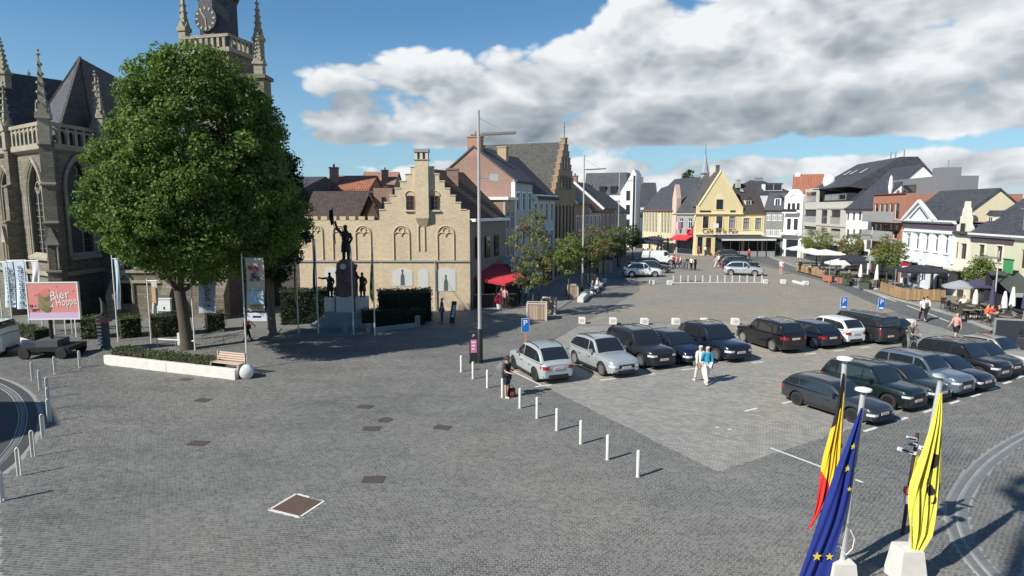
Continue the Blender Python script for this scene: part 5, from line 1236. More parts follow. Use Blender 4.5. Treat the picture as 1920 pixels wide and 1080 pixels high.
    CLK = flat('clock_black', (.012, .012, .014), .5); GOLD = flat('clock_gilt', (.32, .28, .2), .5, metal=.3)
    d = Vector((0, -1, 0)); zc = HT(TY, 30)
    f = M().lathe([(.0, -.12), (1.15, -.12), (1.15, 0)], (-.35, -r * .96, zc), 20, axis='y').build('clock_face', CLK, oc)
    for i in range(12):
        a = math.pi / 6 * i; M().obox((-.35 + .92 * math.sin(a), -r * .96 - .14, zc + .92 * math.cos(a)), (.14, .05, .26), 0, 0, a).build('numeral', GOLD, f)
    m = M(); m.obox((-.35 - .2, -r * .96 - .17, zc + .3), (.09, .04, .8), 0, 0, -.6); m.obox((-.35 + .05, -r * .96 - .17, zc - .45), (.07, .04, .95), 0, 0, -.1); m.build('clock_hand', GOLD, f)
    # stair turret with spire at the right of the tower
    p = loc(Vector((PXZ(480, 56, 22), 56, 0))); zb = HT(56, 150)
    m = M(); m.box(-.8, .8, -.8, .8, 0, zb); m.box(-1.0, 1.0, -1.0, 1.0, zb, zb + .3); st = m.build('stair_turret', STONE, t, p)
    m = M(); pinnacle(m, .2, 0, zb + .3, 1.15, HT(56, 66) - zb - .3); m.build('turret_pinnacle', STONEL, st)
    # scattered light relief: plinth
    for Fr, p in ((F1, V1), (F2, V2), (F0, V0)): M().box(-.1, Fr.w + .1, -.3, .0, 0, 1.2).build('plinth', STONE, t, loc(p), Fr.rz); M().box(-.1, Fr.w + .1, -.22, .0, 3.1, 3.4).build('string_course', STONEL, t, loc(p), Fr.rz)
church()

# ================================================================== the town hall the camera hangs on, and the corner house left of the view (they cast the shadows in the foreground)
th = thing('town_hall', 'stone town hall behind the viewpoint whose gable throws its shadow across the corner', 'town hall', (0, -.6, 0))
THS = plaster('town_hall_stone', (.42, .40, .34))
M().box(-16, 14, -12, -.2, 0, 11).build('wall', THS, th)
M().prism([(-16.2, -12.2, 11), (-16.2, .1, 11), (-16.2, -6, 15)], (30.4, 0, 0)).build('roof', SLATE, th)
m = M(); m.prism([(-8.0, -.6, 9), (-2, -.6, 9), (-2, -.6, 15), (-6, -.6, 21), (-11.2, -.6, 24.5), (-11.6, -.6, 24.5), (-9.6, -.6, 22), (-8.6, -.6, 18.6)], (0, .6, 0)); gb_ = m.build('gable', THS, th)
M().lathe([(.16, 24.4), (.12, 25.1), (.26, 25.3), (.26, 25.6), (.05, 26.0), (0, 26.1)], (-11.5, -.3, 0), 8).build('finial', THS, gb_)
M().box(-30, -17, -9, 3, 0, 9).build('side_wing', THS, th)
ch_ = thing('corner_house', 'tall corner house left of the view that shades the roundabout kerb', 'house', (-36, 9.2, 0))
M().box(-7, 7, 0, 8.6, 0, 9.6).build('wall', BRICKR, ch_); M().prism([(-7.2, -.2, 9.6), (-7.2, 8.8, 9.6), (-7.2, 4.3, 12)], (14.4, 0, 0)).build('roof', TILEB, ch_)

# ================================================================== greenery
BARK = flat('bark', (.16, .13, .10), rough=.95, var=.35, scale=5)
BARKD = flat('dark_bark', (.085, .07, .056), rough=.95, var=.35, scale=8)
def leaf_mesh(name, C, Nrm, size, mat, jit=.9, asp=.62):
    n = len(C); d = Nrm + RNG.normal(0, jit, (n, 3)); d /= np.linalg.norm(d, axis=1)[:, None] + 1e-9
    a = RNG.normal(0, 1, (n, 3)); a -= d * (a * d).sum(1)[:, None]; a /= np.linalg.norm(a, axis=1)[:, None] + 1e-9
    b = np.cross(d, a); s = size * RNG.uniform(.65, 1.3, n)[:, None]
    V = np.stack([C - a * s * .5, C + b * s * asp * .5 - a * s * .05, C + a * s * .55 - d * s * .10, C - b * s * asp * .5 - a * s * .05], 1).reshape(-1, 3)
    F = np.arange(n * 4).astype(np.int32)
    me = bpy.data.meshes.new(name); me.vertices.add(n * 4); me.vertices.foreach_set('co', V.ravel())
    me.loops.add(n * 4); me.loops.foreach_set('vertex_index', F); me.polygons.add(n); me.polygons.foreach_set('loop_start', (np.arange(n) * 4).astype(np.int32))
    me.update(calc_edges=True); me.materials.append(mat); return me
def crown_points(prof, n_clump, per, spread, shell=.55, squash=.75, ax=0., ay=0., deep=1.):
    """clumps spread through a crown given as [(z, radius)]; leaves gather round each clump"""
    zs = np.array([p[0] for p in prof]); rs = np.array([p[1] for p in prof])
    fine = np.linspace(zs[0], zs[-1], 200); rf = np.interp(fine, zs, rs); pr = rf ** 1.6 + .02; pr /= pr.sum()
    z = RNG.choice(fine, n_clump, p=pr); r = np.interp(z, zs, rs)
    th = RNG.uniform(0, 2 * math.pi, n_clump); lob = 1 + .10 * np.sin(th * 3 + z * .9 + 1) + .07 * np.sin(th * 7 - z * 1.7)
    rad = r * lob * (1 - (1 - shell) * RNG.uniform(0, 1, n_clump) ** 1.7)
    C = np.stack([ax + rad * np.cos(th), ay + rad * np.sin(th) * deep, z], 1)
    cen = np.array([ax, ay, (zs[0] + zs[-1]) / 2])
    k = RNG.integers(int(per * .6), int(per * 1.4), n_clump); idx = np.repeat(np.arange(n_clump), k)
    sp = spread * RNG.uniform(.6, 1.35, n_clump)[idx][:, None]
    off = RNG.normal(0, 1, (len(idx), 3)); off /= np.linalg.norm(off, axis=1)[:, None]; off *= sp * RNG.uniform(.25, 1, (len(idx), 1)) ** .5; off[:, 2] *= squash
    P = C[idx] + off; N = off / (sp + 1e-6) * .9 + (P - cen) / np.maximum(np.linalg.norm(P - cen, axis=1)[:, None], .1) * .5 + np.array([0, 0, .35])
    return P, N
def limb(m, p, d, L, r, depth, bend=.25, n=6):
    pts = [Vector(p)]; rad = [r]; d = Vector(d).normalized()
    for i in range(4):
        d = (d + Vector(RNG.normal(0, bend * .5, 3)) + Vector((0, 0, .06))).normalized(); pts.append(pts[-1] + d * L / 4); rad.append(r * (1 - .16 * (i + 1)))
    m.tube(pts, rad, n)
    if depth:
        for k in range(3):
            q = pts[2 + k % 3]; a = RNG.uniform(0, 6.28); e = (d * .7 + Vector((math.cos(a), math.sin(a), .35)) * .8); limb(m, q, e, L * .68, r * .5, depth - 1, bend, 5)
def big_tree(name, label, loc, prof, nc, per, spread, size, mat, trunk_r, fork, lean=(0, 0), limbs=7, shell=.55, bark=BARK, cx=None):
    t = thing(name, label, 'tree', loc)
    m = M(); r = trunk_r
    top = Vector((lean[0], lean[1], fork)); m.tube([(0, 0, -.05), (lean[0] * .1, lean[1] * .1, .5), (lean[0] * .4, lean[1] * .4, fork * .5), top], [r * 1.35, r * 1.05, r * .92, r * .85], 12)
    H = prof[-1][0]; rm = max(p[1] for p in prof)
    for k in range(limbs):
        a = 2 * math.pi * k / limbs + RNG.uniform(-.3, .3); el = RNG.uniform(.5, 1.3)
        limb(m, top - Vector((0, 0, .15)), (math.cos(a), math.sin(a), el * 1.3), rm * .42 + (H - fork) * .08, r * .42, 2)
    limb(m, top - Vector((0, 0, .1)), (0, 0, 1), (H - fork) * .45, r * .55, 2, .15)
    tr = m.build('trunk', bark, t, smooth=60)
    P, N = crown_points(prof, nc, per, spread, shell, ax=lean[0] if cx is None else cx, ay=lean[1] if cx is None else -1.5, deep=1. if cx is None else 1.12); me = leaf_mesh('crown', P, N, size, mat)
    link('crown', me, t); return t
GREEN = leafmat('plane_leaves', (.052, .112, .021), (.185, .28, .055), (.14, .22, .034), trans=.42)
GREEND = leafmat('dark_leaves', (.022, .05, .016), (.05, .095, .03), (.035, .075, .02))
OLIVE = leafmat('turning_leaves', (.13, .17, .06), (.28, .285, .105), (.33, .18, .085), trans=.48)
OLIVE2 = leafmat('fresh_leaves', (.13, .185, .05), (.29, .335, .10), (.25, .25, .085), trans=.48)
HEDGE = leafmat('hedge_leaves', (.05, .08, .022), (.12, .15, .045), (.13, .105, .04), trans=.3)
HEDGED = leafmat('yew_leaves', (.018, .035, .014), (.04, .065, .025), (.03, .05, .02), trans=.2)
p = G(352, 655)
big_tree('plane_tree', 'huge broad green tree in front of the church with trunk behind the long planter', p,
         [(4.2, .8), (4.7, 2.5), (5.7, 4.0), (7.1, 4.6), (9.1, 4.5), (11.0, 4.0), (12.9, 3.3), (14.3, 2.7), (15.3, 2.0), (15.9, .8)], 1500, 105, .56, .165, GREEN, .33, 3.3, lean=(-.35, .2), limbs=7, shell=.62, bark=BARKD, cx=2.0)
p = Vector((PX(503, 38.6), 38.6, 0))
big_tree('dark_tree', 'darker tree half hidden behind the right side of the huge tree', p,
         [(3.4, .8), (4.2, 1.7), (6.0, 2.2), (8.5, 2.2), (10.5, 1.8), (12.2, 1.1), (13.4, .3)], 420, 75, .5, .18, GREEND, .24, 3.6, limbs=5, shell=.6)
p = Vector((PX(386, 37.5), 37.5, 0))
m = None
# square trees, left of the plaza
def small_tree(name, label, loc, prof, nc, per, spread, size, mat, stake=True, grp=None, z0=0.):
    t = thing(name, label, 'tree', (loc[0], loc[1], z0), 0, grp); H = prof[-1][0]; m = M()
    m.tube([(0, 0, 0), (.03, 0, prof[0][0]), (-.02, .04, H * .6), (.02, 0, H * .9)], [.075, .06, .045, .015], 7)
    for k in range(9):
        a = 2.4 * k; z = prof[0][0] + (H - prof[0][0]) * (k + .3) / 11; r = np.interp(z, [q[0] for q in prof], [q[1] for q in prof])
        m.tube([(0, 0, z - .3), (math.cos(a) * r * .5, math.sin(a) * r * .5, z + .25), (math.cos(a) * r * .9, math.sin(a) * r * .9, z + .6)], [.035, .022, .008], 5)
    m.build('trunk', BARKD, t, smooth=60)
    P, N = crown_points(prof, nc, per, spread, .35); link('crown', leaf_mesh('crown', P, N, size, mat), t); return t
def prof_px(Y, pts, base=0.):
    return [(max(HT(Y, py) - base, .3), w / 2 / FPX * Y) for py, w in pts]
Y_ = G(1012, 598).y
small_tree('planter_tree', 'tall loose tree with reddish autumn leaves growing in the wooden box planter', (PX(1000, Y_ + .6), Y_ + .9), prof_px(Y_, ((545, 20), (530, 60), (490, 85), (455, 90), (430, 60), (405, 42), (388, 8))), 150, 32, .30, .17, OLIVE, grp='ornamental trees along the left pavement')
for i, (px, Y_, pp, mt, lab) in enumerate(((1067, 54, ((512, 18), (495, 52), (470, 60), (450, 40), (438, 6)), OLIVE2, 'round green tree just right of the reddish planter tree'),
          (1106, 63, ((505, 16), (480, 50), (455, 62), (435, 46), (420, 8)), OLIVE, 'yellowish tree directly behind the second lamp post'),
          (1132, 70, ((494, 12), (475, 40), (455, 52), (438, 34), (424, 6)), OLIVE, 'fourth tree along the left pavement, turning brown at its top'),
          (1163, 82, ((482, 12), (468, 38), (448, 48), (430, 34), (418, 6)), OLIVE2, 'fifth tree along the left pavement, beside the parked white cars'),
          (1186, 96, ((466, 10), (455, 26), (440, 32), (428, 22), (420, 4)), GREEND, 'last small dark tree of the left pavement before the far street'))):
    small_tree('square_tree', lab, (PX(px, Y_), Y_), prof_px(Y_, pp), 120, 24, .36, .2, mt, grp='ornamental trees along the left pavement')
for i, (px, Y_, pp, mt, lab) in enumerate(((1532, 86, ((480, 12), (468, 46), (450, 54), (436, 34), (424, 6)), OLIVE2, 'light green tree in front of the grey apartment block'),
          (1596, 77, ((484, 12), (474, 40), (458, 52), (446, 34), (436, 6)), OLIVE, 'thin tree in front of the plain white house'),
          (1666, 61, ((508, 14), (496, 48), (474, 60), (456, 44), (442, 6)), OLIVE2, 'full green tree in front of the red brick balcony block'),
          (1841, 50.5, ((548, 14), (534, 44), (514, 54), (496, 36), (482, 6)), OLIVE2, 'green tree in front of the cream-green house by the café parasols'))):
    small_tree('pavement_tree', lab, (PX(px, Y_), Y_), prof_px(Y_, pp), 130, 26, .36, .19, mt, grp='trees along the right-hand pavement', z0=.1)
for px, Y_, py, w, h, lab in ((1288, 155, 316, 44, 40, 'dark tree top showing behind the chapel hall roof'), (1862, 92, 374, 62, 40, 'dark round tree behind the cream-green house roof'), (1838, 96, 386, 30, 30, 'small dark tree left of the round tree behind the roofs')):
    zt = HT(Y_, py); r = w / 2 / FPX * Y_; t = thing('background_tree', lab, 'tree', (PX(px, Y_), Y_, 0), 0, 'trees behind the roofs')
    M().tube([(0, 0, 0), (.1, 0, zt * .4), (0, 0, zt * .8)], [.35, .28, .1], 7).build('trunk', BARKD, t, smooth=60)
    P, N = crown_points([(zt * .35, r * .6), (zt * .6, r), (zt * .85, r * .75), (zt, r * .15)], 150, 34, r * .28, .4); link('crown', leaf_mesh('crown', P, N, r * .16, GREEND), t)
# hedges
def hedge(name, label, pts, w, h, mat, dens=170, size=.10, z0=0., grp=None, round_=.0):
    """clipped hedge along a polyline"""
    pts = [Vector((p[0], p[1], 0)) for p in pts]; o = pts[0]; t = thing(name, label, 'hedge', (o.x, o.y, z0), 0, grp); C = []; N = []
    m = M()
    for a, b in zip(pts[:-1], pts[1:]):
        d = (b - a); L = d.length; d.normalize(); n = Vector((d.y, -d.x, 0)); A = a - o
        m.beam(A + Vector((0, 0, h / 2 - .03)), A + d * L + Vector((0, 0, h / 2 - .03)), w - .14, h - .1)
        k = int(dens * L * (w + 2 * h)); u = RNG.uniform(-.1, L + .1, k); s = RNG.uniform(-h, w + h, k)
        off = np.where(s < 0, -w/2, np.where(s > w, w/2, s - w/2)); z = np.where(s < 0, h + s, np.where(s > w, h - (s - w), h))
        nx = np.where(s < 0, -1., np.where(s > w, 1., 0.)); nz = np.where((s >= 0) & (s <= w), 1., .1)
        bump_ = .05 * np.sin(u * 2.3) + .04 * np.sin(u * 5.1 + s * 3)
        off = off + nx * (bump_ + RNG.normal(0, .03, k)); z = z * 1.0 + (nz > .5) * (bump_ + RNG.normal(0, .035, k))
        C.append(np.stack([A.x + d.x * u + n.x * off, A.y + d.y * u + n.y * off, np.maximum(z, .03)], 1)); N.append(np.stack([n.x * nx, n.y * nx, nz], 1))
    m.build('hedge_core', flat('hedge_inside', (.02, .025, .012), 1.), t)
    link('foliage', leaf_mesh('foliage', np.concatenate(C), np.concatenate(N), size, mat, .7), t); return t
# ================================================================== long planter, hedges, monument
hp0, hp1 = G(195, 684), G(441, 713)
def planter_wall(name, label, a, b, hgt, thick, seams):
    t = thing(name, label, 'planter', a, math.atan2((b - a).y, (b - a).x)); L = (b - a).length
    for i in range(seams): M().prism([(L * i / seams + .012, 0, 0), (L * (i + 1) / seams - .012, 0, 0), (L * (i + 1) / seams - .012, 0, hgt - .02), (L * (i + 1) / seams - .012, .03, hgt), (L * i / seams + .012, .03, hgt), (L * i / seams + .012, 0, hgt - .02)], (0, thick, 0)).build('wall_block', CONCW, t)
    return t
planter_wall('planter_wall', 'long low white concrete planter wall in front of the big tree', hp0, hp1, .48, .22, 2)
d = (hp1 - hp0).normalized(); n = Vector((-d.y, d.x, 0))
M().box(-.1, .22, .22, 2.2, 0, .46)
pl = planter_wall('planter_wall', 'short white concrete planter return at the left edge behind the trailer', G(0, 636) + Vector((-1, .3, 0)), G(72, 662), .5, .22, 1)
hedge('planter_hedge', 'low clipped hedge growing behind the long white planter wall', [hp0 + n * .75 + d * .1, hp0 + n * .75 + d * 6.7], .9, .72, HEDGE, grp='clipped hedges by the church')
hedge('church_hedge', 'hedge under the small church arches, left of the big trunk', [G(225, 632), G(262, 628)], 1.6, 1.25, HEDGE, 120, .12, grp='clipped hedges by the church')
hedge('church_hedge', 'hedge with white box above it, directly left of the big trunk', [G(286, 630), G(345, 626)], 1.5, 1.35, HEDGE, 120, .12, grp='clipped hedges by the church')
hedge('church_hedge', 'hedge right of the big trunk beneath the grey banner', [G(388, 622), G(420, 619)], 1.2, 1.25, HEDGE, 120, .12, grp='clipped hedges by the church')
hedge('church_hedge', 'hedge beside the row of white posts behind the billboard', [G(158, 634), G(192, 632)], 1.2, 1.3, HEDGE, 120, .12, grp='clipped hedges by the church')
hedge('church_hedge', 'hedge along the left edge behind the short white planter', [G(0, 633) + Vector((-1, 1.0, 0)), G(66, 645) + Vector((0, .6, 0))], 1.0, .8, HEDGE, 120, .12, grp='clipped hedges by the church')
MC = G(652, 607)
hedge('monument_hedge', 'tall dark clipped hedge left of the war monument', [MC + Vector((-4.6, .2, 0)), MC + Vector((-1.7, 1.2, 0))], 1.8, 2.3, HEDGED, 110, .13, grp='dark hedges round the monument')
hedge('monument_hedge', 'tall dark clipped hedge right of the war monument', [MC + Vector((1.9, 1.2, 0)), MC + Vector((5.4, 2.0, 0))], 2.0, 2.1, HEDGED, 110, .13, grp='dark hedges round the monument')
hedge('monument_hedge', 'low dark hedge in front right of the war monument', [MC + Vector((1.2, -.9, 0)), MC + Vector((5.2, .1, 0))], 1.1, 1.1, HEDGED, 110, .13, grp='dark hedges round the monument')
mk = thing('monument_kerb', 'low grey stone kerb with end post round the monument garden', 'kerb', MC)
GST = flat('grey_monument_stone', (.30, .30, .29), .85, var=.2, scale=2); BRZ = flat('dark_bronze', (.028, .026, .022), rough=.5, metal=.5, var=.2)
e0, e1 = G(700, 623) - MC, G(783, 613) - MC
M().beam(e0 + Vector((0, 0, .14)), e1 + Vector((0, 0, .14)), .25, .28).build('kerb_stone', GST, mk)
M().box(e1.x - .15, e1.x + .15, e1.y - .15, e1.y + .15, 0, .75).build('end_post', GST, mk)
for k in (0., .5): M().box(e0.x - .4 - 3.0 * k, e0.x - .2 - 3.0 * k, e0.y - .2, e0.y + .2, 0, .55).build('end_post', GST, mk)
# statue group: stepped base, rugged rock, soldier with raised flag, two side figures
t = thing('war_monument', 'war monument with bronze figure raising a flag above a rugged stone pillar', 'monument', MC); t.scale = (.92,) * 3
for i, (hw, z0, z1) in enumerate(((2.2, 0, .3), (1.75, .3, .6), (1.4, .6, 1.0))): M().box(-hw, hw, -hw * .8, hw * .8, z0, z1).build('step', GST, t)
for s in (-1, 1): M().box(s * 1.15 - .38, s * 1.15 + .38, -.55, .45, 1.0, 2.05).build('side_pedestal', CONCW, t)
M().box(-.6, .6, -.75, .5, 1.0, 2.15).build('inscribed_pedestal', CONCW, t)
WRE = flat('laurel_bronze', (.10, .085, .06), .6)
def blob_tube(m, pts, rad, n=10): m.tube(pts, rad, n)
m = M(); m.tube([(0, 0, 2.1), (.05, 0, 3.0), (-.04, .05, 3.9), (.02, 0, 4.55), (0, 0, 4.8)], [.82, .80, .72, .58, .40], 11)
for i in range(22):
    a = RNG.uniform(0, 6.28); z = RNG.uniform(2.2, 4.5); r = .78 - (z - 2.1) * .10; m.obox((r * math.cos(a), r * math.sin(a), z), tuple(RNG.uniform(.22, .5, 3)), a, .4, .3)
m.build('stone_pillar', flat('reddish_granite', (.16, .10, .095), .8, var=.3, scale=2.5), t, smooth=50)
def bronze_figure(name, x, y, z, h, arm_up, lean=0.):
    """standing draped figure in one piece: skirted coat, torso, head, arms"""
    k = h / 1.75; m = M(); V = lambda a, b, c: (x + a * k + lean * c * k, y + b * k, z + c * k)
    for s in (-1, 1): m.tube([V(s * .13, -.06, 0), V(s * .12, 0, .12), V(s * .12, .02, .5), V(s * .09, 0, .92)], [.10 * k, .08 * k, .10 * k, .13 * k], 8)
    m.tube([V(0, .02, .42), V(0, .02, .75), V(0, 0, 1.02), V(0, 0, 1.3), V(0, 0, 1.45), V(0, 0, 1.55)], [.27 * k, .24 * k, .19 * k, .23 * k, .17 * k, .07 * k], 12)
    m.lathe([(.0, 1.5 * k), (.075 * k, 1.54 * k), (.1 * k, 1.63 * k), (.095 * k, 1.7 * k), (.13 * k, 1.71 * k), (.10 * k, 1.77 * k), (0, 1.82 * k)], (x + lean * 1.6 * k, y, z), 10)
    if arm_up: m.tube([V(-.2, 0, 1.38), V(-.42, -.05, 1.62), V(-.5, -.05, 2.0)], [.09 * k, .075 * k, .05 * k], 7)
    else: m.tube([V(-.2, 0, 1.38), V(-.5, -.08, 1.36), V(-.82, -.1, 1.42)], [.09 * k, .07 * k, .05 * k], 7)
    m.tube([V(.2, 0, 1.38), V(.32, -.05, 1.1), V(.24, -.16, .88)], [.09 * k, .075 * k, .05 * k], 7)
    return m.build(name, BRZ, t, smooth=60)
bronze_figure('flag_bearer', 0.05, 0, 4.75, 2.5, True)
m = M(); m.cyl((-.68, -.08, 5.9), (-.82, -.08, 8.6), .03, n=6)
m.prism([(-.76, -.08, 7.4), (-.83, -.08, 8.5), (-1.05, -.1, 8.35), (-1.1, -.05, 7.9), (-.95, -.1, 7.3)], (0, .12, 0)); m.build('bronze_flag', BRZ, t, smooth=50)
bronze_figure('side_figure', -1.2, -.1, 2.05, 1.75, False); bronze_figure('side_figure', 1.2, -.1, 2.05, 1.75, True)
m = M(); m.lathe([(.0, -.06), (.22, -.06), (.22, 0)], (0, -.80, 4.35), 14, axis='y'); m.build('medallion', CONCW, t)
# ================================================================== cars
CARGLASS = flat('car_glass', (.018, .022, .026), rough=.03, spec=.9, coat=.3)
LAMPW = flat('headlight_lens', (.62, .64, .66), rough=.08, spec=.8); LAMPR = flat('tail_lens', (.35, .012, .015), rough=.12, spec=.7)
PLATE = flat('number_plate', (.70, .68, .66), rough=.5); PLATER = flat('plate_red', (.45, .03, .03), .5); ALLOY = flat('alloy_rim', (.50, .50, .51), rough=.3, metal=.8); DRIM = flat('dark_rim', (.05, .05, .055), rough=.35, metal=.7)
TRIM = flat('black_trim', (.02, .02, .022), rough=.6)
def paint(name, c, metal=.35): return flat('paint_' + name, c, rough=.32, metal=metal, coat=.8, var=.02)
PT = dict(silver=paint('silver', (.44, .47, .48)), pale=paint('pale_silver_green', (.46, .50, .50), .25), black=paint('black', (.012, .012, .014), .1), navy=paint('navy', (.014, .020, .042)), dgrey=paint('dark_grey', (.045, .050, .058)),
          dgreen=paint('dark_green', (.014, .026, .026)), white=paint('white', (.74, .75, .75), 0.), lblue=paint('light_blue', (.13, .175, .215)), beige=paint('beige', (.42, .38, .31)), anth=paint('anthracite', (.03, .034, .038)))
def sstep(x, a, b): t = min(max((x - a) / (b - a), 0), 1); return t * t * (3 - 2 * t)
class Car:
    """body shape from a handful of lengths; x forward, y left, origin on the ground amidships"""
    def __init__(s, L, W, H, wb, fo, r, zh, zn, zb, zt, ws, rf, rr, rb, rails=False, cols=2, van=False, tumble=.22, clear=.2, deck=0.):
        s.__dict__.update(locals()); del s.__dict__['s']
        s.xf = L / 2 - fo; s.xr = s.xf - wb; s.meshes = {}; s.make()
    def top(s, x):
        h = s.L / 2
        if x >= s.ws: f = (x - s.ws) / (h - s.ws); return s.zh + (s.zn - s.zh) * f ** 1.6 - .16 * max(0, (f - .82) / .18) ** 2
        if x <= s.rb: f = (s.rb - x) / max(s.rb + h, .01); return s.zt - .10 * f ** 2 - s.deck * f
        return s.zb + (s.zh - s.zb) * sstep(x, s.rb + .3, s.ws)
    def belt(s, x): return s.zt + (s.zh - s.zt) * sstep(x, s.rb, s.ws) - .01
    def roof(s, x):
        b = s.belt(x)
        if x > s.rf: f = (s.ws - x) / (s.ws - s.rf); zr = b + (s.H - .03 - b) * (1 - (1 - f) ** 1.35)
        elif x < s.rr: f = (x - s.rb) / max(s.rr - s.rb, .01); zr = b + (s.H - .07 - b) * (1 - (1 - f) ** 1.5)
        else: f = (x - s.rr) / (s.rf - s.rr); zr = s.H - .07 + .04 * f + .05 * math.sin(math.pi * f) * .8
        return zr
    def hw(s, x):
        f = abs(2 * x / s.L); return s.W / 2 * (1 - .13 * f ** 7 - .02 * f ** 2) * (1 if x < 0 else 1 - .035 * sstep(x, s.L * .25, s.L * .5))
    def arch(s, x):
        R_ = s.r + .075
        for c in (s.xf, s.xr):
            if abs(x - c) < R_: return s.r + math.sqrt(R_ * R_ - (x - c) ** 2)
        return 0
    def cw(s, x, z):  # cabin half width at height
        return s.hw(x) * .965 - s.tumble * max(z - s.belt(x), 0)
    def make(s):
        h = s.L / 2; xs = list(np.linspace(-h, h, 33))
        for c in (s.xf, s.xr): xs += [c + (s.r + .074) * k for k in (-1, -.94, -.8, -.55, -.25, 0, .25, .55, .8, .94, 1)]
        xs += [-h + .04, h - .04, h - .1, -h + .1]; xs = sorted(set(round(x, 4) for x in xs))
        rows = []
        for x in xs:
            w = s.hw(x); zt = s.top(x); e = max(0, (abs(x) - h + .16) / .16); zb = s.clear + .10 * e * e + (.06 if abs(x) > h - .3 else 0); za = s.arch(x)
            if x > s.ws or x < s.rb: pass
            sh = .10 if not s.van else .05
            half = [(0, zt + .025), (w * .5, zt + .018), (w * .82, zt - .005), (w * .95, zt - sh * .55), (w * .995, zt - sh * 1.5), (w * 1.0, zt * .62 + .12), (w * 1.0, .50), (w * .985, .36), (w * .95, zb + .03), (w * .86, zb), (0, zb)]
            half = [(a, max(b, za) if i > 4 else max(b, za + .02 if za else b)) for i, (a, b) in enumerate(half)]
            k = 1 - .10 * e ** 2; 
            rows.append([(x, a * k, b) for a, b in half])
        m = M()
        full = [[(x, -y, z) for x, y, z in r[::-1][:-1]] + [(x, y, z) for x, y, z in r] for r in rows]
        n = len(full[0]); m.grid(full)
        m.add(full[0], [tuple(range(n))]); m.add(full[-1], [tuple(range(n))[::-1]])
        # cabin shell
        xc = sorted(set([round(x, 4) for x in list(np.linspace(s.rb, s.rr, 6)) + list(np.linspace(s.rr, s.rf, 9)) + list(np.linspace(s.rf, s.ws, 8))])); rows = []
        for x in xc:
            z = s.roof(x); b = s.belt(x) - .03; wr = s.cw(x, z - .10); wb_ = s.hw(x) * .965
            hgt = max(z - b, .02); d = min(.10, hgt * .5)
            half = [(0, z), (wr * .5, z - .008), (wr * .82, z - .025), (wr * .95, z - d * .55), (wr, z - d), ((wr + wb_) / 2, (z - d + b) / 2), (wb_, b)]
            rows.append([(x, -a, c) for a, c in half[::-1][:-1]] + [(x, a, c) for a, c in half])
        m.grid(rows)
        s.meshes['body'] = m.mesh('body', PT['black'], smooth=38, uv=False)
        # glass
        def top_panel(xa, xb, k=.80, n=6, lift=.010):
            R_ = []
            for x in np.linspace(xa, xb, n):
                z = s.roof(x); wr = s.cw(x, z - .10) * k; R_.append([(x, wr * j, z - .025 * abs(j) ** 2 + lift) for j in (-1, -.6, 0, .6, 1)])
            return M().grid(R_).mesh('g', CARGLASS, smooth=60, uv=False)
        up = Vector((0, 0, 1))
        s.meshes['windshield'] = top_panel(s.ws - .04, s.rf + .06, .86, 7, .014)
        s.meshes['rear_window'] = top_panel(s.rr - .02, s.rb + (s.rr - s.rb) * (.12 if not s.van else .3), .82, 6, .014)
        def side(xa, xb, sg, cut=0.):
            R_ = []
            for x in np.linspace(xa, xb, 9):
                z0 = s.belt(x) + .035; z1 = s.roof(x) - .115
                if z1 < z0 + .01: z1 = z0 + .01
                R_.append([(x, sg * (s.cw(x, z) + .012), z) for z in (z0, (z0 + z1) / 2, z1)])
            m = M().grid(R_ if sg < 0 else R_[::-1]); return m.mesh('g', CARGLASS, smooth=60, uv=False)
        x0, x1 = s.rb + .10, s.ws - .12; bp = (s.xf + s.xr) / 2 + .02
        if s.van: segs = [(bp + .55, x1)]
        else: segs = [(bp + .05, x1), (s.xr + (.10 if s.cols > 2 else -.02), bp - .03)] + ([(x0 + .05, s.xr + .02)] if s.cols > 2 else [])
        if s.cols == 2 and not s.van: segs[1] = (x0 + .10, bp - .03)
        s.sides = segs
        for sg in (1, -1):
            for i, (a, b) in enumerate(segs): s.meshes['side%d%d' % (sg, i)] = side(a, b, sg)
        # wheels
        m = M(); r, t = s.r, .105
        m.lathe([(r * .68, -t), (r * .93, -t), (r, -t * .75), (r, t * .75), (r * .93, t), (r * .68, t), (r * .66, t * .5), (r * .66, -t * .5), (r * .68, -t)], n=22, axis='y'); s.meshes['tyre'] = m.mesh('tyre', RUBBER, smooth=40, uv=False)
        m = M(); m.k = 1; m.lathe([(r * .66, t * .7), (r * .62, t * .1), (r * .2, 0), (0, 0)], n=22, axis='y'); m.k = 0; m.lathe([(0, t * .75), (r * .14, t * .7), (r * .16, t * .2)], n=10, axis='y'); m.lathe([(r * .70, t * .9), (r * .69, t * 1.0), (r * .60, t * .9), (r * .61, t * .6)], n=22, axis='y')
        for i in range(5):
            a = 2 * math.pi * i / 5
            for da in (-.16, .16): m.beam((r * .1 * math.cos(a), t * .55, r * .1 * math.sin(a)), (r * .66 * math.cos(a + da), t * .62, r * .66 * math.sin(a + da)), .055, .05, up=(0, 1, 0))
        s.meshes['rim'] = m.mesh('rim', [ALLOY, TRIM], smooth=40, uv=False)
        # lamps, grille, bumpers, plates, mirrors
        fx = lambda y, x0: x0
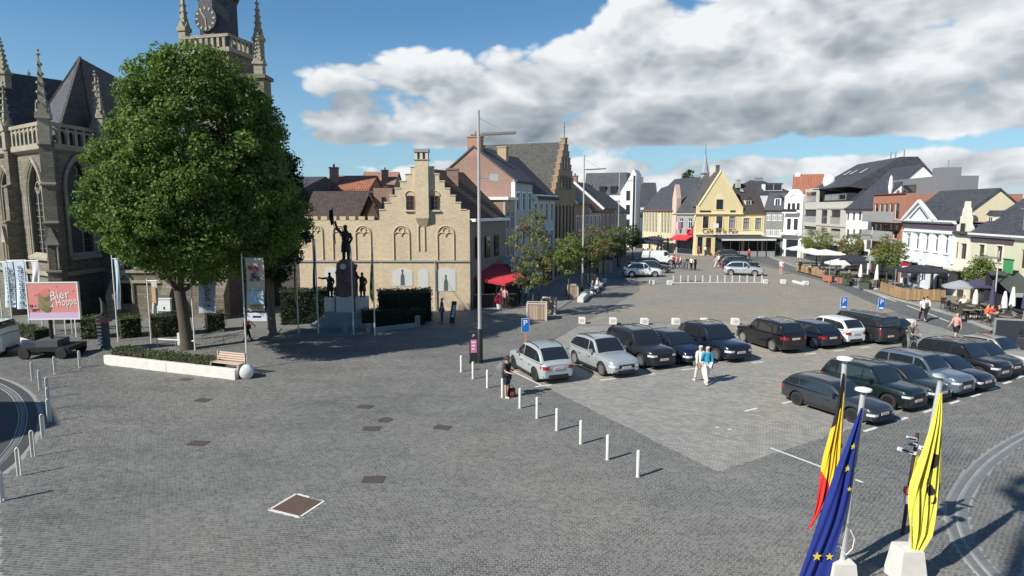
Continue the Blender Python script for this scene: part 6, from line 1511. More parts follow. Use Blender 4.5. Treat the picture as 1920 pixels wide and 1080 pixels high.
        def face_panel(front, y0, y1, z0, z1, proud=.012, dx=.0, wrap=.0):
            """panel lying on the nose or tail"""
            R_ = []
            for z in (z0, (z0 + z1) / 2, z1):
                row = []
                for j in range(6):
                    y = y0 + (y1 - y0) * j / 5; hx = h
                    # find x where the body is just that wide
                    lo, hi = h - .30, h
                    for _ in range(16):
                        mid = (lo + hi) / 2; e = max(0, (mid - h + .16) / .16); ww = s.hw(mid if front else -mid) * (1 - .10 * e * e)
                        if ww * .985 > abs(y): lo = mid
                        else: hi = mid
                    x = lo; tz = s.top
                    for _ in range(40):
                        if tz(x if front else -x) + .02 < z and x > h - .4: x -= .01
                        else: break
                    row.append(((x + proud) * (1 if front else -1), y, z))
                R_.append(row)
            m = M().grid(R_); return m
        W2 = s.W / 2; zn = s.top(h - .1); zq = zn - (.14 if not s.van else .1)
        for sg in (1, -1):
            s.meshes['head%d' % sg] = face_panel(1, sg * W2 * .50, sg * W2 * .93, zq - .11, zq + .0, .03).mesh('headlight', LAMPW, uv=False)
            zt = s.zt - .14
            s.meshes['tail%d' % sg] = face_panel(0, sg * W2 * (.55 if not s.van else .86), sg * W2 * .94, zt - (.16 if not s.van else .5), zt + .0, .03).mesh('tail_light', LAMPR, uv=False)
        s.meshes['grille'] = face_panel(1, -W2 * .50, W2 * .50, zq - .16, zq - .0, .014).mesh('grille', TRIM, uv=False)
        m = face_panel(1, -W2 * .80, W2 * .80, .26, .42, .014); s.meshes['lower_grille'] = m.mesh('lower_grille', TRIM, uv=False)
        m = face_panel(0, -W2 * .85, W2 * .85, .28, .48, .014); s.meshes['rear_bumper'] = m.mesh('rear_bumper', TRIM, uv=False)
        m = M(); m.box(h + .012, h + .03, -.26, .26, .50, .61); s.meshes['plate1'] = m.mesh('number_plate', PLATE)
        zp = s.zt - .30 if not s.van else .55
        m = M(); m.box(-h - .034, -h - .012, -.26, .26, zp, zp + .11); s.meshes['plate0'] = m.mesh('number_plate', PLATE)
        m = M()
        for i in range(7): m.box(h + .029, h + .033, -.19 + i * .058, -.17 + i * .058, .53, .58)
        s.meshes['char1'] = m.mesh('characters', PLATER)
        m = M()
        for i in range(7): m.box(-h - .037, -h - .033, -.19 + i * .058, -.17 + i * .058, zp + .03, zp + .08)
        s.meshes['char0'] = m.mesh('characters', PLATER)
        zm = s.belt(s.ws - .35) + .03; xm = s.ws - .42
        for sg in (1, -1):
            m = M(); y0 = s.cw(xm, zm); m.box(xm - .03, xm + .05, *sorted((sg * (y0 - .02), sg * (y0 + .07))), zm, zm + .05); m.obox((xm, sg * (y0 + .14), zm + .07), (.13, .20, .15), sg * .15); s.meshes['mirror%d' % sg] = m.mesh('mirror', PT['black'], uv=False)
        if s.rails:
            for sg in (1, -1):
                m = M(); y = s.cw(0, s.H - .1) * .86; m.tube([(x, sg * y, s.roof(x) + (.05 if 0 < i < 6 else -.01)) for i, x in enumerate(np.linspace(s.rr + .05, s.rf - .05, 7))], .02, 6); s.meshes['rail%d' % sg] = m.mesh('roof_rail', TRIM, uv=False)
        # sills and wheel-arch cladding, door seams, handles
        m = M()
        for sg in (1, -1): m.box(s.xr + s.r + .09, s.xf - s.r - .09, *sorted((sg * (W2 * .93), sg * (W2 * 1.003))), s.clear - .01, s.clear + .13)
        s.meshes['sill'] = m.mesh('side_sill', TRIM, uv=False)
        for sg in (1, -1):
            m = M()
            for x in ((bp, s.ws - .02) if s.van else (s.xr + .36, bp, s.ws - .02)):
                zt_ = s.top(x) - .10; w = s.hw(x); m.box(x - .006, x + .006, *sorted((sg * w * .992, sg * (w + .0025))), s.clear + .2, max(zt_ - .06, .6))
            s.meshes['seam%d' % sg] = m.mesh('door_seam', TRIM, uv=False)
            m = M()
            for x in (bp - .85, bp + .12): w = s.hw(x); m.box(x, x + .18, *sorted((sg * (w - .01), sg * (w + .022))), s.top(x) - .27, s.top(x) - .235)
            s.meshes['handle%d' % sg] = m.mesh('door_handle', TRIM, uv=False)
    def place(s, label, loc, heading, col, rim=ALLOY, scale=1., grp='parked cars', mirror=None, name='parked_car', cat='car', trim_lamps=None, roofcol=None):
        t = thing(name, label, cat, loc, heading, grp); ms = s.meshes; t.scale = (scale,) * 3
        def put(nm, key, parent=t, mat=None):
            o = link(nm, ms[key], parent)
            if mat: o.material_slots[0].link = 'OBJECT'; o.material_slots[0].material = mat
            return o
        b = put('body', 'body', t, PT[col])
        put('windshield', 'windshield'); put('rear_window', 'rear_window')
        for sg in (1, -1):
            for i in range(len(s.sides)): put('side_window', 'side%d%d' % (sg, i))
            put('headlight', 'head%d' % sg); put('tail_light', 'tail%d' % sg); put('mirror', 'mirror%d' % sg, t, PT[mirror or col]); put('door_seams', 'seam%d' % sg)['kind'] = 'stuff'
            put('door_handles', 'handle%d' % sg)['kind'] = 'stuff'
            if s.rails: put('roof_rail', 'rail%d' % sg)
        put('grille', 'grille'); put('lower_grille', 'lower_grille'); put('rear_bumper', 'rear_bumper'); put('side_sills', 'sill')['kind'] = 'stuff'
        for e in (0, 1):
            p = put('number_plate', 'plate%d' % e); q = put('characters', 'char%d' % e, p); q['kind'] = 'stuff'
        for x in (s.xf, s.xr):
            for sg in (1, -1):
                w = bpy.data.objects.new('wheel', None); COL.objects.link(w); w.parent = t; w.location = (x, sg * (s.W / 2 - .125), s.r); w.empty_display_size = .1
                if sg < 0: w.rotation_euler = (0, 0, math.pi)
                link('tyre', ms['tyre'], w); o = link('rim', ms['rim'], w); o.material_slots[0].link = 'OBJECT'; o.material_slots[0].material = rim
        return t
CROSS = Car(4.40, 1.84, 1.69, 2.66, .90, .345, 1.02, .86, .98, 1.04, .88, .20, -1.35, -2.02, rails=True, cols=2, tumble=.24)          # crossover
SUV = Car(4.54, 1.88, 1.80, 2.70, .88, .375, 1.13, 1.0, 1.09, 1.15, .98, .36, -1.74, -2.17, rails=True, cols=3, tumble=.20)           # boxy SUV
HATCH = Car(4.20, 1.79, 1.52, 2.62, .88, .315, .96, .76, .92, .98, .98, .18, -1.30, -1.98, cols=2, tumble=.26)
ESTATE = Car(4.72, 1.84, 1.48, 2.80, .92, .33, .96, .77, .92, 1.0, 1.02, .22, -1.75, -2.24, rails=True, cols=3, tumble=.25)
VAN = Car(4.98, 1.94, 1.96, 3.06, .95, .34, 1.22, 1.02, 1.2, 1.28, 1.55, .92, -2.30, -2.46, cols=2, van=True, tumble=.10)
MINI = Car(4.0, 1.78, 1.66, 2.56, .84, .315, 1.04, .86, 1.0, 1.06, 1.0, .30, -1.45, -1.95, cols=2, tumble=.22)
def park(car, px, py, head, *a, **k):
    """px,py: where the middle of the car stands on the ground"""
    g = G(px, py); return car.place(a[0], (g.x, g.y, .006), head, *a[1:], **k)
def park2(car, f, r, label, col, **k):
    """f, r: photo pixels of the front and rear wheel footprints on the side towards us; side: +1 left side seen, -1 right side seen"""
    side = k.pop('side', 1); pf, pr = G(*f), G(*r); d = (pf - pr); hd = math.atan2(d.y, d.x) + k.pop('turn', 0); u = Vector((math.cos(hd), math.sin(hd), 0)); l = Vector((-u.y, u.x, 0))
    sc = k.get('scale', 1.); mid = (pf + pr) / 2 - u * sc * ((car.xf + car.xr) / 2) - l * sc * side * (car.W / 2 - .12)
    return car.place(label, (mid.x, mid.y, .006), hd, col, **k)
g1 = 'cars in the front row beside the bollards'; g2 = 'cars in the right-hand row by the flags'; g3 = 'cars parked at the far end of the square'
A_ = math.atan2(*(G(1003, 714) - G(967, 692.5)).yx) + math.pi       # nose pointing away, up-left
A1 = math.atan2(*(G(1128, 704) - G(1081, 683)).yx)                  # nose towards us, down-right
park2(CROSS, (967, 692.5), (1003.5, 714.5), 'pale silver crossover seen from behind, nearest the dark parking pillar', 'pale', side=1, rim=DRIM, grp=g1, scale=.94)
park2(CROSS, (1128, 704), (1081, 683), 'silver crossover facing us beside the pale crossover', 'silver', side=-1, grp=g1, scale=.95)
def rowpos(px, py): return G(px, py)
park(SUV, 1197, 676, A1, 'black SUV with roof rails, third in the front row', 'anth', grp=g1, scale=.94)
park(HATCH, 1262, 671, A1, 'small navy hatchback between black SUV and wide dark crossover', 'navy', grp=g1, scale=.95)
park(CROSS, 1333, 664, A1, 'dark navy crossover with spoked wheels behind the walking couple', 'navy', grp=g1)
B1 = A1 + math.pi; S1 = .92
park(SUV, 1442, 649, B1 - .12, 'black SUV seen from behind, first right of the gap', 'black', grp=g1, scale=S1)
park(HATCH, 1512, 643, B1 - .10, 'dark blue hatchback with red lamps seen from behind', 'navy', grp=g1, scale=S1)
park(MINI, 1557, 638, B1 - .10, 'small white car squeezed beside the black van', 'white', grp=g1, scale=S1)
park(VAN, 1610, 634, B1 - .08, 'black delivery van with windowless sides in the front row', 'anth', grp=g1, scale=.86, name='parked_van', cat='van')
park(HATCH, 1650, 629, B1 - .06, 'dark car mostly hidden behind the black van', 'dgrey', grp=g1, scale=.85)
A2 = math.atan2(*(G(1592, 790.5) - G(1499.5, 761)).yx)
park2(ESTATE, (1592, 790.5), (1499.5, 761), 'dark grey estate car, nearest of the right-hand row', 'dgrey', side=-1, rim=DRIM, grp=g2, scale=.84)
pa = park2
r2 = [(SUV, (1665, 768), (1586, 740), 'dark green SUV beside the dark grey estate', 'dgreen', DRIM), (HATCH, (1716, 752), (1645, 728), 'dark grey hatchback third in the right-hand row', 'anth', ALLOY),
      (SUV, (1760, 741), (1692, 716), 'steel-blue SUV, palest car mid right-hand row', 'lblue', ALLOY), (HATCH, (1802, 731), (1730, 706), 'navy hatchback with spoked wheels right of the steel-blue SUV', 'navy', ALLOY),
      (SUV, (1836, 712), (1772, 688), 'tall black SUV behind the third flagpole row end', 'black', ALLOY), (MINI, (1862, 703), (1806, 682), 'dark compact car between black SUV and beige off-roader', 'anth', ALLOY),
      (CROSS, (1897, 694), (1848, 675), 'beige off-roader with black bonnet at the right edge', 'beige', ALLOY)]
for i, (c, f, r, lab, col, rim) in enumerate(r2):
    k = G(*f); g = k - Vector((math.cos(A2), math.sin(A2), 0)) * (c.xf * .84) - Vector((-math.sin(A2), math.cos(A2), 0)) * (-1) * (c.W / 2 - .12) * .84
    c.place(lab, (g.x, g.y, .006), A2 - .012 * i, col, rim=rim, grp=g2, scale=.84)
# far rows
park2(CROSS, (1230, 520), (1182, 520), 'white SUV broadside on at the far left of the square', 'white', side=-1, grp=g3)
park(HATCH, 1224, 511, R(-8), 'blue-grey hatchback just behind the white SUV', 'dgrey', grp=g3)
park(ESTATE, 1222, 504, R(-8), 'black estate car behind the white SUV', 'black', grp=g3)
park(VAN, 1236, 495, R(-10), 'white van parked behind the black estate at the far left', 'white', grp=g3, name='parked_van', cat='van')
park2(CROSS, (1412, 518), (1373, 516.5), 'silver crossover, nearest of the far right row', 'silver', side=-1, grp=g3)
for i, (c, x, y, col, lab) in enumerate(((SUV, 1388, 507, 'navy', 'dark blue SUV right behind the far silver crossover'), (HATCH, 1382, 501, 'anth', 'dark hatchback third in the far right row'),
                                         (ESTATE, 1378, 496, 'dgrey', 'dark estate fourth in the far right row'), (SUV, 1372, 491, 'black', 'black SUV fifth in the far right row'), (HATCH, 1366, 487, 'anth', 'dark car rearmost in the far right row by the café'))):
    park(c, x, y, R(-14), lab, col, grp=g3)
PT['red'] = paint('red', (.40, .02, .03)); park(HATCH, 1256, 466, R(150), 'red car parked before the cream hall at the end of the square', 'red', grp=g3)
park(VAN, -72, 668, R(188), 'pale van cut by the left edge behind the white planter', 'white', grp='cars at the left edge', name='parked_van', cat='van')
park(HATCH, 1945, 662, A2, 'grey car cut by the right edge beyond the beige off-roader', 'dgrey', grp=g2)
# ================================================================== people
def cloth(name, c): return flat('cloth_' + name, c, rough=.9, var=.12, scale=9)
CL = dict(white=cloth('white', (.72, .71, .68)), cream=cloth('cream', (.70, .62, .52)), blue=cloth('turquoise', (.02, .24, .38)), navy=cloth('navy', (.02, .026, .05)), black=cloth('black', (.016, .016, .018)), grey=cloth('grey', (.16, .17, .17)), red=cloth('red', (.50, .05, .03)),
          orange=cloth('orange', (.65, .16, .05)), denim=cloth('denim', (.06, .10, .18)), pink=cloth('pink', (.60, .30, .28)), olive=cloth('olive', (.10, .11, .08)), khaki=cloth('khaki', (.28, .23, .15)))
HAIR = dict(white=flat('white_hair', (.60, .57, .52), .8), brown=flat('brown_hair', (.07, .045, .03), .8), dark=flat('dark_hair', (.018, .015, .013), .7), blond=flat('blond_hair', (.40, .27, .13), .8))
def person(label, loc, face, pose='stand', top=('tshirt', 'white'), legs=('trousers', 'denim'), shoes='black', hair='brown', grp=None, scale=1., fine=False, z=0.):
    """face: direction the person looks, degrees; 270 = towards the camera"""
    g = person_meshes(pose, POSES[pose]); t = thing('person', label, 'person', (loc[0], loc[1], z), R(face + 90), grp)
    def put(nm, k, mt):
        o = link(nm, g[k], t); o.material_slots[0].link = 'OBJECT'; o.material_slots[0].material = mt; return o
    lo = min(g['J']['tol'].z, g['J']['tor'].z) - .045; t.location.z = z - lo * scale; t.scale = (scale,) * 3
    if pose in ('sit', 'ride'): t.location.z = z
    put('body', 'body', SKIN); put('jacket' if top[0] == 'jacket' else 'shirt', top[0], CL[top[1]]); put(legs[0], legs[0], CL[legs[1]]); put('shoe', 'shoel', CL[shoes]); put('shoe', 'shoer', CL[shoes]); put('hair', 'hair', HAIR[hair])
    if fine: link('eyes', g['eyes'], t)['kind'] = 'stuff'; link('nose', g['nose'], t)
    return t
def backpack(label, loc, face, mat, z, s=1., back=.24):
    f = R(face); t = thing('backpack', label, 'backpack', (loc[0] - math.cos(f) * back, loc[1] - math.sin(f) * back, z), f + math.pi / 2)
    m = M(); m.tube([(0, 0, 0), (0, 0, .06), (0, .01, .30), (0, -.0, .44), (0, -.02, .50)], [.13 * s, .165 * s, .16 * s, .13 * s, .05], 10); m.build('bag', mat, t, smooth=50)
    for sx in (-1, 1): M().tube([(sx * .09, .02, .46), (sx * .11, -.17, .47), (sx * .12, -.30, .30), (sx * .11, -.18, .05), (sx * .09, -.05, .04)], .016, 5).build('strap', mat, t)
    M().tube([(0, .10, .05), (0, .19, .1), (0, .18, .26), (0, .1, .3)], [.06, .1, .1, .05], 8).build('front_pocket', mat, t, smooth=50); return t
def people():
    g = G(951, 746); person('man in dark T-shirt and shorts with backpack and hat by the fourth bollard', g, 330, 'hold', ('tshirt', 'black'), ('shorts', 'navy'), 'white', 'brown', fine=True)
    h = thing('sun_hat', 'brown brimmed hat on the man standing by the bollards', 'hat', (g.x, g.y, 1.70), R(60)); M().lathe([(.17, -.01), (.175, .0), (.10, .012), (.095, .09), (.05, .11), (0, .112)], n=14).build('crown', flat('hat_felt', (.10, .055, .03), .9), h, smooth=50)
    backpack('dark backpack worn by the man standing at the bollards', g, 330, CL['grey'], 1.0)
    b = thing('shopping_bag', 'dark shopping bag with red print beside the standing man', 'bag', G(959, 745) + Vector((0, .0, 0)), R(20))
    M().prism([(-.16, -.08, 0), (.16, -.08, 0), (.15, -.06, .38), (-.15, -.06, .38)], (0, .15, 0)).build('bag', CL['black'], b); M().box(-.09, .09, -.092, -.088, .1, .26).build('red_print', CL['red'], b)
    M().tube([(-.08, 0, .36), (-.07, 0, .52), (.07, 0, .52), (.08, 0, .36)], .012, 5).build('handle', CL['black'], b)
    g = G(1312, 717); person('white-haired person all in white, left one of the walking couple', g, 100, 'walk', ('jacket', 'white'), ('trousers', 'cream'), 'white', 'white', fine=True)
    g = G(1325, 720); person('person in white trousers with turquoise pullover, right one of the walking couple', g, 95, 'walk2', ('jacket', 'blue'), ('trousers', 'white'), 'white', 'white', fine=True)
    bg = thing('shoulder_bag', 'thin dark strap bag carried by the white-clad walker', 'bag', (G(1312, 717).x, G(1312, 717).y, .0), R(10))
    M().tube([(.14, .14, 1.40), (.0, .19, 1.2), (-.16, .17, .95)], .014, 5).build('strap', CL['black'], bg); M().box(-.26, -.10, .10, .2, .76, .95).build('bag', CL['grey'], bg)
    g = G(1729, 603); person('person in white top and black trousers crossing the street', g, 80, 'walk', ('tshirt', 'white'), ('trousers', 'black'), 'black', 'dark')
    g = G(1735, 601); person('person in pale jacket half behind the street-crossing one', g, 80, 'walk2', ('jacket', 'cream'), ('trousers', 'khaki'), 'white', 'brown')
    g = G(1791, 641); person('person in pinkish top and black shorts right of the cyclist', g, 200, 'walk', ('tshirt', 'pink'), ('shorts', 'black'), 'black', 'blond')
    # cyclist
    g = G(1704, 660); fc = 262
    person('cyclist in grey-green jacket and pale cap riding towards us', g, fc, 'ride', ('jacket', 'olive'), ('trousers', 'grey'), 'black', 'white', z=.0)
    t = thing('bicycle', 'black bicycle under the cyclist in grey-green', 'bicycle', g, R(fc))
    for x in (-.52, .52):
        m = M(); m.lathe([(.33, -.02), (.35, 0), (.33, .02), (.315, 0), (.33, -.02)], (x, 0, .35), 24, axis='y'); w = m.build('wheel', RUBBER, t, smooth=60)
        m = M()
        for k in range(8): a = math.pi * k / 8; m.cyl((x + .32 * math.cos(a), 0, .35 + .32 * math.sin(a)), (x - .32 * math.cos(a), 0, .35 - .32 * math.sin(a)), .003, n=4)
        m.build('spokes', GALV, w)['kind'] = 'stuff'
    m = M()
    for a, b in (((-.52, 0, .35), (-.1, 0, .32)), ((-.1, 0, .32), (-.2, 0, .85)), ((-.2, 0, .82), (.38, 0, .82)), ((.38, 0, .82), (-.1, 0, .32)), ((.52, 0, .35), (.36, 0, .98)), ((-.52, 0, .35), (-.19, 0, .78))): m.cyl(a, b, .018, n=6)
    m.build('frame', BLACK, t); M().tube([(.42, .28, 1.0), (.36, .1, 1.03), (.36, -.1, 1.03), (.42, -.28, 1.0)], .014, 6).build('handlebar', GALV, t); M().prism([(-.34, -.07, .9), (-.34, .07, .9), (-.08, 0, .9)], (0, 0, .05)).build('saddle', BLACK, t)
    # far groups
    fg = 'walkers at the far end of the square'
    spec = [(1263, 503, 'red', 'denim', 'leftmost far walker in bright red top by the white van'), (1270, 504, 'orange', 'black', 'far walker in orange top beside the red one'), (1276, 505, 'white', 'denim', 'far walker in white top right of the orange one'),
            (1283, 506, 'grey', 'denim', 'far walker in grey top in the middle of the group'), (1290, 506, 'navy', 'khaki', 'far walker in navy top near the group middle'), (1296, 507, 'white', 'black', 'far walker in white top, last but one on the right'),
            (1303, 508, 'black', 'black', 'far walker all in black at the group\'s right end'), (1343, 503, 'pink', 'cream', 'far walker in pink beside the far parked row'), (1347, 500, 'white', 'denim', 'far walker in white beside the far parked row'), (1404, 488, 'red', 'black', 'far walker in red before the café canopy')]
    for i, (x, y, a, b, lab) in enumerate(spec): person(lab, G(x, y), 90 + 40 * (i % 5), ('stand', 'walk', 'walk2')[i % 3], (('tshirt', 'jacket')[i % 2], a), ('trousers', b), 'black', ('brown', 'dark', 'blond')[i % 3], fg)
    person('person in white top and reddish legs on the street edge', G(1464, 514), 250, 'stand', ('tshirt', 'white'), ('trousers', 'pink'), 'white', 'blond', fg)
    person('dark-clad person by the terrace planters on the street edge', G(1500, 512), 180, 'walk', ('jacket', 'black'), ('trousers', 'black'), 'black', 'dark', fg)
    for x, y, a, b, f, lab in ((829, 606, 'grey', 'denim', 200, 'person in grey standing in the tree shade before the mural wall'), (941, 579, 'black', 'denim', 60, 'person in black top by the red-awning kiosk'), (947, 581, 'pink', 'black', 80, 'person in pink top beside the black-clad one at the kiosk'),
                               (972, 574, 'navy', 'black', 300, 'person in navy under the reddish planter tree'), (986, 573, 'white', 'denim', 250, 'person in white under the reddish planter tree'), (465, 640, 'orange', 'black', 60, 'person in orange top behind the flower banner')):
        person(lab, G(x, y), f, 'walk' if x < 500 else 'stand', ('tshirt', a), ('trousers', b), 'black', 'brown')
people()
# ================================================================== bollards, cubes, masts, signs
POSTW = flat('white_post_paint', (.66, .65, .60), rough=.7, var=.14, scale=6)
m = M(); m.lathe([(.055, 0), (.055, .80), (.045, .825), (0, .83)], n=10); BM = m.mesh('post', POSTW, smooth=40)
m = M(); m.lathe([(.085, 0), (.085, .02), (.056, .025)], n=12); BB = m.mesh('base_ring', GALV)
BR = [(865, 698), (887, 711), (914, 728), (942, 746), (975, 766), (1007, 785), (1044, 808), (1089, 833), (1139, 863), (1196, 895)]
for i, p in enumerate(BR):
    lab = 'white bollard nearest the dark parking pillar in the diagonal row' if i == 0 else 'white bollard nearest the camera, last of the diagonal row' if i == 9 else 'white bollard of the diagonal row, %s counting from the parking pillar' % ORD[i]
    t = thing('bollard', lab, 'bollard', G(*p), 0, 'white bollards in the diagonal row'); link('post', BM, t); link('base_ring', BB, t)
m = M(); m.tube([(-.045, 0, 0), (-.045, 0, .80), (-.03, 0, .85), (0, 0, .87), (.03, 0, .85), (.045, 0, .80), (.045, 0, 0)], .024, 8); HM = m.mesh('hoop', POSTW, smooth=50)
m = M(); m.box(-.045, .045, -.01, .01, .08, .80); HP = m.mesh('infill_plate', POSTW); m = M(); m.box(-.08, .08, -.05, .05, 0, .02); HB = m.mesh('foot_plate', GALV)
for i, p in enumerate([(37, 893), (63, 857), (82, 823), (93, 791), (92, 768), (90, 746), (76, 731), (62, 714), (104, 702), (150, 690), (5, 940)]):
    lab = {0: 'hoop bollard with round top, nearest whole one at lower left', 10: 'hoop bollard cut by the left edge of the picture', 9: 'pale bollard left of the long white planter', 8: 'pale bollard below the billboard trailer', 7: 'leftmost upper bollard in front of the pale van'}.get(i, 'hoop bollard by the roundabout kerb, %s from the nearest' % ORD[i])
    t = thing('bollard', lab, 'bollard', G(*p), R(20 + i * 6), 'hoop bollards round the left kerb'); link('hoop', HM, t); link('infill_plate', HP, t); link('foot_plate', HB, t)
# white concrete cubes
def cube_mesh(s, h):
    m = M(); b = .03; a = s / 2
    m.box(-a, a, -a, a, 0, h - b); m.add([(-a, -a, h - b), (a, -a, h - b), (a, a, h - b), (-a, a, h - b), (-a + b, -a + b, h), (a - b, -a + b, h), (a - b, a - b, h), (-a + b, a - b, h)], [(4, 5, 6, 7), (0, 1, 5, 4), (1, 2, 6, 5), (2, 3, 7, 6), (3, 0, 4, 7)])
    return m.mesh('block', CONCW)
CM = cube_mesh(.46, .42); m = M(); m.box(-.12, .12, -.235, -.231, .14, .30); CR = m.mesh('engraved_panel', CONC)
m = M(); m.box(-.2, .2, -.2, .2, 0, .03); CF = m.mesh('plinth', GALV)
CB = [(1091, 607, 'first in the row behind the parked cars, counting from the box planter'), (1149, 608, 'second in the row behind the parked cars'), (1208, 609, 'third in the row behind the parked cars'), (1267, 609, 'fourth in the row behind the parked cars'), (1320, 609, 'fifth in the row behind the parked cars'),
      (1378, 609, 'sixth in the row behind the parked cars'), (1429, 607, 'peeping between the black SUV and the gap'), (1706, 611, 'alone right of the black van'), (1185, 532, 'under the tail of the far white SUV'), (1222, 533, 'in front of the far white SUV'), (1255, 534, 'left end of the low railing'),
      (1434, 532, 'right end of the low railing'), (1468, 532, 'second right of the low railing'), (1510, 535, 'nearest the street at the end of the white beam'), (1133, 530, 'by the third left-hand tree'), (1120, 541, 'beside the sitting people near the second lamp post')]
for i, (x, y, lab) in enumerate(CB):
    t = thing('concrete_cube', 'white concrete cube ' + lab, 'concrete cube', G(x, y), R(-4 + 3 * (i % 4)), 'white concrete cubes round the plaza'); link('block', CM, t).location.z = .03; link('engraved_panel', CR, t).location.z = .03; link('plinth', CF, t)
for (a, b, lab) in (((1088, 568), (1100, 556), 'long white block bench nearest the box planter'), ((1112, 551), (1125, 541), 'long white block bench where people sit')):
    p0, p1 = G(*a), G(*b); d = p1 - p0; t = thing('block_bench', lab, 'bench', p0, math.atan2(d.y, d.x)); M().box(0, d.length, -.25, .25, .04, .46).build('block', CONCW, t); M().box(.1, d.length - .1, -.2, .2, 0, .04).build('plinth', GALV, t)
# low railing across the plaza
p0, p1 = G(1262, 532), G(1428, 532); d = p1 - p0; t = thing('low_railing', 'low pale railing between two white cubes across the plaza', 'railing', p0, math.atan2(d.y, d.x)); L = d.length
for k in range(13): M().box(L * k / 12 - .045, L * k / 12 + .045, -.04, .04, .16, .9).build('post', POSTW, t)
for z in (.05, .5): M().box(-.1, L + .1, -.12 if z < .2 else -.02, .12 if z < .2 else .02, z, z + (.11 if z < .2 else .04)).build('rail', CONC if z < .2 else GALV, t)
# masts
def mast(label, base, H, arm_z, spot_z, r=.11, lum=1.7, slim=False, ang=0.):
    t = thing('lamp_mast', label, 'street lamp', base, ang); m = M(); m.lathe([(r, .05), (r, 1.8), (r * .85, 1.9), (r * .55, H - .05), (0, H)], n=14); m.build('mast', flat('mast_paint', (.46, .45, .41), .5, metal=.25, var=.08), t, smooth=40)
    m = M(); m.lathe([(r * 1.35, 0), (r * 1.35, 1.75), (r * 1.1, 1.8)], n=14); m.build('base_sleeve', BLACK, t, smooth=40)
    a = M(); a.obox((.15 + lum / 2, 0, arm_z + .05), (lum, .55, .10), 0, .05, -.05); lp = a.build('luminaire', flat('luminaire_grey', (.30, .28, .24), .45, metal=.3), t)
    M().obox((.15 + lum / 2, 0, arm_z - .01), (lum * .9, .45, .03), 0, .05, -.05).build('lens', flat('lamp_lens', (.55, .53, .48), .3), lp)
    M().cyl((0, 0, H - .4), (.15 + lum * .7, 0, arm_z + .12), .012, n=5).build('stay_cable', GALV, lp); M().cyl((0, 0, arm_z), (.3, 0, arm_z + .03), .04, n=8).build('bracket', GALV, lp)
    if spot_z:
        s = M().obox((.75, 0, spot_z), (.42, .3, .34), 0, 0, .1).build('spotlight', flat('spot_grey', (.45, .45, .42), .5), t); M().cyl((0, 0, spot_z), (.6, 0, spot_z), .035, n=8).build('arm', GALV, s)
    return t
g = G(900, 681); mast('tall lamp mast with slab luminaire standing beside the parking pillar', g, HT(g.y, 205), HT(g.y, 252), HT(g.y, 333))
g = G(1092, 546); mast('second tall lamp mast among the left-hand trees', g, HT(g.y, 290), HT(g.y, 318), 0, r=.11, lum=1.9)
g = G(1158, 500); mast('farthest thin lamp mast in front of the white corner block', g, HT(g.y, 318), HT(g.y, 340), 0, r=.09, lum=1.6)
g = G(1628, 538); mast('lamp mast on the right-hand pavement before the red brick block', g, HT(g.y, 425), HT(g.y, 441), 0, r=.07, lum=1.5, ang=math.pi)
g = G(1862, 592); mast('thin lamp mast among the terrace tables before the cream-green house', g, HT(g.y, 470), HT(g.y, 484), 0, r=.06, lum=1.2, ang=math.pi)
# parking pillar
t = thing('parking_pillar', 'dark parking meter pillar with pink poster beside the tall lamp mast', 'parking meter', G(888, 680), R(8))
M().box(-.20, .20, -.12, .12, .04, 1.62).build('housing', flat('dark_violet_metal', (.05, .045, .06), .4, metal=.4), t); M().box(-.24, .24, -.16, .16, 0, .04).build('base_plate', BLACK, t)
po = M().box(-.15, .15, -.128, -.121, .55, 1.22).build('poster', flat('pink_poster', (.72, .22, .38), .5), t)
for i, w in enumerate(('INFO', 'P', 'ZONE')): pass
for i in range(3): M().box(-.10, .10 - .03 * i, -.132, -.1285, 1.05 - i * .17, 1.12 - i * .17).build('poster_text', WHITE, po)
lettering('P', .22, WHITE, t, (0, -.128, 1.42))
# parking signs
BLUE = flat('sign_blue', (.012, .13, .48), .4); ORNG = flat('orange_post', (.60, .20, .09), .6)
for i, (x, y, yt, lab) in enumerate(((985, 646, 597, 'blue parking sign on orange post behind the pale silver crossover'), (1579, 612, 557, 'blue parking sign on orange post behind the black van, left one'), (1649, 614, 559, 'taller-lettered blue parking sign on orange post, right one behind the van'))):
    g = G(x, y); zt = HT(g.y, yt); t = thing('parking_sign', lab, 'sign', g, R(0), 'blue parking signs'); M().box(-.045, .045, -.03, .03, 0, zt - .1).build('post', ORNG, t)
    pn = M().box(-.21, .21, -.055, -.03, zt - .78, zt).build('panel', BLUE, t); M().box(-.225, .225, -.05, -.035, zt - .795, zt + .015).build('rim', WHITE, pn); lettering('P', .46, WHITE, pn, (0, -.058, zt - .26), sx=1.1)
    if i: M().box(-.14, .14, -.058, -.056, zt - .72, zt - .6).build('symbol', WHITE, pn)
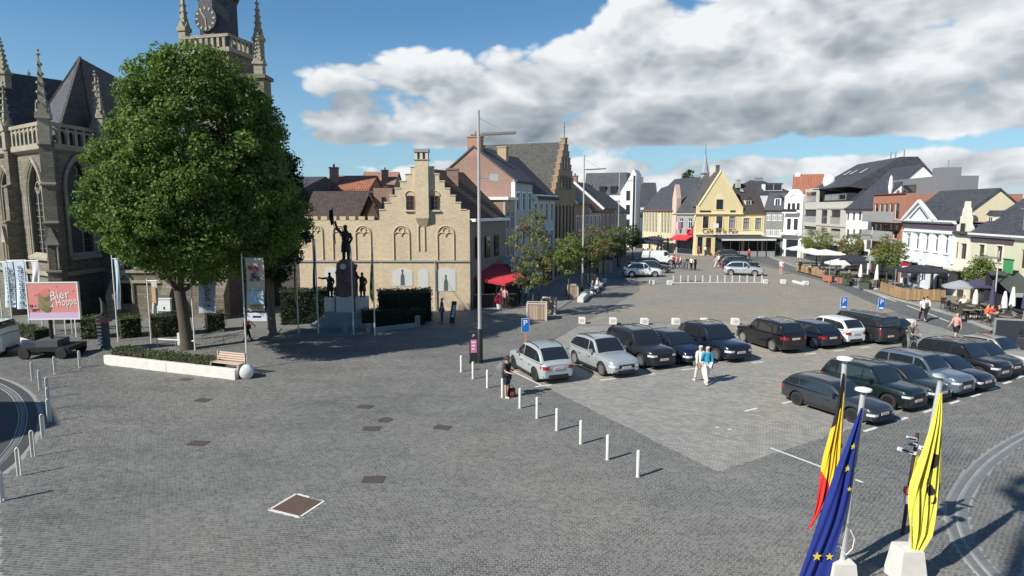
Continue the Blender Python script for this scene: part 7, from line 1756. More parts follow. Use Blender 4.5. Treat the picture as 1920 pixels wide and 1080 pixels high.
# wooden box planters
WOOD = flat('weathered_wood', (.40, .31, .22), rough=.85, var=.25, scale=5, rnd=.22); WOODP = flat('pale_frame_wood', (.58, .52, .42), .8, var=.15, scale=4, rnd=.1)
def crate(label, g, w, d, h, rz, n=7, cat='planter', nm='box_planter'):
    t = thing(nm, label, cat, g, rz); pw = w / n; me = M().box(-pw / 2 + .008, pw / 2 - .008, -.02, .02, .05, h).mesh('plank', WOOD)
    for yy in (-d / 2, d / 2):
        for i in range(n): link('plank', me, t, (-w / 2 + pw * (i + .5), yy, 0))
    nd = max(2, round(d / pw)); 
    for xx in (-w / 2, w / 2):
        for i in range(nd): link('plank', me, t, (xx, -d / 2 + d * (i + .5) / nd, 0), math.pi / 2)
    for sx in (-1, 1):
        for sy in (-1, 1): M().box(sx * w / 2 - .06, sx * w / 2 + .06, sy * d / 2 - .06, sy * d / 2 + .06, 0, h + .03).build('corner_post', WOODP, t)
    m = M(); 
    for sy in (-1, 1): M().box(-w / 2 - .05, w / 2 + .05, sy * (d / 2) - .06, sy * (d / 2) + .06, h + .03, h + .09).build('rim_board', WOODP, t)
    M().box(-w / 2 + .04, w / 2 - .04, -d / 2 + .04, d / 2 - .04, .1, h - .08).build('soil', flat('soil', (.035, .026, .02), 1.), t); return t
crate('big pale wooden box planter at the corner of the left pavement', G(1007, 601) + Vector((0, .55, 0)), 1.35, 1.0, 1.12, R(-4))
crate('second wooden box just behind the big box planter', G(1030, 590) + Vector((0, .6, 0)), 1.0, .9, 1.1, R(-10), 5)
crate('wooden tree guard under the second left-hand tree', G(1072, 556), .9, .7, 1.0, R(10), 5, nm='tree_guard', cat='tree guard'); crate('wooden box planter farther along the left pavement', G(1131, 512), 1.5, 1.2, 1.4, R(15), 7)
crate('small wooden tree guard under the third left-hand tree', G(1107, 531), .8, .6, .9, R(10), 4, nm='tree_guard', cat='tree guard')
# red-awning kiosk
kc = G(932, 577); t = thing('terrace_kiosk', 'dark wooden terrace bar with bright red awning beside the stepped-gable house', 'kiosk', kc, R(10))
DW = flat('dark_boards', (.045, .035, .030), .7, var=.2, rnd=.15)
pm = M().box(-.14, .14, -.02, .02, .05, 1.05).mesh('plank', DW)
for i in range(11): link('plank', pm, t, (-1.7 + .3 * i, 0, 0))
for x in (-1.9, -.1, 1.6): M().box(x - .05, x + .05, -.05, .05, 0, 2.3).build('post', DW, t)
M().box(-1.9, 1.6, -.04, .04, 1.06, 1.14).build('rail', GALV, t); M().box(-.05, 1.5, .0, .02, 1.15, 2.0).build('window_pane', GLASS, t); M().box(-.1, 1.6, -.03, .03, 2.0, 2.1).build('rail', GALV, t)
M().box(-.12, -.02, -.03, .03, 1.1, 2.1).build('rail', GALV, t)
a, b = HT(kc.y, 507), HT(kc.y, 526)
m = M(); m.add([(-2.2, 3.2, a + .25), (1.4, 3.0, a + .25), (2.2, -.1, b + .25), (.5, -.9, b - .15), (-2.4, .2, b + .35)], [(0, 4, 3, 2, 1)]); m.add([(-2.4, .2, b + .35), (.5, -.9, b - .15), (2.2, -.1, b + .25), (2.2, -.1, b + .05), (.5, -.9, b - .35), (-2.4, .2, b + .15)], [(0, 5, 4, 1), (1, 4, 3, 2)]); m.build('awning', RED, t)
m = M(); m.add([(1.0, 4.2, a + .8), (3.8, 4.2, a + .7), (4.0, 1.5, b + .6), (1.4, 1.4, b + .8)], [(0, 3, 2, 1)]); m.add([(1.4, 1.4, b + .8), (4.0, 1.5, b + .6), (4.0, 1.5, b + .2), (1.4, 1.4, b + .4)], [(0, 3, 2, 1)]); m.build('grey_awning', flat('grey_canvas', (.22, .25, .27), .8, var=.1), t)
for x, y in ((-2.3, .3), (2.0, .0), (3.8, 1.6)): M().cyl((x, y, 0), (x, y, b + .3), .04, n=8).build('awning_pole', DARKW, t)
M().box(-2.2, 2.2, 2.6, 2.8, 0, a + .1).build('back_wall', DW, t)
fb = thing('flower_tub', 'tub of bright red flowers before the red-awning kiosk', 'flowers', G(936, 580), 0); M().lathe([(.16, 0), (.22, .42), (.19, .42)], n=12).build('tub', flat('white_tub', (.6, .58, .55), .7), fb)
C = RNG.normal(0, 1, (260, 3)); C /= np.linalg.norm(C, axis=1)[:, None]; link('blossoms', leaf_mesh('blossoms', C * np.array([.34, .34, .36]) + np.array([0, 0, .78]), C, .12, leafmat('red_petals', (.45, .01, .03), (.55, .03, .05), (.4, .02, .06))), fb)
sb = thing('pavement_sign', 'tall leaning black pavement sign with white print before the mural wall', 'sign', G(850, 606), R(15))
o = M().obox((0, 0, .78), (.34, .05, 1.5), 0, -.12, .14).build('board', BLACK, sb)
for i in range(7): M().obox((-.07 + i * .025, -.06 - .0, .35 + i * .145), (.16 + .05 * (i % 2), .03, .09), 0, -.12, .14).build('print', WHITE, sb)
M().obox((.0, .22, .7), (.3, .04, 1.4), 0, .16, .1).build('rear_leg', BLACK, sb)
# street sign: no entry
t = thing('no_entry_sign', 'red no-entry sign with white plate on the right-hand pavement', 'sign', G(1692, 553), 0); g = G(1692, 553); z = HT(g.y, 500)
M().cyl((0, 0, 0), (0, 0, z + .4), .03, n=8).build('post', GALV, t); pn = M().lathe([(0, -.03), (.40, -.03), (.40, 0)], (0, -.04, z), 18, axis='y').build('disc', flat('sign_red', (.50, .02, .03), .4), t); M().box(-.28, .28, -.08, -.072, z - .07, z + .07).build('bar', WHITE, pn); M().box(-.3, .3, -.05, -.03, z - 1.0, z - .5).build('plate', WHITE, t)
# far slim sign posts by the street
for x, y, lab in ((1554, 536, 'slim striped street post beside the white parasols'), (1676, 560, 'slim dark street post at the wooden fence')):
    g = G(x, y); t = thing('street_post', lab, 'post', g, 0); M().cyl((0, 0, 0), (0, 0, 1.1), .05, n=8).build('lower_post', ORNG, t); M().cyl((0, 0, 1.1), (0, 0, 2.6), .035, n=8).build('upper_post', GALV, t)
# ================================================================== flags, banners, billboard
def P3(px, py, Y): d = ray(px, py); t = Y / d.y; return Vector((d.x * t, Y, HC + d.z * t))
def lerp_path(pts, v):
    x = v * (len(pts) - 1); i = min(int(x), len(pts) - 2); f = x - i; a, b = pts[i], pts[i + 1]; return a[0] + (b[0] - a[0]) * f, a[1] + (b[1] - a[1]) * f
def cloth_grid(left, right, Y, folds, amp, band, mats, t, org, nu=22, nv=34, name='flag_cloth', ph=0.):
    """limp cloth between two hanging edges, gathered into folds"""
    m = M(); rows = []
    for j in range(nv + 1):
        v = j / nv; l, r = lerp_path(left, v), lerp_path(right, v); row = []
        for i in range(nu + 1):
            u = i / nu; px, py = l[0] + (r[0] - l[0]) * u + 3.5 * v * math.sin(9 * v + 2.6 * u + ph), l[1] + (r[1] - l[1]) * u + 5 * v * math.sin(5.3 * u + ph + 1)
            a = amp * min(1, .15 + v * 1.6); y = Y + a * (.75 + .45 * math.sin(4.2 * v + 3 * u)) * math.sin(2 * math.pi * folds * (u + .09 * math.sin(5 * v + ph)) + ph + 1.4 * v) + a * .4 * math.sin(2 * math.pi * folds * 1.9 * u + 3 * v)
            q = P3(px, py, Y); row.append(Vector((q.x, y, q.z)) - org)
        rows.append(row)
    for j in range(nv):
        for i in range(nu):
            m.k = band((i + .5) / nu, (j + .5) / nv); m.add([rows[j][i], rows[j][i + 1], rows[j + 1][i + 1], rows[j + 1][i]], [(0, 1, 2, 3)])
    me = m.mesh(name, mats, uv=False)
    import bmesh
    b = bmesh.new(); b.from_mesh(me); bmesh.ops.remove_doubles(b, verts=b.verts, dist=1e-5); b.to_mesh(me); b.free(); me.shade_smooth()
    return link(name, me, t), rows
FC = lambda n, c: flat('flag_' + n, c, rough=.75, var=.05, scale=3)
FB, FK, FY, FR, FST, FYG = FC('blue', (.007, .022, .20)), FC('black', (.015, .015, .016)), FC('yellow', (.75, .52, .03)), FC('red', (.55, .03, .03)), FC('star', (.80, .62, .06)), FC('lemon', (.72, .66, .10))
def flagpole(label, top, base, z0=0.):
    g = G(*base); Y = g.y; tp = P3(top[0], top[1], Y); t = thing('flagpole', label, 'flagpole', g, 0); e = tp - g
    m = M(); m.cyl((0, 0, .1), tuple(e), .062, .05, 14); m.build('pole', STEEL, t, smooth=40)
    m = M(); m.lathe([(.03, -.06), (.05, -.02), (.155, .0), (.15, .035), (.06, .06), (0, .065)], tuple(e), 18); m.build('disc_finial', WHITE, t, smooth=50)
    bl = M(); s = .30; bl.add([(-s, -s, 0), (s, -s, 0), (s, s, 0), (-s, s, 0), (-s * .72, -s * .72, .72), (s * .72, -s * .72, .72), (s * .72, s * .72, .72), (-s * .72, s * .72, .72)], [(0, 3, 2, 1), (4, 5, 6, 7), (0, 1, 5, 4), (1, 2, 6, 5), (2, 3, 7, 6), (3, 0, 4, 7)]); bl.build('ballast_block', CONCW, t)
    for k in (.35, .62): q = e * k; M().lathe([(.075, -.04), (.075, .04)], tuple(q), 12).build('collar', GALV, t)
    m = M(); q = e * .30; m.tube([q + Vector((.07, -.05, .1)), q + Vector((.16, -.06, -.08)), q + Vector((.14, -.05, -.3)), q + Vector((.0, -.08, -.42)), q + Vector((-.12, -.05, -.25)), q + Vector((-.06, -.05, .05))], .012, 5); m.build('halyard', WHITE, t)
    return t, g, Y, tp
t, g, Y, tp = flagpole('flagpole carrying the black-yellow-red flag, left one at lower right', (1584, 674), (1556, 1085))
f = thing('belgian_flag', 'limp black, yellow and red flag at lower right', 'flag', (g.x, g.y, 0)); f.location = (tp.x, Y, tp.z)
cloth_grid([(1580, 700), (1570, 760), (1558, 815), (1543, 880), (1530, 935), (1516, 988)], [(1584, 700), (1581, 760), (1577, 815), (1570, 880), (1556, 940), (1524, 990)], Y - .09, 2.5, .05, lambda u, v: 0 if v + u * .25 < .36 else (1 if v - u * .18 < .60 else 2), [FK, FY, FR], f, tp, nu=48, nv=90)
t, g, Y, tp = flagpole('flagpole carrying the blue starred flag, middle one at lower right', (1619, 732), (1571, 1110))
f = thing('european_flag', 'large limp blue flag with yellow stars in the foreground', 'flag'); f.location = (tp.x, Y, tp.z)
o, rows = cloth_grid([(1614, 765), (1602, 795), (1582, 850), (1560, 915), (1536, 975), (1512, 1035), (1490, 1100)], [(1618, 765), (1612, 800), (1604, 850), (1593, 915), (1580, 980), (1566, 1035), (1548, 1100)], Y - .10, 1.6, .055, lambda u, v: 0, [FB], f, tp, ph=.6)
for j, i, s in ((29, 8, .10), (29, 19, .085), (14, 15, .075), (17, 19, .05), (10, 16, .07), (34, 4, .08)):
    c = rows[j][i]; m = M(); m.prism([c + Vector((s * (1 if k % 2 == 0 else .42) * math.sin(math.pi * k / 5), -.035, s * (1 if k % 2 == 0 else .42) * math.cos(math.pi * k / 5))) for k in range(10)], (0, .006, 0)); m.build('star', FST, o)
t, g, Y, tp = flagpole('flagpole carrying the yellow flag, right one at lower right', (1765, 706), (1697, 1085))
f = thing('lion_flag', 'limp yellow flag with black lion at lower right', 'flag'); f.location = (tp.x, Y, tp.z)
def lion(u, v):
    w = math.sin(v * 31 + u * 4) * .5 + math.sin(v * 17 - u * 9 + 1) * .5
    return 1 if (.34 < v < .64 and .50 + .12 * w < u < .74 + .12 * math.sin(v * 23)) and not (math.sin(v * 40 + u * 12) > .62) else 0
cloth_grid([(1761, 738), (1749, 790), (1731, 850), (1714, 905), (1707, 955), (1704, 1005), (1704, 1052)], [(1767, 738), (1768, 790), (1767, 850), (1764, 905), (1758, 955), (1750, 1005), (1716, 1056)], Y - .10, 3.2, .075, lion, [FYG, FK], f, tp, nu=80, nv=120)
# finger post beside the flags
g = G(1692, 1002); t = thing('finger_post', 'brown signpost with white finger signs and lime board behind the yellow flag', 'signpost', g, 0); BRP = flat('brown_post', (.06, .035, .03), .6)
zt = HT(g.y, 812); M().cyl((0, 0, 0), (.16, 0, zt), .045, .04, 10).build('post', BRP, t, smooth=40)
for k, (dx, dz, w, an) in enumerate(((-.20, -.12, .40, .2), (-.18, -.26, .36, .2), (-.34, -.42, .55, -.1), (.30, -.38, .45, -.4))): 
    s = M().obox((.15 + dx * .7, -.05, zt + dz), (w * .8, .03, .085), an, 0, .25).build('finger_sign', WHITE, t); M().obox((.15 + dx * .7, -.07, zt + dz), (w * .5, .012, .03), an, 0, .25).build('lettering_band', BLACK, s)
lb = M().obox((.26, -.05, zt - .86), (.30, .03, .62), 0, 0, .12).build('lime_board', flat('lime_green', (.50, .58, .04), .5), t)
for k in range(3): M().obox((.28, -.07, zt - .66 - k * .2), (.2, .012, .10), 0, 0, .12).build('pictogram', WHITE, lb)
M().obox((.03, -.05, .92), (.15, .10, .2), 0, 0, .1).build('white_label', flat('pinkish_label', (.75, .55, .55), .6), t); M().lathe([(.05, 1.02), (.11, 1.08), (.09, 1.2), (0, 1.24)], (.03, -.03, 0), 8).build('red_flowers', flat('coral_red', (.50, .10, .07), .8), t)
# banner poles by the church
NAVY = flat('banner_navy', (.02, .03, .07), .6); TEAL = flat('banner_teal', (.05, .32, .30), .6); LIME = flat('banner_lime', (.25, .45, .08), .6)
def banner(label, base, px0, px1, py0, py1, col, text=None, pole_dx=0, wave=.06, name='banner_pole', grp='banners on poles by the church', top=None):
    g = G(*base); Y = g.y; t = thing(name, label, 'banner', g, 0, grp); zt = HT(Y, (top or py0) - 3)
    m = M(); m.lathe([(.045, 0), (.03, zt), (0, zt + .05)], n=8); m.build('pole', POSTW, t, smooth=40)
    x0, x1, z0, z1 = PX(px0, Y) - g.x, PX(px1, Y) - g.x, HT(Y, py1), HT(Y, py0)
    M().cyl((0, 0, z1 + .02), (x1, 0, z1 + .04), .018, n=6).build('arm', GALV, t)
    rows = [[(x0 + (x1 - x0) * i / 8 + .03 * math.sin(j * .5), -.06 + wave * math.sin(i * .8 + j * .35) * (j / 10), z1 + (z0 - z1) * j / 10) for i in range(9)] for j in range(11)]
    c = M().grid(rows).build('cloth', flat(*col, .7, var=.05) if isinstance(col, tuple) else col, t, smooth=60)
    if text:
        sz, s = text; h = z1 - z0
        lettering('poperinge', sz, NAVY, c, ((x0 + x1) / 2, -.16, (z0 + z1) / 2 + h * .06), rot=(math.pi / 2, -math.pi / 2, 0), sx=h * .72 / (sz * 4.2))
        for k, mt in enumerate((TEAL, LIME, NAVY)): M().lathe([(0, -.01), (.07, -.01), (.07, .01)], ((x0 + x1) / 2 + (k - 1) * .09, -.155, z0 + h * .13 + .06 * (k % 2)), 10, axis='y').build('logo_dot', mt, c)
    return t, c, (x0, x1, z0, z1)
banner('white-blue banner with dark vertical lettering at the far left edge', (8, 628), 2, 22, 492, 576, ('banner_pale', (.52, .62, .70)), (.50, 1))
banner('second white-blue banner with dark vertical lettering, beside the billboard', (26, 630), 24, 47, 489, 579, ('banner_pale2', (.55, .64, .72)), (.50, 1))
banner('small white banner with grey emblem just above the billboard', (58, 632), 57, 70, 490, 531, ('banner_white', (.70, .68, .66)))
banner('narrow white-blue flag wrapped round its pole left of the big tree', (222, 641), 213, 220, 486, 580, ('banner_sky', (.52, .66, .74)), top=482)
t, c, b = banner('small pale green and orange banner on thin pole left of the trunk', (284, 644), 279, 290, 527, 587, ('banner_soft', (.50, .55, .50)))
M().box(b[0] + .05, b[1] - .05, -.14, -.13, b[2] + .6, b[3] - .3).build('orange_print', flat('soft_orange', (.55, .35, .22), .7), c)
banner('grey-blue banner with big vertical lettering right of the big trunk', (366, 657), 368, 400, 481, 586, ('banner_grey', (.34, .40, .48)), (.50, 1))
t, c, b = banner('beige flower banner with white foot panel on the tall front pole', (464, 692), 459, 493, 484, 583, ('banner_beige', (.50, .45, .34)), top=480)
for k, (fx, fz, r, col) in enumerate(((.3, .82, .10, (.30, .04, .05)), (.62, .80, .11, (.32, .05, .06)), (.5, .68, .13, (.10, .05, .09)), (.7, .62, .10, (.12, .08, .13)), (.36, .6, .09, (.14, .2, .1)))):
    m = M(); m.lathe([(0, -.02), (r, -.012), (r * 1.15, 0)], (b[0] + (b[1] - b[0]) * fx, -.15, b[2] + (b[3] - b[2]) * fz), 9, axis='y'); m.build('flower_print', flat('flower_%d' % k, col, .8), c)
M().box(b[0] + .04, b[1] - .04, -.13, -.12, b[2] + .35, b[2] + 1.0).build('sky_print', flat('print_blue', (.35, .48, .54), .8), c)
for k in range(2): M().box(b[0] + .2, b[1] - .18, -.145, -.135, b[2] + .12 + k * .11, b[2] + .19 + k * .11).build('date_print', flat('date_brown', (.2, .14, .08), .8), c)
fp = M().box(b[0] - .02, b[1] + .05, -.1, -.06, b[2] - .48, b[2] - .08).build('foot_panel', flat('foot_panel', (.62, .66, .72), .6), t); M().box(b[0] + .25, b[1] - .2, -.106, -.101, b[2] - .32, b[2] - .22).build('foot_print', NAVY, fp)
# four poles in front of the monument
for px, py, yt, col, lab, w in ((560, 626, 466, None, 'first slim white flagpole left of the monument, limp dark tricolour', 5), (597, 626, 452, FB, 'slim flagpole with limp blue flag just left of the monument', 7), (663, 628, 470, None, 'slim flagpole with pale ball top right before the monument', 0), (703, 630, 466, FYG, 'slim flagpole with limp yellow-black flag right of the monument', 8)):
    g = G(px, py); Y = g.y; t = thing('slim_flagpole', lab, 'flagpole', g, 0, 'slim flagpoles round the monument'); zt = HT(Y, yt)
    M().lathe([(.05, 0), (.032, zt), (0, zt + .02)], n=8).build('pole', POSTW, t, smooth=40); M().lathe([(0, zt), (.06, zt + .06), (.045, zt + .11), (0, zt + .13)], n=10).build('ball_top', WHITE, t, smooth=60)
    if w: 
        cl = [FK, col or FY, FR]; m = M(); rr = []
        for j in range(13):
            z = zt - .15 - (zt - HT(Y, yt + 90)) * j / 12; k = w / 40 * (.3 + j / 12 if j < 10 else (13 - j) / 3); rr.append([(-.03 - k * i / 4, -.05 + .05 * math.sin(i * 1.9 + j * .5), z - .08 * i) for i in range(5)])
        for j in range(12):
            for i in range(4):
                m.k = 1 if col is FB else (0 if (i < 1 or (col is FYG and math.sin(j * 2.2 + i * 2) > .3)) else 1 if (i < 3 or col is FYG) else 2); m.add([rr[j][i], rr[j][i+1], rr[j+1][i+1], rr[j+1][i]], [(0, 1, 2, 3)])
        link('limp_flag', m.mesh('limp_flag', cl, uv=False), t)
# billboard trailer
g = G(98, 668); Y = g.y; t = thing('billboard_trailer', 'pink festival billboard on a dark wheeled trailer before the church', 'billboard', g, R(4))
x0, x1, z0, z1 = PX(46, Y) - g.x, PX(136, Y) - g.x, HT(Y, 597), HT(Y, 531)
pn = M().box(x0, x1, -.06, .06, z0, z1).build('panel', flat('billboard_pink', (.72, .27, .24), .6, var=.06), t)
for a, b, c, d in ((x0 - .05, x1 + .05, z1, z1 + .06), (x0 - .05, x1 + .05, z0 - .06, z0), (x0 - .06, x0, z0, z1), (x1, x1 + .06, z0, z1)): M().box(a, b, -.08, .08, c, d).build('frame_bar', WHITE, pn)
M().box(x0, x1, -.068, -.062, z0, z0 + (z1 - z0) * .17).build('foot_band', flat('lilac_band', (.62, .48, .66), .6), pn); W_ = x1 - x0; H_ = z1 - z0
lettering('Bier', .62, WHITE, pn, (x0 + W_ * .64, -.07, z0 + H_ * .66), rot=(math.pi / 2, -.12, 0)); lettering('& Hoppe', .62, WHITE, pn, (x0 + W_ * .70, -.07, z0 + H_ * .46), rot=(math.pi / 2, -.12, 0), sx=.62)
lettering('18 + 20', .2, NAVY, pn, (x0 + W_ * .14, -.07, z0 + H_ * .36)); lettering('SEPT', .2, NAVY, pn, (x0 + W_ * .14, -.07, z0 + H_ * .24))
for k, (a, b, r) in enumerate(((.28, .36, .22), (.36, .30, .24), (.40, .44, .2), (.30, .52, .24), (.38, .58, .22), (.26, .66, .16))): M().lathe([(0, -.01), (r, -.008 + k * .0006), (r * 1.05, 0)], (x0 + W_ * a, -.07 - k * .001, z0 + H_ * b), 7, axis='y').build('hop_print', flat('hop_%d' % (k % 3), ((.24, .22, .10), (.17, .17, .08), (.33, .20, .13))[k % 3], .8), pn)
M().lathe([(0, -.012), (.24, -.01), (.26, 0)], (x0 + W_ * .36, -.075, z0 + H_ * .74), 10, axis='y').build('hat_print', flat('salmon_print', (.65, .22, .16), .8), pn)
for k in range(9): M().lathe([(0, -.004), (.04, -.003), (.045, 0)], (x0 + W_ * (.05 + .11 * k % .95), -.064, z0 + H_ * (.3 + (k * .37) % .62)), 6, axis='y').build('confetti_print', flat('confetti', (.5, .1, .15), .8), pn)
M().cyl((0, .1, .5), (0, .1, z0 + .3), .09, n=10).build('mast', BLACK, t); M().box(-1.2, 1.3, -.7, .9, .40, .62).build('chassis', BLACK, t); M().box(-2.3, -1.2, .02, .14, .42, .52).build('drawbar', BLACK, t); M().box(-.5, .6, -.45, .6, .62, .95).build('winch_box', flat('trailer_grey', (.09, .09, .1), .5), t)
for x in (-.9, .95): 
    for y in (-.72, .92): M().lathe([(.12, -.09), (.27, -.09), (.30, -.05), (.30, .05), (.27, .09), (.12, .09)], (x, y, .30), 16, axis='y').build('wheel', RUBBER, t, smooth=40)
# small church-side fittings
for i, (px, py, yt) in enumerate(((56, 627, 598), (82, 629, 596), (104, 628, 596), (124, 628, 595), (136, 627, 594), (158, 627, 597))):
    g = G(px, py); t = thing('white_post', 'thin white post, %s of the row behind the billboard' % ORD[i], 'post', g, 0, 'white posts behind the billboard'); h = HT(g.y, yt)
    M().lathe([(.045, 0), (.04, h), (0, h + .02)], n=8).build('post', POSTW, t); M().lathe([(.06, 0), (.06, .03)], n=8).build('foot', GALV, t)
g = G(149, 632); t = thing('notice_frame', 'dark notice board on white posts right of the billboard', 'notice board', g, R(5)); h = HT(g.y, 570)
for x in (-.18, .18): M().box(x - .03, x + .03, -.03, .03, 0, h).build('post', POSTW, t)
M().box(-.22, .22, -.045, -.031, h - .75, h - .1).build('board', BLACK, t); M().box(-.24, .24, -.05, .05, h, h + .05).build('cap', POSTW, t)
g = G(199, 656); t = thing('info_column', 'round advertising column with stripes and reddish roof at the planter\'s left end', 'column', g, 0); h = HT(g.y, 598)
M().lathe([(.28, 0), (.28, .15), (.24, .2), (.24, h - .2), (.26, h - .15)], n=16).build('drum', flat('dark_teal', (.03, .06, .07), .5), t, smooth=40); M().lathe([(.40, h - .15), (.40, h - .05), (.1, h + .12), (0, h + .3)], n=12).build('roof', flat('rust_roof', (.35, .17, .12), .7), t)
for k in range(8): M().box(-.27, -.02, -.255, -.235, .3 + k * .2, .4 + k * .2).build('stripe', WHITE, t)
M().tube([(0, 0, h + .2), (.03, 0, h + .5), (0, 0, h + .9), (-.12, 0, h + 1.2)], [.10, .13, .09, .03], 8).build('figure', flat('verdigris', (.06, .08, .075), .7), t, smooth=60)
g = G(313, 628); t = thing('white_cabinet', 'white box sign on legs beside the big tree trunk', 'sign', g, 0); z0, z1 = HT(g.y, 583), HT(g.y, 561); M().box(-.38, .38, -.1, .1, z0, z1).build('box', WHITE, t); M().box(-.42, .42, -.13, .13, z1, z1 + .06).build('lid', WHITE, t); M().box(-.05, .05, -.105, -.101, z0 + .1, z0 + .28).build('mark', BLACK, t)
for x in (-.3, .3): M().box(x - .03, x + .03, -.03, .03, 0, z0).build('leg', GALV, t)
for i, (a, b, lab) in enumerate((((296, 652), (366, 656), 'white tube railing in front of the big trunk'), ((378, 646), (420, 634), 'grey tube railing right of the big trunk'), ((318, 622), (345, 624), 'short white tube railing behind the big trunk'), ((420, 646), (455, 636), 'thin railing behind the flower banner'))):
    p0, p1 = G(*a), G(*b); d = p1 - p0; t = thing('tube_railing', lab, 'railing', p0, math.atan2(d.y, d.x)); L = d.length
    for k in range(3): M().cyl((L * k / 2, 0, 0), (L * k / 2, 0, .5), .025, n=8).build('post', GALV, t)
    M().cyl((-.05, 0, .5), (L + .05, 0, .5), .04, n=8).build('top_rail', POSTW if i != 1 else GALV, t)
t = thing('parcel_post', 'short white service post standing at the trunk of the big tree', 'post', G(338, 650) , 0); M().box(-.1, .1, -.08, .08, .05, .8).build('post', WHITE, t); M().box(-.13, .13, -.1, .1, 0, .05).build('foot', GALV, t)
# bench on the planter, white drum
d = (hp1 - hp0).normalized(); n_ = Vector((-d.y, d.x, 0)); g = hp0 + d * ((hp1 - hp0).length - .95) + n_ * .62
t = thing('park_bench', 'pinkish wooden slatted bench set behind the white planter wall', 'bench', g, math.atan2(d.y, d.x)); PW = flat('pink_slats', (.54, .40, .32), .7, var=.12, rnd=.1)
sm = M().box(-.85, .85, -.035, .035, 0, .03).mesh('slat', PW)
for k in range(4): link('slat', sm, t, (0, -.25 + k * .1, .62))
for k in range(4): o = link('slat', sm, t, (0, .16 + k * .03, .72 + k * .1)); o.rotation_euler = (R(75), 0, 0)
for x in (-.8, .8): M().box(x - .03, x + .03, -.3, .26, 0, .6).build('side_frame', PW, t); M().box(x - .03, x + .03, .16, .26, .6, 1.08).build('back_post', PW, t)
t = thing('white_drum', 'white drum with green band lying at the right end of the planter wall', 'drum', G(458, 712) + Vector((0, .3, .31)), R(20)); M().lathe([(.25, -.3), (.30, -.26), (.30, .26), (.25, .3)], n=18, axis='y').build('drum', WHITE, t, smooth=40); M().lathe([(.303, .1), (.303, .2)], n=18, axis='y').build('band', TEAL, t)
# ================================================================== terraces along the right-hand houses
CANV = dict(white=flat('white_canvas', (.76, .74, .68), .85, var=.05), cream=flat('cream_canvas', (.66, .63, .52), .85, var=.06), dark=flat('dark_canvas', (.025, .026, .035), .85, var=.1), grey=flat('mid_grey_canvas', (.30, .31, .32), .85, var=.08), green=flat('dark_green_canvas', (.05, .06, .055), .85, var=.1), olive=flat('olive_canvas', (.22, .26, .20), .85, var=.1), purple=flat('purple_canvas', (.06, .05, .10), .85, var=.1))
def parasol(label, px, py, w, h, col, sq=True, z=.118, grp='open parasols on the right-hand terraces', rz=.0):
    g = G(px, py, z); t = thing('parasol', label, 'parasol', g, rz, grp); n = 4 if sq else 8; r = w / 2 * (1.414 if sq else 1.05)
    M().cyl((0, 0, 0), (0, 0, h), .035, n=8).build('pole', GALV, t); M().lathe([(.3, 0), (.3, .07), (.06, .1)], n=12).build('base', CONC, t)
    m = M(); m.lathe([(r, h - .62), (r, h - .46), (r * .5, h - .2), (.04, h), (0, h + .02)], n=n, a0=math.pi / 4 if sq else 0); c = m.build('canopy', CANV[col], t)
    for k in range(4):
        a = math.pi / 4 + k * math.pi / 2; M().cyl((0, 0, h - .75), (r * .6 * math.cos(a), r * .6 * math.sin(a), h - .32), .014, n=5).build('rib', GALV, t)
    return t
def folded(label, px, py, h, col, z=.118):
    g = G(px, py, z); t = thing('folded_parasol', label, 'parasol', g, 0, 'folded parasols on the right-hand terraces'); M().cyl((0, 0, 0), (0, 0, h), .03, n=8).build('pole', GALV, t); M().lathe([(.06, .8), (.20, .95), (.16, 1.6), (.07, h - .05), (0, h)], n=9).build('furled_canvas', CANV[col], t, smooth=40); M().lathe([(.28, 0), (.28, .07), (.05, .09)], n=10).build('base', CONC, t)
for a in (('big white square parasol in front of the grey apartment block', 1546, 508, 3.6, 2.7, 'white'), ('smaller white parasol at the far end before the ornate white house', 1497, 495, 2.8, 2.6, 'white'), ('cream parasol between two white ones', 1520, 500, 2.6, 2.5, 'cream'), ('dark square parasol right of the big white one', 1592, 520, 3.6, 2.6, 'dark'), ('small white parasol in front of the dark ones', 1572, 522, 2.4, 2.2, 'white'),
          ('second dark parasol below the white house', 1614, 524, 3.2, 2.55, 'dark'), ('pale parasol under the brick block', 1605, 508, 3.4, 2.7, 'cream'), ('olive parasol beneath the brick block balcony', 1640, 524, 3.2, 2.75, 'olive'), ('black pyramid parasol in front of the classical white house', 1722, 552, 4.2, 2.7, 'dark')): parasol(*a, rz=R(-8))
parasol('pale grey round parasol before the slim ornate house', 1796, 576, 2.3, 2.15, 'grey', False); parasol('dark purple round parasol under the green tree', 1832, 577, 2.5, 2.3, 'purple', False)
for a in (('folded white parasol before the plain white house', 1612, 536, 2.2, 'white'), ('folded white parasol beside the olive one', 1642, 542, 2.4, 'white'), ('folded white parasol left of the big green awning', 1880, 602, 2.1, 'white'), ('folded white parasol in front of the green awning posts', 1895, 598, 2.3, 'white'), ('folded dark parasol near the right edge', 1918, 604, 2.3, 'purple'), ('folded dark parasol beside the tree at the cream-green house', 1857, 596, 2.7, 'purple'), ('small folded cream parasol by the purple one', 1826, 594, 2.0, 'cream')): folded(*a)
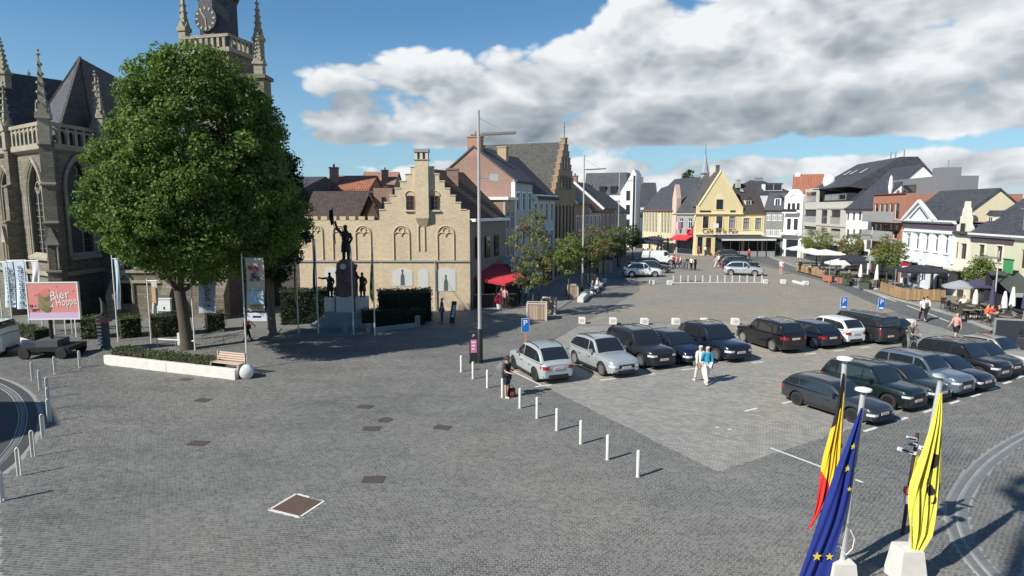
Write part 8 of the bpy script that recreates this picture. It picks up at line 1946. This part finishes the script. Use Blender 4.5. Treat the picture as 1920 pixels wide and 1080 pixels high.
# awning tent at the right edge
g = G(1893, 588, .118); t = thing('awning_tent', 'large dark green awning tent over the tables at the right edge', 'awning', g, R(-8)); z1, z0 = HT(g.y, 515), HT(g.y, 548)
m = M(); m.prism([(-.9, -1.4, z0), (-.9, 1.6, z1), (-.9, 1.6, z1 - .06), (-.9, -1.4, z0 - .06)], (4.4, 0, 0)); m.build('roof', CANV['green'], t); M().box(-.9, 3.5, -1.44, -1.4, z0 - .3, z0).build('valance', CANV['grey'], t)
for x in (-.8, 1.2, 3.4): M().box(x - .04, x + .04, -1.36, -1.28, 0, z0).build('post', DARKW, t)
M().box(-.9, 3.5, 1.62, 1.7, 0, z1 - .1).build('back_panel', CANV['dark'], t)
# furniture: one chair, one table, copied
WICK = flat('dark_wicker', (.05, .042, .036), .8, var=.2); TAB = flat('table_top', (.24, .20, .16), .6, var=.15)
def chair0():
    t = thing('terrace_chair', '', 'chair', (0, 0, 0)); M().box(-.22, .22, -.22, .22, .42, .46).build('seat', WICK, t); M().box(-.22, .22, .19, .23, .46, .88).build('backrest', WICK, t)
    lm = M().box(-.018, .018, -.018, .018, 0, .42).mesh('leg', WICK)
    for x in (-.19, .19):
        for y in (-.19, .19): link('leg', lm, t, (x, y, 0))
    return t
def table0():
    t = thing('terrace_table', '', 'table', (0, 0, 0)); M().lathe([(.38, .70), (.40, .71), (.40, .74), (0, .74)], n=14).build('table_top', TAB, t); M().cyl((0, 0, .02), (0, 0, .7), .035, n=8).build('stem', BLACK, t); M().lathe([(.24, 0), (.24, .02), (.04, .05)], n=10).build('foot', BLACK, t); return t
C0, T0 = chair0(), table0(); first = [True, True]
def put_table(px, py, lab, chairs=(0, 180), z=.118):
    g = G(px, py, z); o = T0 if first[0] else copy_tree(T0); first[0] = False; o.location = g; o['label'] = 'small round table ' + lab; o['category'] = 'table'; o['group'] = 'terrace tables'
    for a in chairs:
        c = C0 if first[1] else copy_tree(C0); first[1] = False; r = R(a); c.location = (g.x + .62 * math.cos(r), g.y + .62 * math.sin(r), z); c.rotation_euler = (0, 0, r - math.pi / 2)
        side = ('right-hand' if math.cos(r) > 0 else 'left-hand') if abs(math.cos(r)) > .7 else ('far' if math.sin(r) > 0 else 'near')
        c['label'] = 'dark wicker chair, %s one at the table %s' % (side, lab); c['category'] = 'chair'; c['group'] = 'terrace chairs'
TB = [(1800, 588, 'left end of the front terrace', (0, 120, 240)), (1822, 592, 'under the purple parasol', (60, 180)), (1838, 600, 'before the folded cream parasol', (0, 170)), (1812, 600, 'second at the kerb of the front terrace', (20, 200)), (1868, 608, 'behind the person in red', (10, 130, 250)), (1885, 614, 'nearest the kerb left of the edge', (0, 180)), (1906, 612, 'below the green awning', (90, 200)), (1840, 588, 'under the green tree', (30, 210)), (1916, 622, 'at the right edge kerb', (0, 180)), (1782, 582, 'beside the wooden fence end', (90, 270)),
      (1530, 515, 'under the big white parasol', (0, 180)), (1560, 522, 'before the small white parasol', (20, 200)), (1585, 530, 'under the dark parasol', (0, 150)), (1605, 536, 'before the plain white house', (0, 180)), (1632, 540, 'under the olive parasol', (0, 180)), (1708, 558, 'behind the wooden fence', (0, 120, 240)), (1740, 560, 'under the black pyramid parasol', (0, 180)), (1510, 508, 'at the far terrace end', (0, 180))]
for a in TB: put_table(*a)
g = G(1856, 606, .118); person('person in bright red top sitting at the kerb terrace', g, 350, 'sit', ('tshirt', 'red'), ('trousers', 'cream'), 'white', 'brown', z=.118)
for i, (x, y, a, f, lab) in enumerate(((1848, 604, 'orange', 340, 'person in orange sitting left of the red one'), (1806, 586, 'white', 200, 'seated guest in white at the front terrace'), (1826, 590, 'black', 30, 'seated guest in black under the purple parasol'), (1536, 514, 'navy', 180, 'seated guest in navy under the big white parasol'), (1566, 521, 'white', 30, 'seated guest in white by the small white parasol'), (1590, 529, 'black', 0, 'seated guest in black under the dark parasol'), (1712, 557, 'grey', 20, 'seated guest in grey behind the wooden fence'), (1874, 607, 'black', 160, 'seated guest in black right of the red one'))):
    person(lab, G(x, y, .118), f, 'sit', ('tshirt', a), ('trousers', 'denim'), 'black', ('brown', 'dark', 'blond')[i % 3], 'seated terrace guests', z=.118)
for i, (x, y, a, f) in enumerate(((1110, 551, 'denim', 300), (1119, 545, 'white', 320))): person(('person in blue' if i == 0 else 'person in white') + ' sitting on the long white block bench', G(x, y), f, 'sit', ('tshirt', a), ('trousers', 'denim'), 'black', 'brown')
# wooden fence panels
FW = flat('fence_wood', (.36, .23, .12), .8, var=.25, rnd=.25)
def fence(label, pts, h, pw=.16, z=.118):
    pts = [G(*p, z) for p in pts]; t = thing('wooden_fence', label, 'fence', pts[0], 0, 'wooden terrace fences'); o = pts[0]; me = M().box(-pw / 2 + .006, pw / 2 - .006, -.015, .015, .06, h).mesh('board', FW)
    for a, b in zip(pts[:-1], pts[1:]):
        d = b - a; L = d.length; n = max(1, round(L / pw)); rz = math.atan2(d.y, d.x)
        for i in range(n): p = a + d * ((i + .5) / n) - o; q = link('board', me, t, p, rz); q.location.z += RNG.uniform(-.02, .04)
        for zz in (.3, h - .15): M().beam(a - o + Vector((0, .03, zz)), b - o + Vector((0, .03, zz)), .04, .08).build('rail', FW, t)
fence('long wooden board fence round the black pyramid parasol', [(1650, 548), (1676, 558), (1700, 564), (1772, 566)], 1.0); fence('short wooden fence behind the long one', [(1640, 540), (1665, 536)], .8); fence('low wooden planter fence at the far terraces', [(1492, 508), (1520, 515), (1545, 522)], .85)
for i, (x, y, w, lab) in enumerate(((1590, 534, 1.0, 'green box planter, left of the pair before the folded parasol'), (1622, 542, 1.0, 'green box planter, right of the pair before the folded parasol'), (1553, 527, 1.1, 'reddish flower box by the street post'), (1582, 532, 1.2, 'orange-brown flower box left of the green planters'))):
    g = G(x, y, .118); t = thing('terrace_planter', lab, 'planter', g, R(-60)); M().box(-w / 2, w / 2, -.25, .25, 0, .62).build('box', flat(('planter_green', 'planter_green', 'planter_rust', 'planter_rust')[i], ((.05, .075, .05), (.05, .075, .05), (.32, .13, .08), (.32, .13, .08))[i], .8, var=.15), t)
    C = RNG.uniform(-1, 1, (240, 3)) * np.array([w / 2, .25, .28]) + np.array([0, 0, .85]); link('leaves', leaf_mesh('leaves', C, RNG.normal(0, 1, (240, 3)), .12, HEDGE), t)
# dark tents at the far left terrace
for i, (px, py, w, lab) in enumerate(((1204, 482, 5.0, 'dark square parasol nearest in the far left terrace'), (1222, 474, 5.5, 'dark square parasol middle of the far left terrace'), (1240, 470, 5.0, 'dark square parasol rightmost in the far left terrace'))): parasol(lab, px, py, w, 2.9, 'dark', z=0, grp='dark parasols at the far left terrace', rz=R(10))
for i, (x, y, a) in enumerate(((1206, 487, 'white'), (1214, 486, 'orange'), (1222, 485, 'red'), (1232, 480, 'white'), (1243, 477, 'black'), (1310, 481, 'red'), (1322, 480, 'white'))): person('far guest in %s, %s from the left along the end of the square' % (a, ORD[i]), G(x, y), 200 + 30 * i, 'stand', ('tshirt', a), ('trousers', 'denim'), 'black', 'brown', 'guests at the far end of the square')
# white beam lying at the street edge
a, b = G(1487, 530), G(1508, 536); t = thing('white_beam', 'white beam lying against the last concrete cube at the street', 'beam', a, math.atan2((b - a).y, (b - a).x)); M().box(0, (b - a).length, -.12, .12, .05, .28).build('beam', CONCW, t); M().box(.3, .6, -.1, .1, 0, .05).build('foot', GALV, t)
# glass bus shelter behind the right-hand row
g = G(1893, 660); t = thing('glass_shelter', 'dark glass shelter panel behind the beige off-roader at the right edge', 'shelter', g, R(-20)); M().box(-.75, .75, -.02, .02, .1, 1.75).build('pane', GLASS, t)
for x in (-.8, .8): M().box(x - .05, x + .05, -.05, .05, 0, 1.85).build('post', GALV, t)
M().box(-.85, .85, -.06, .06, 1.76, 1.86).build('top_rail', GALV, t)
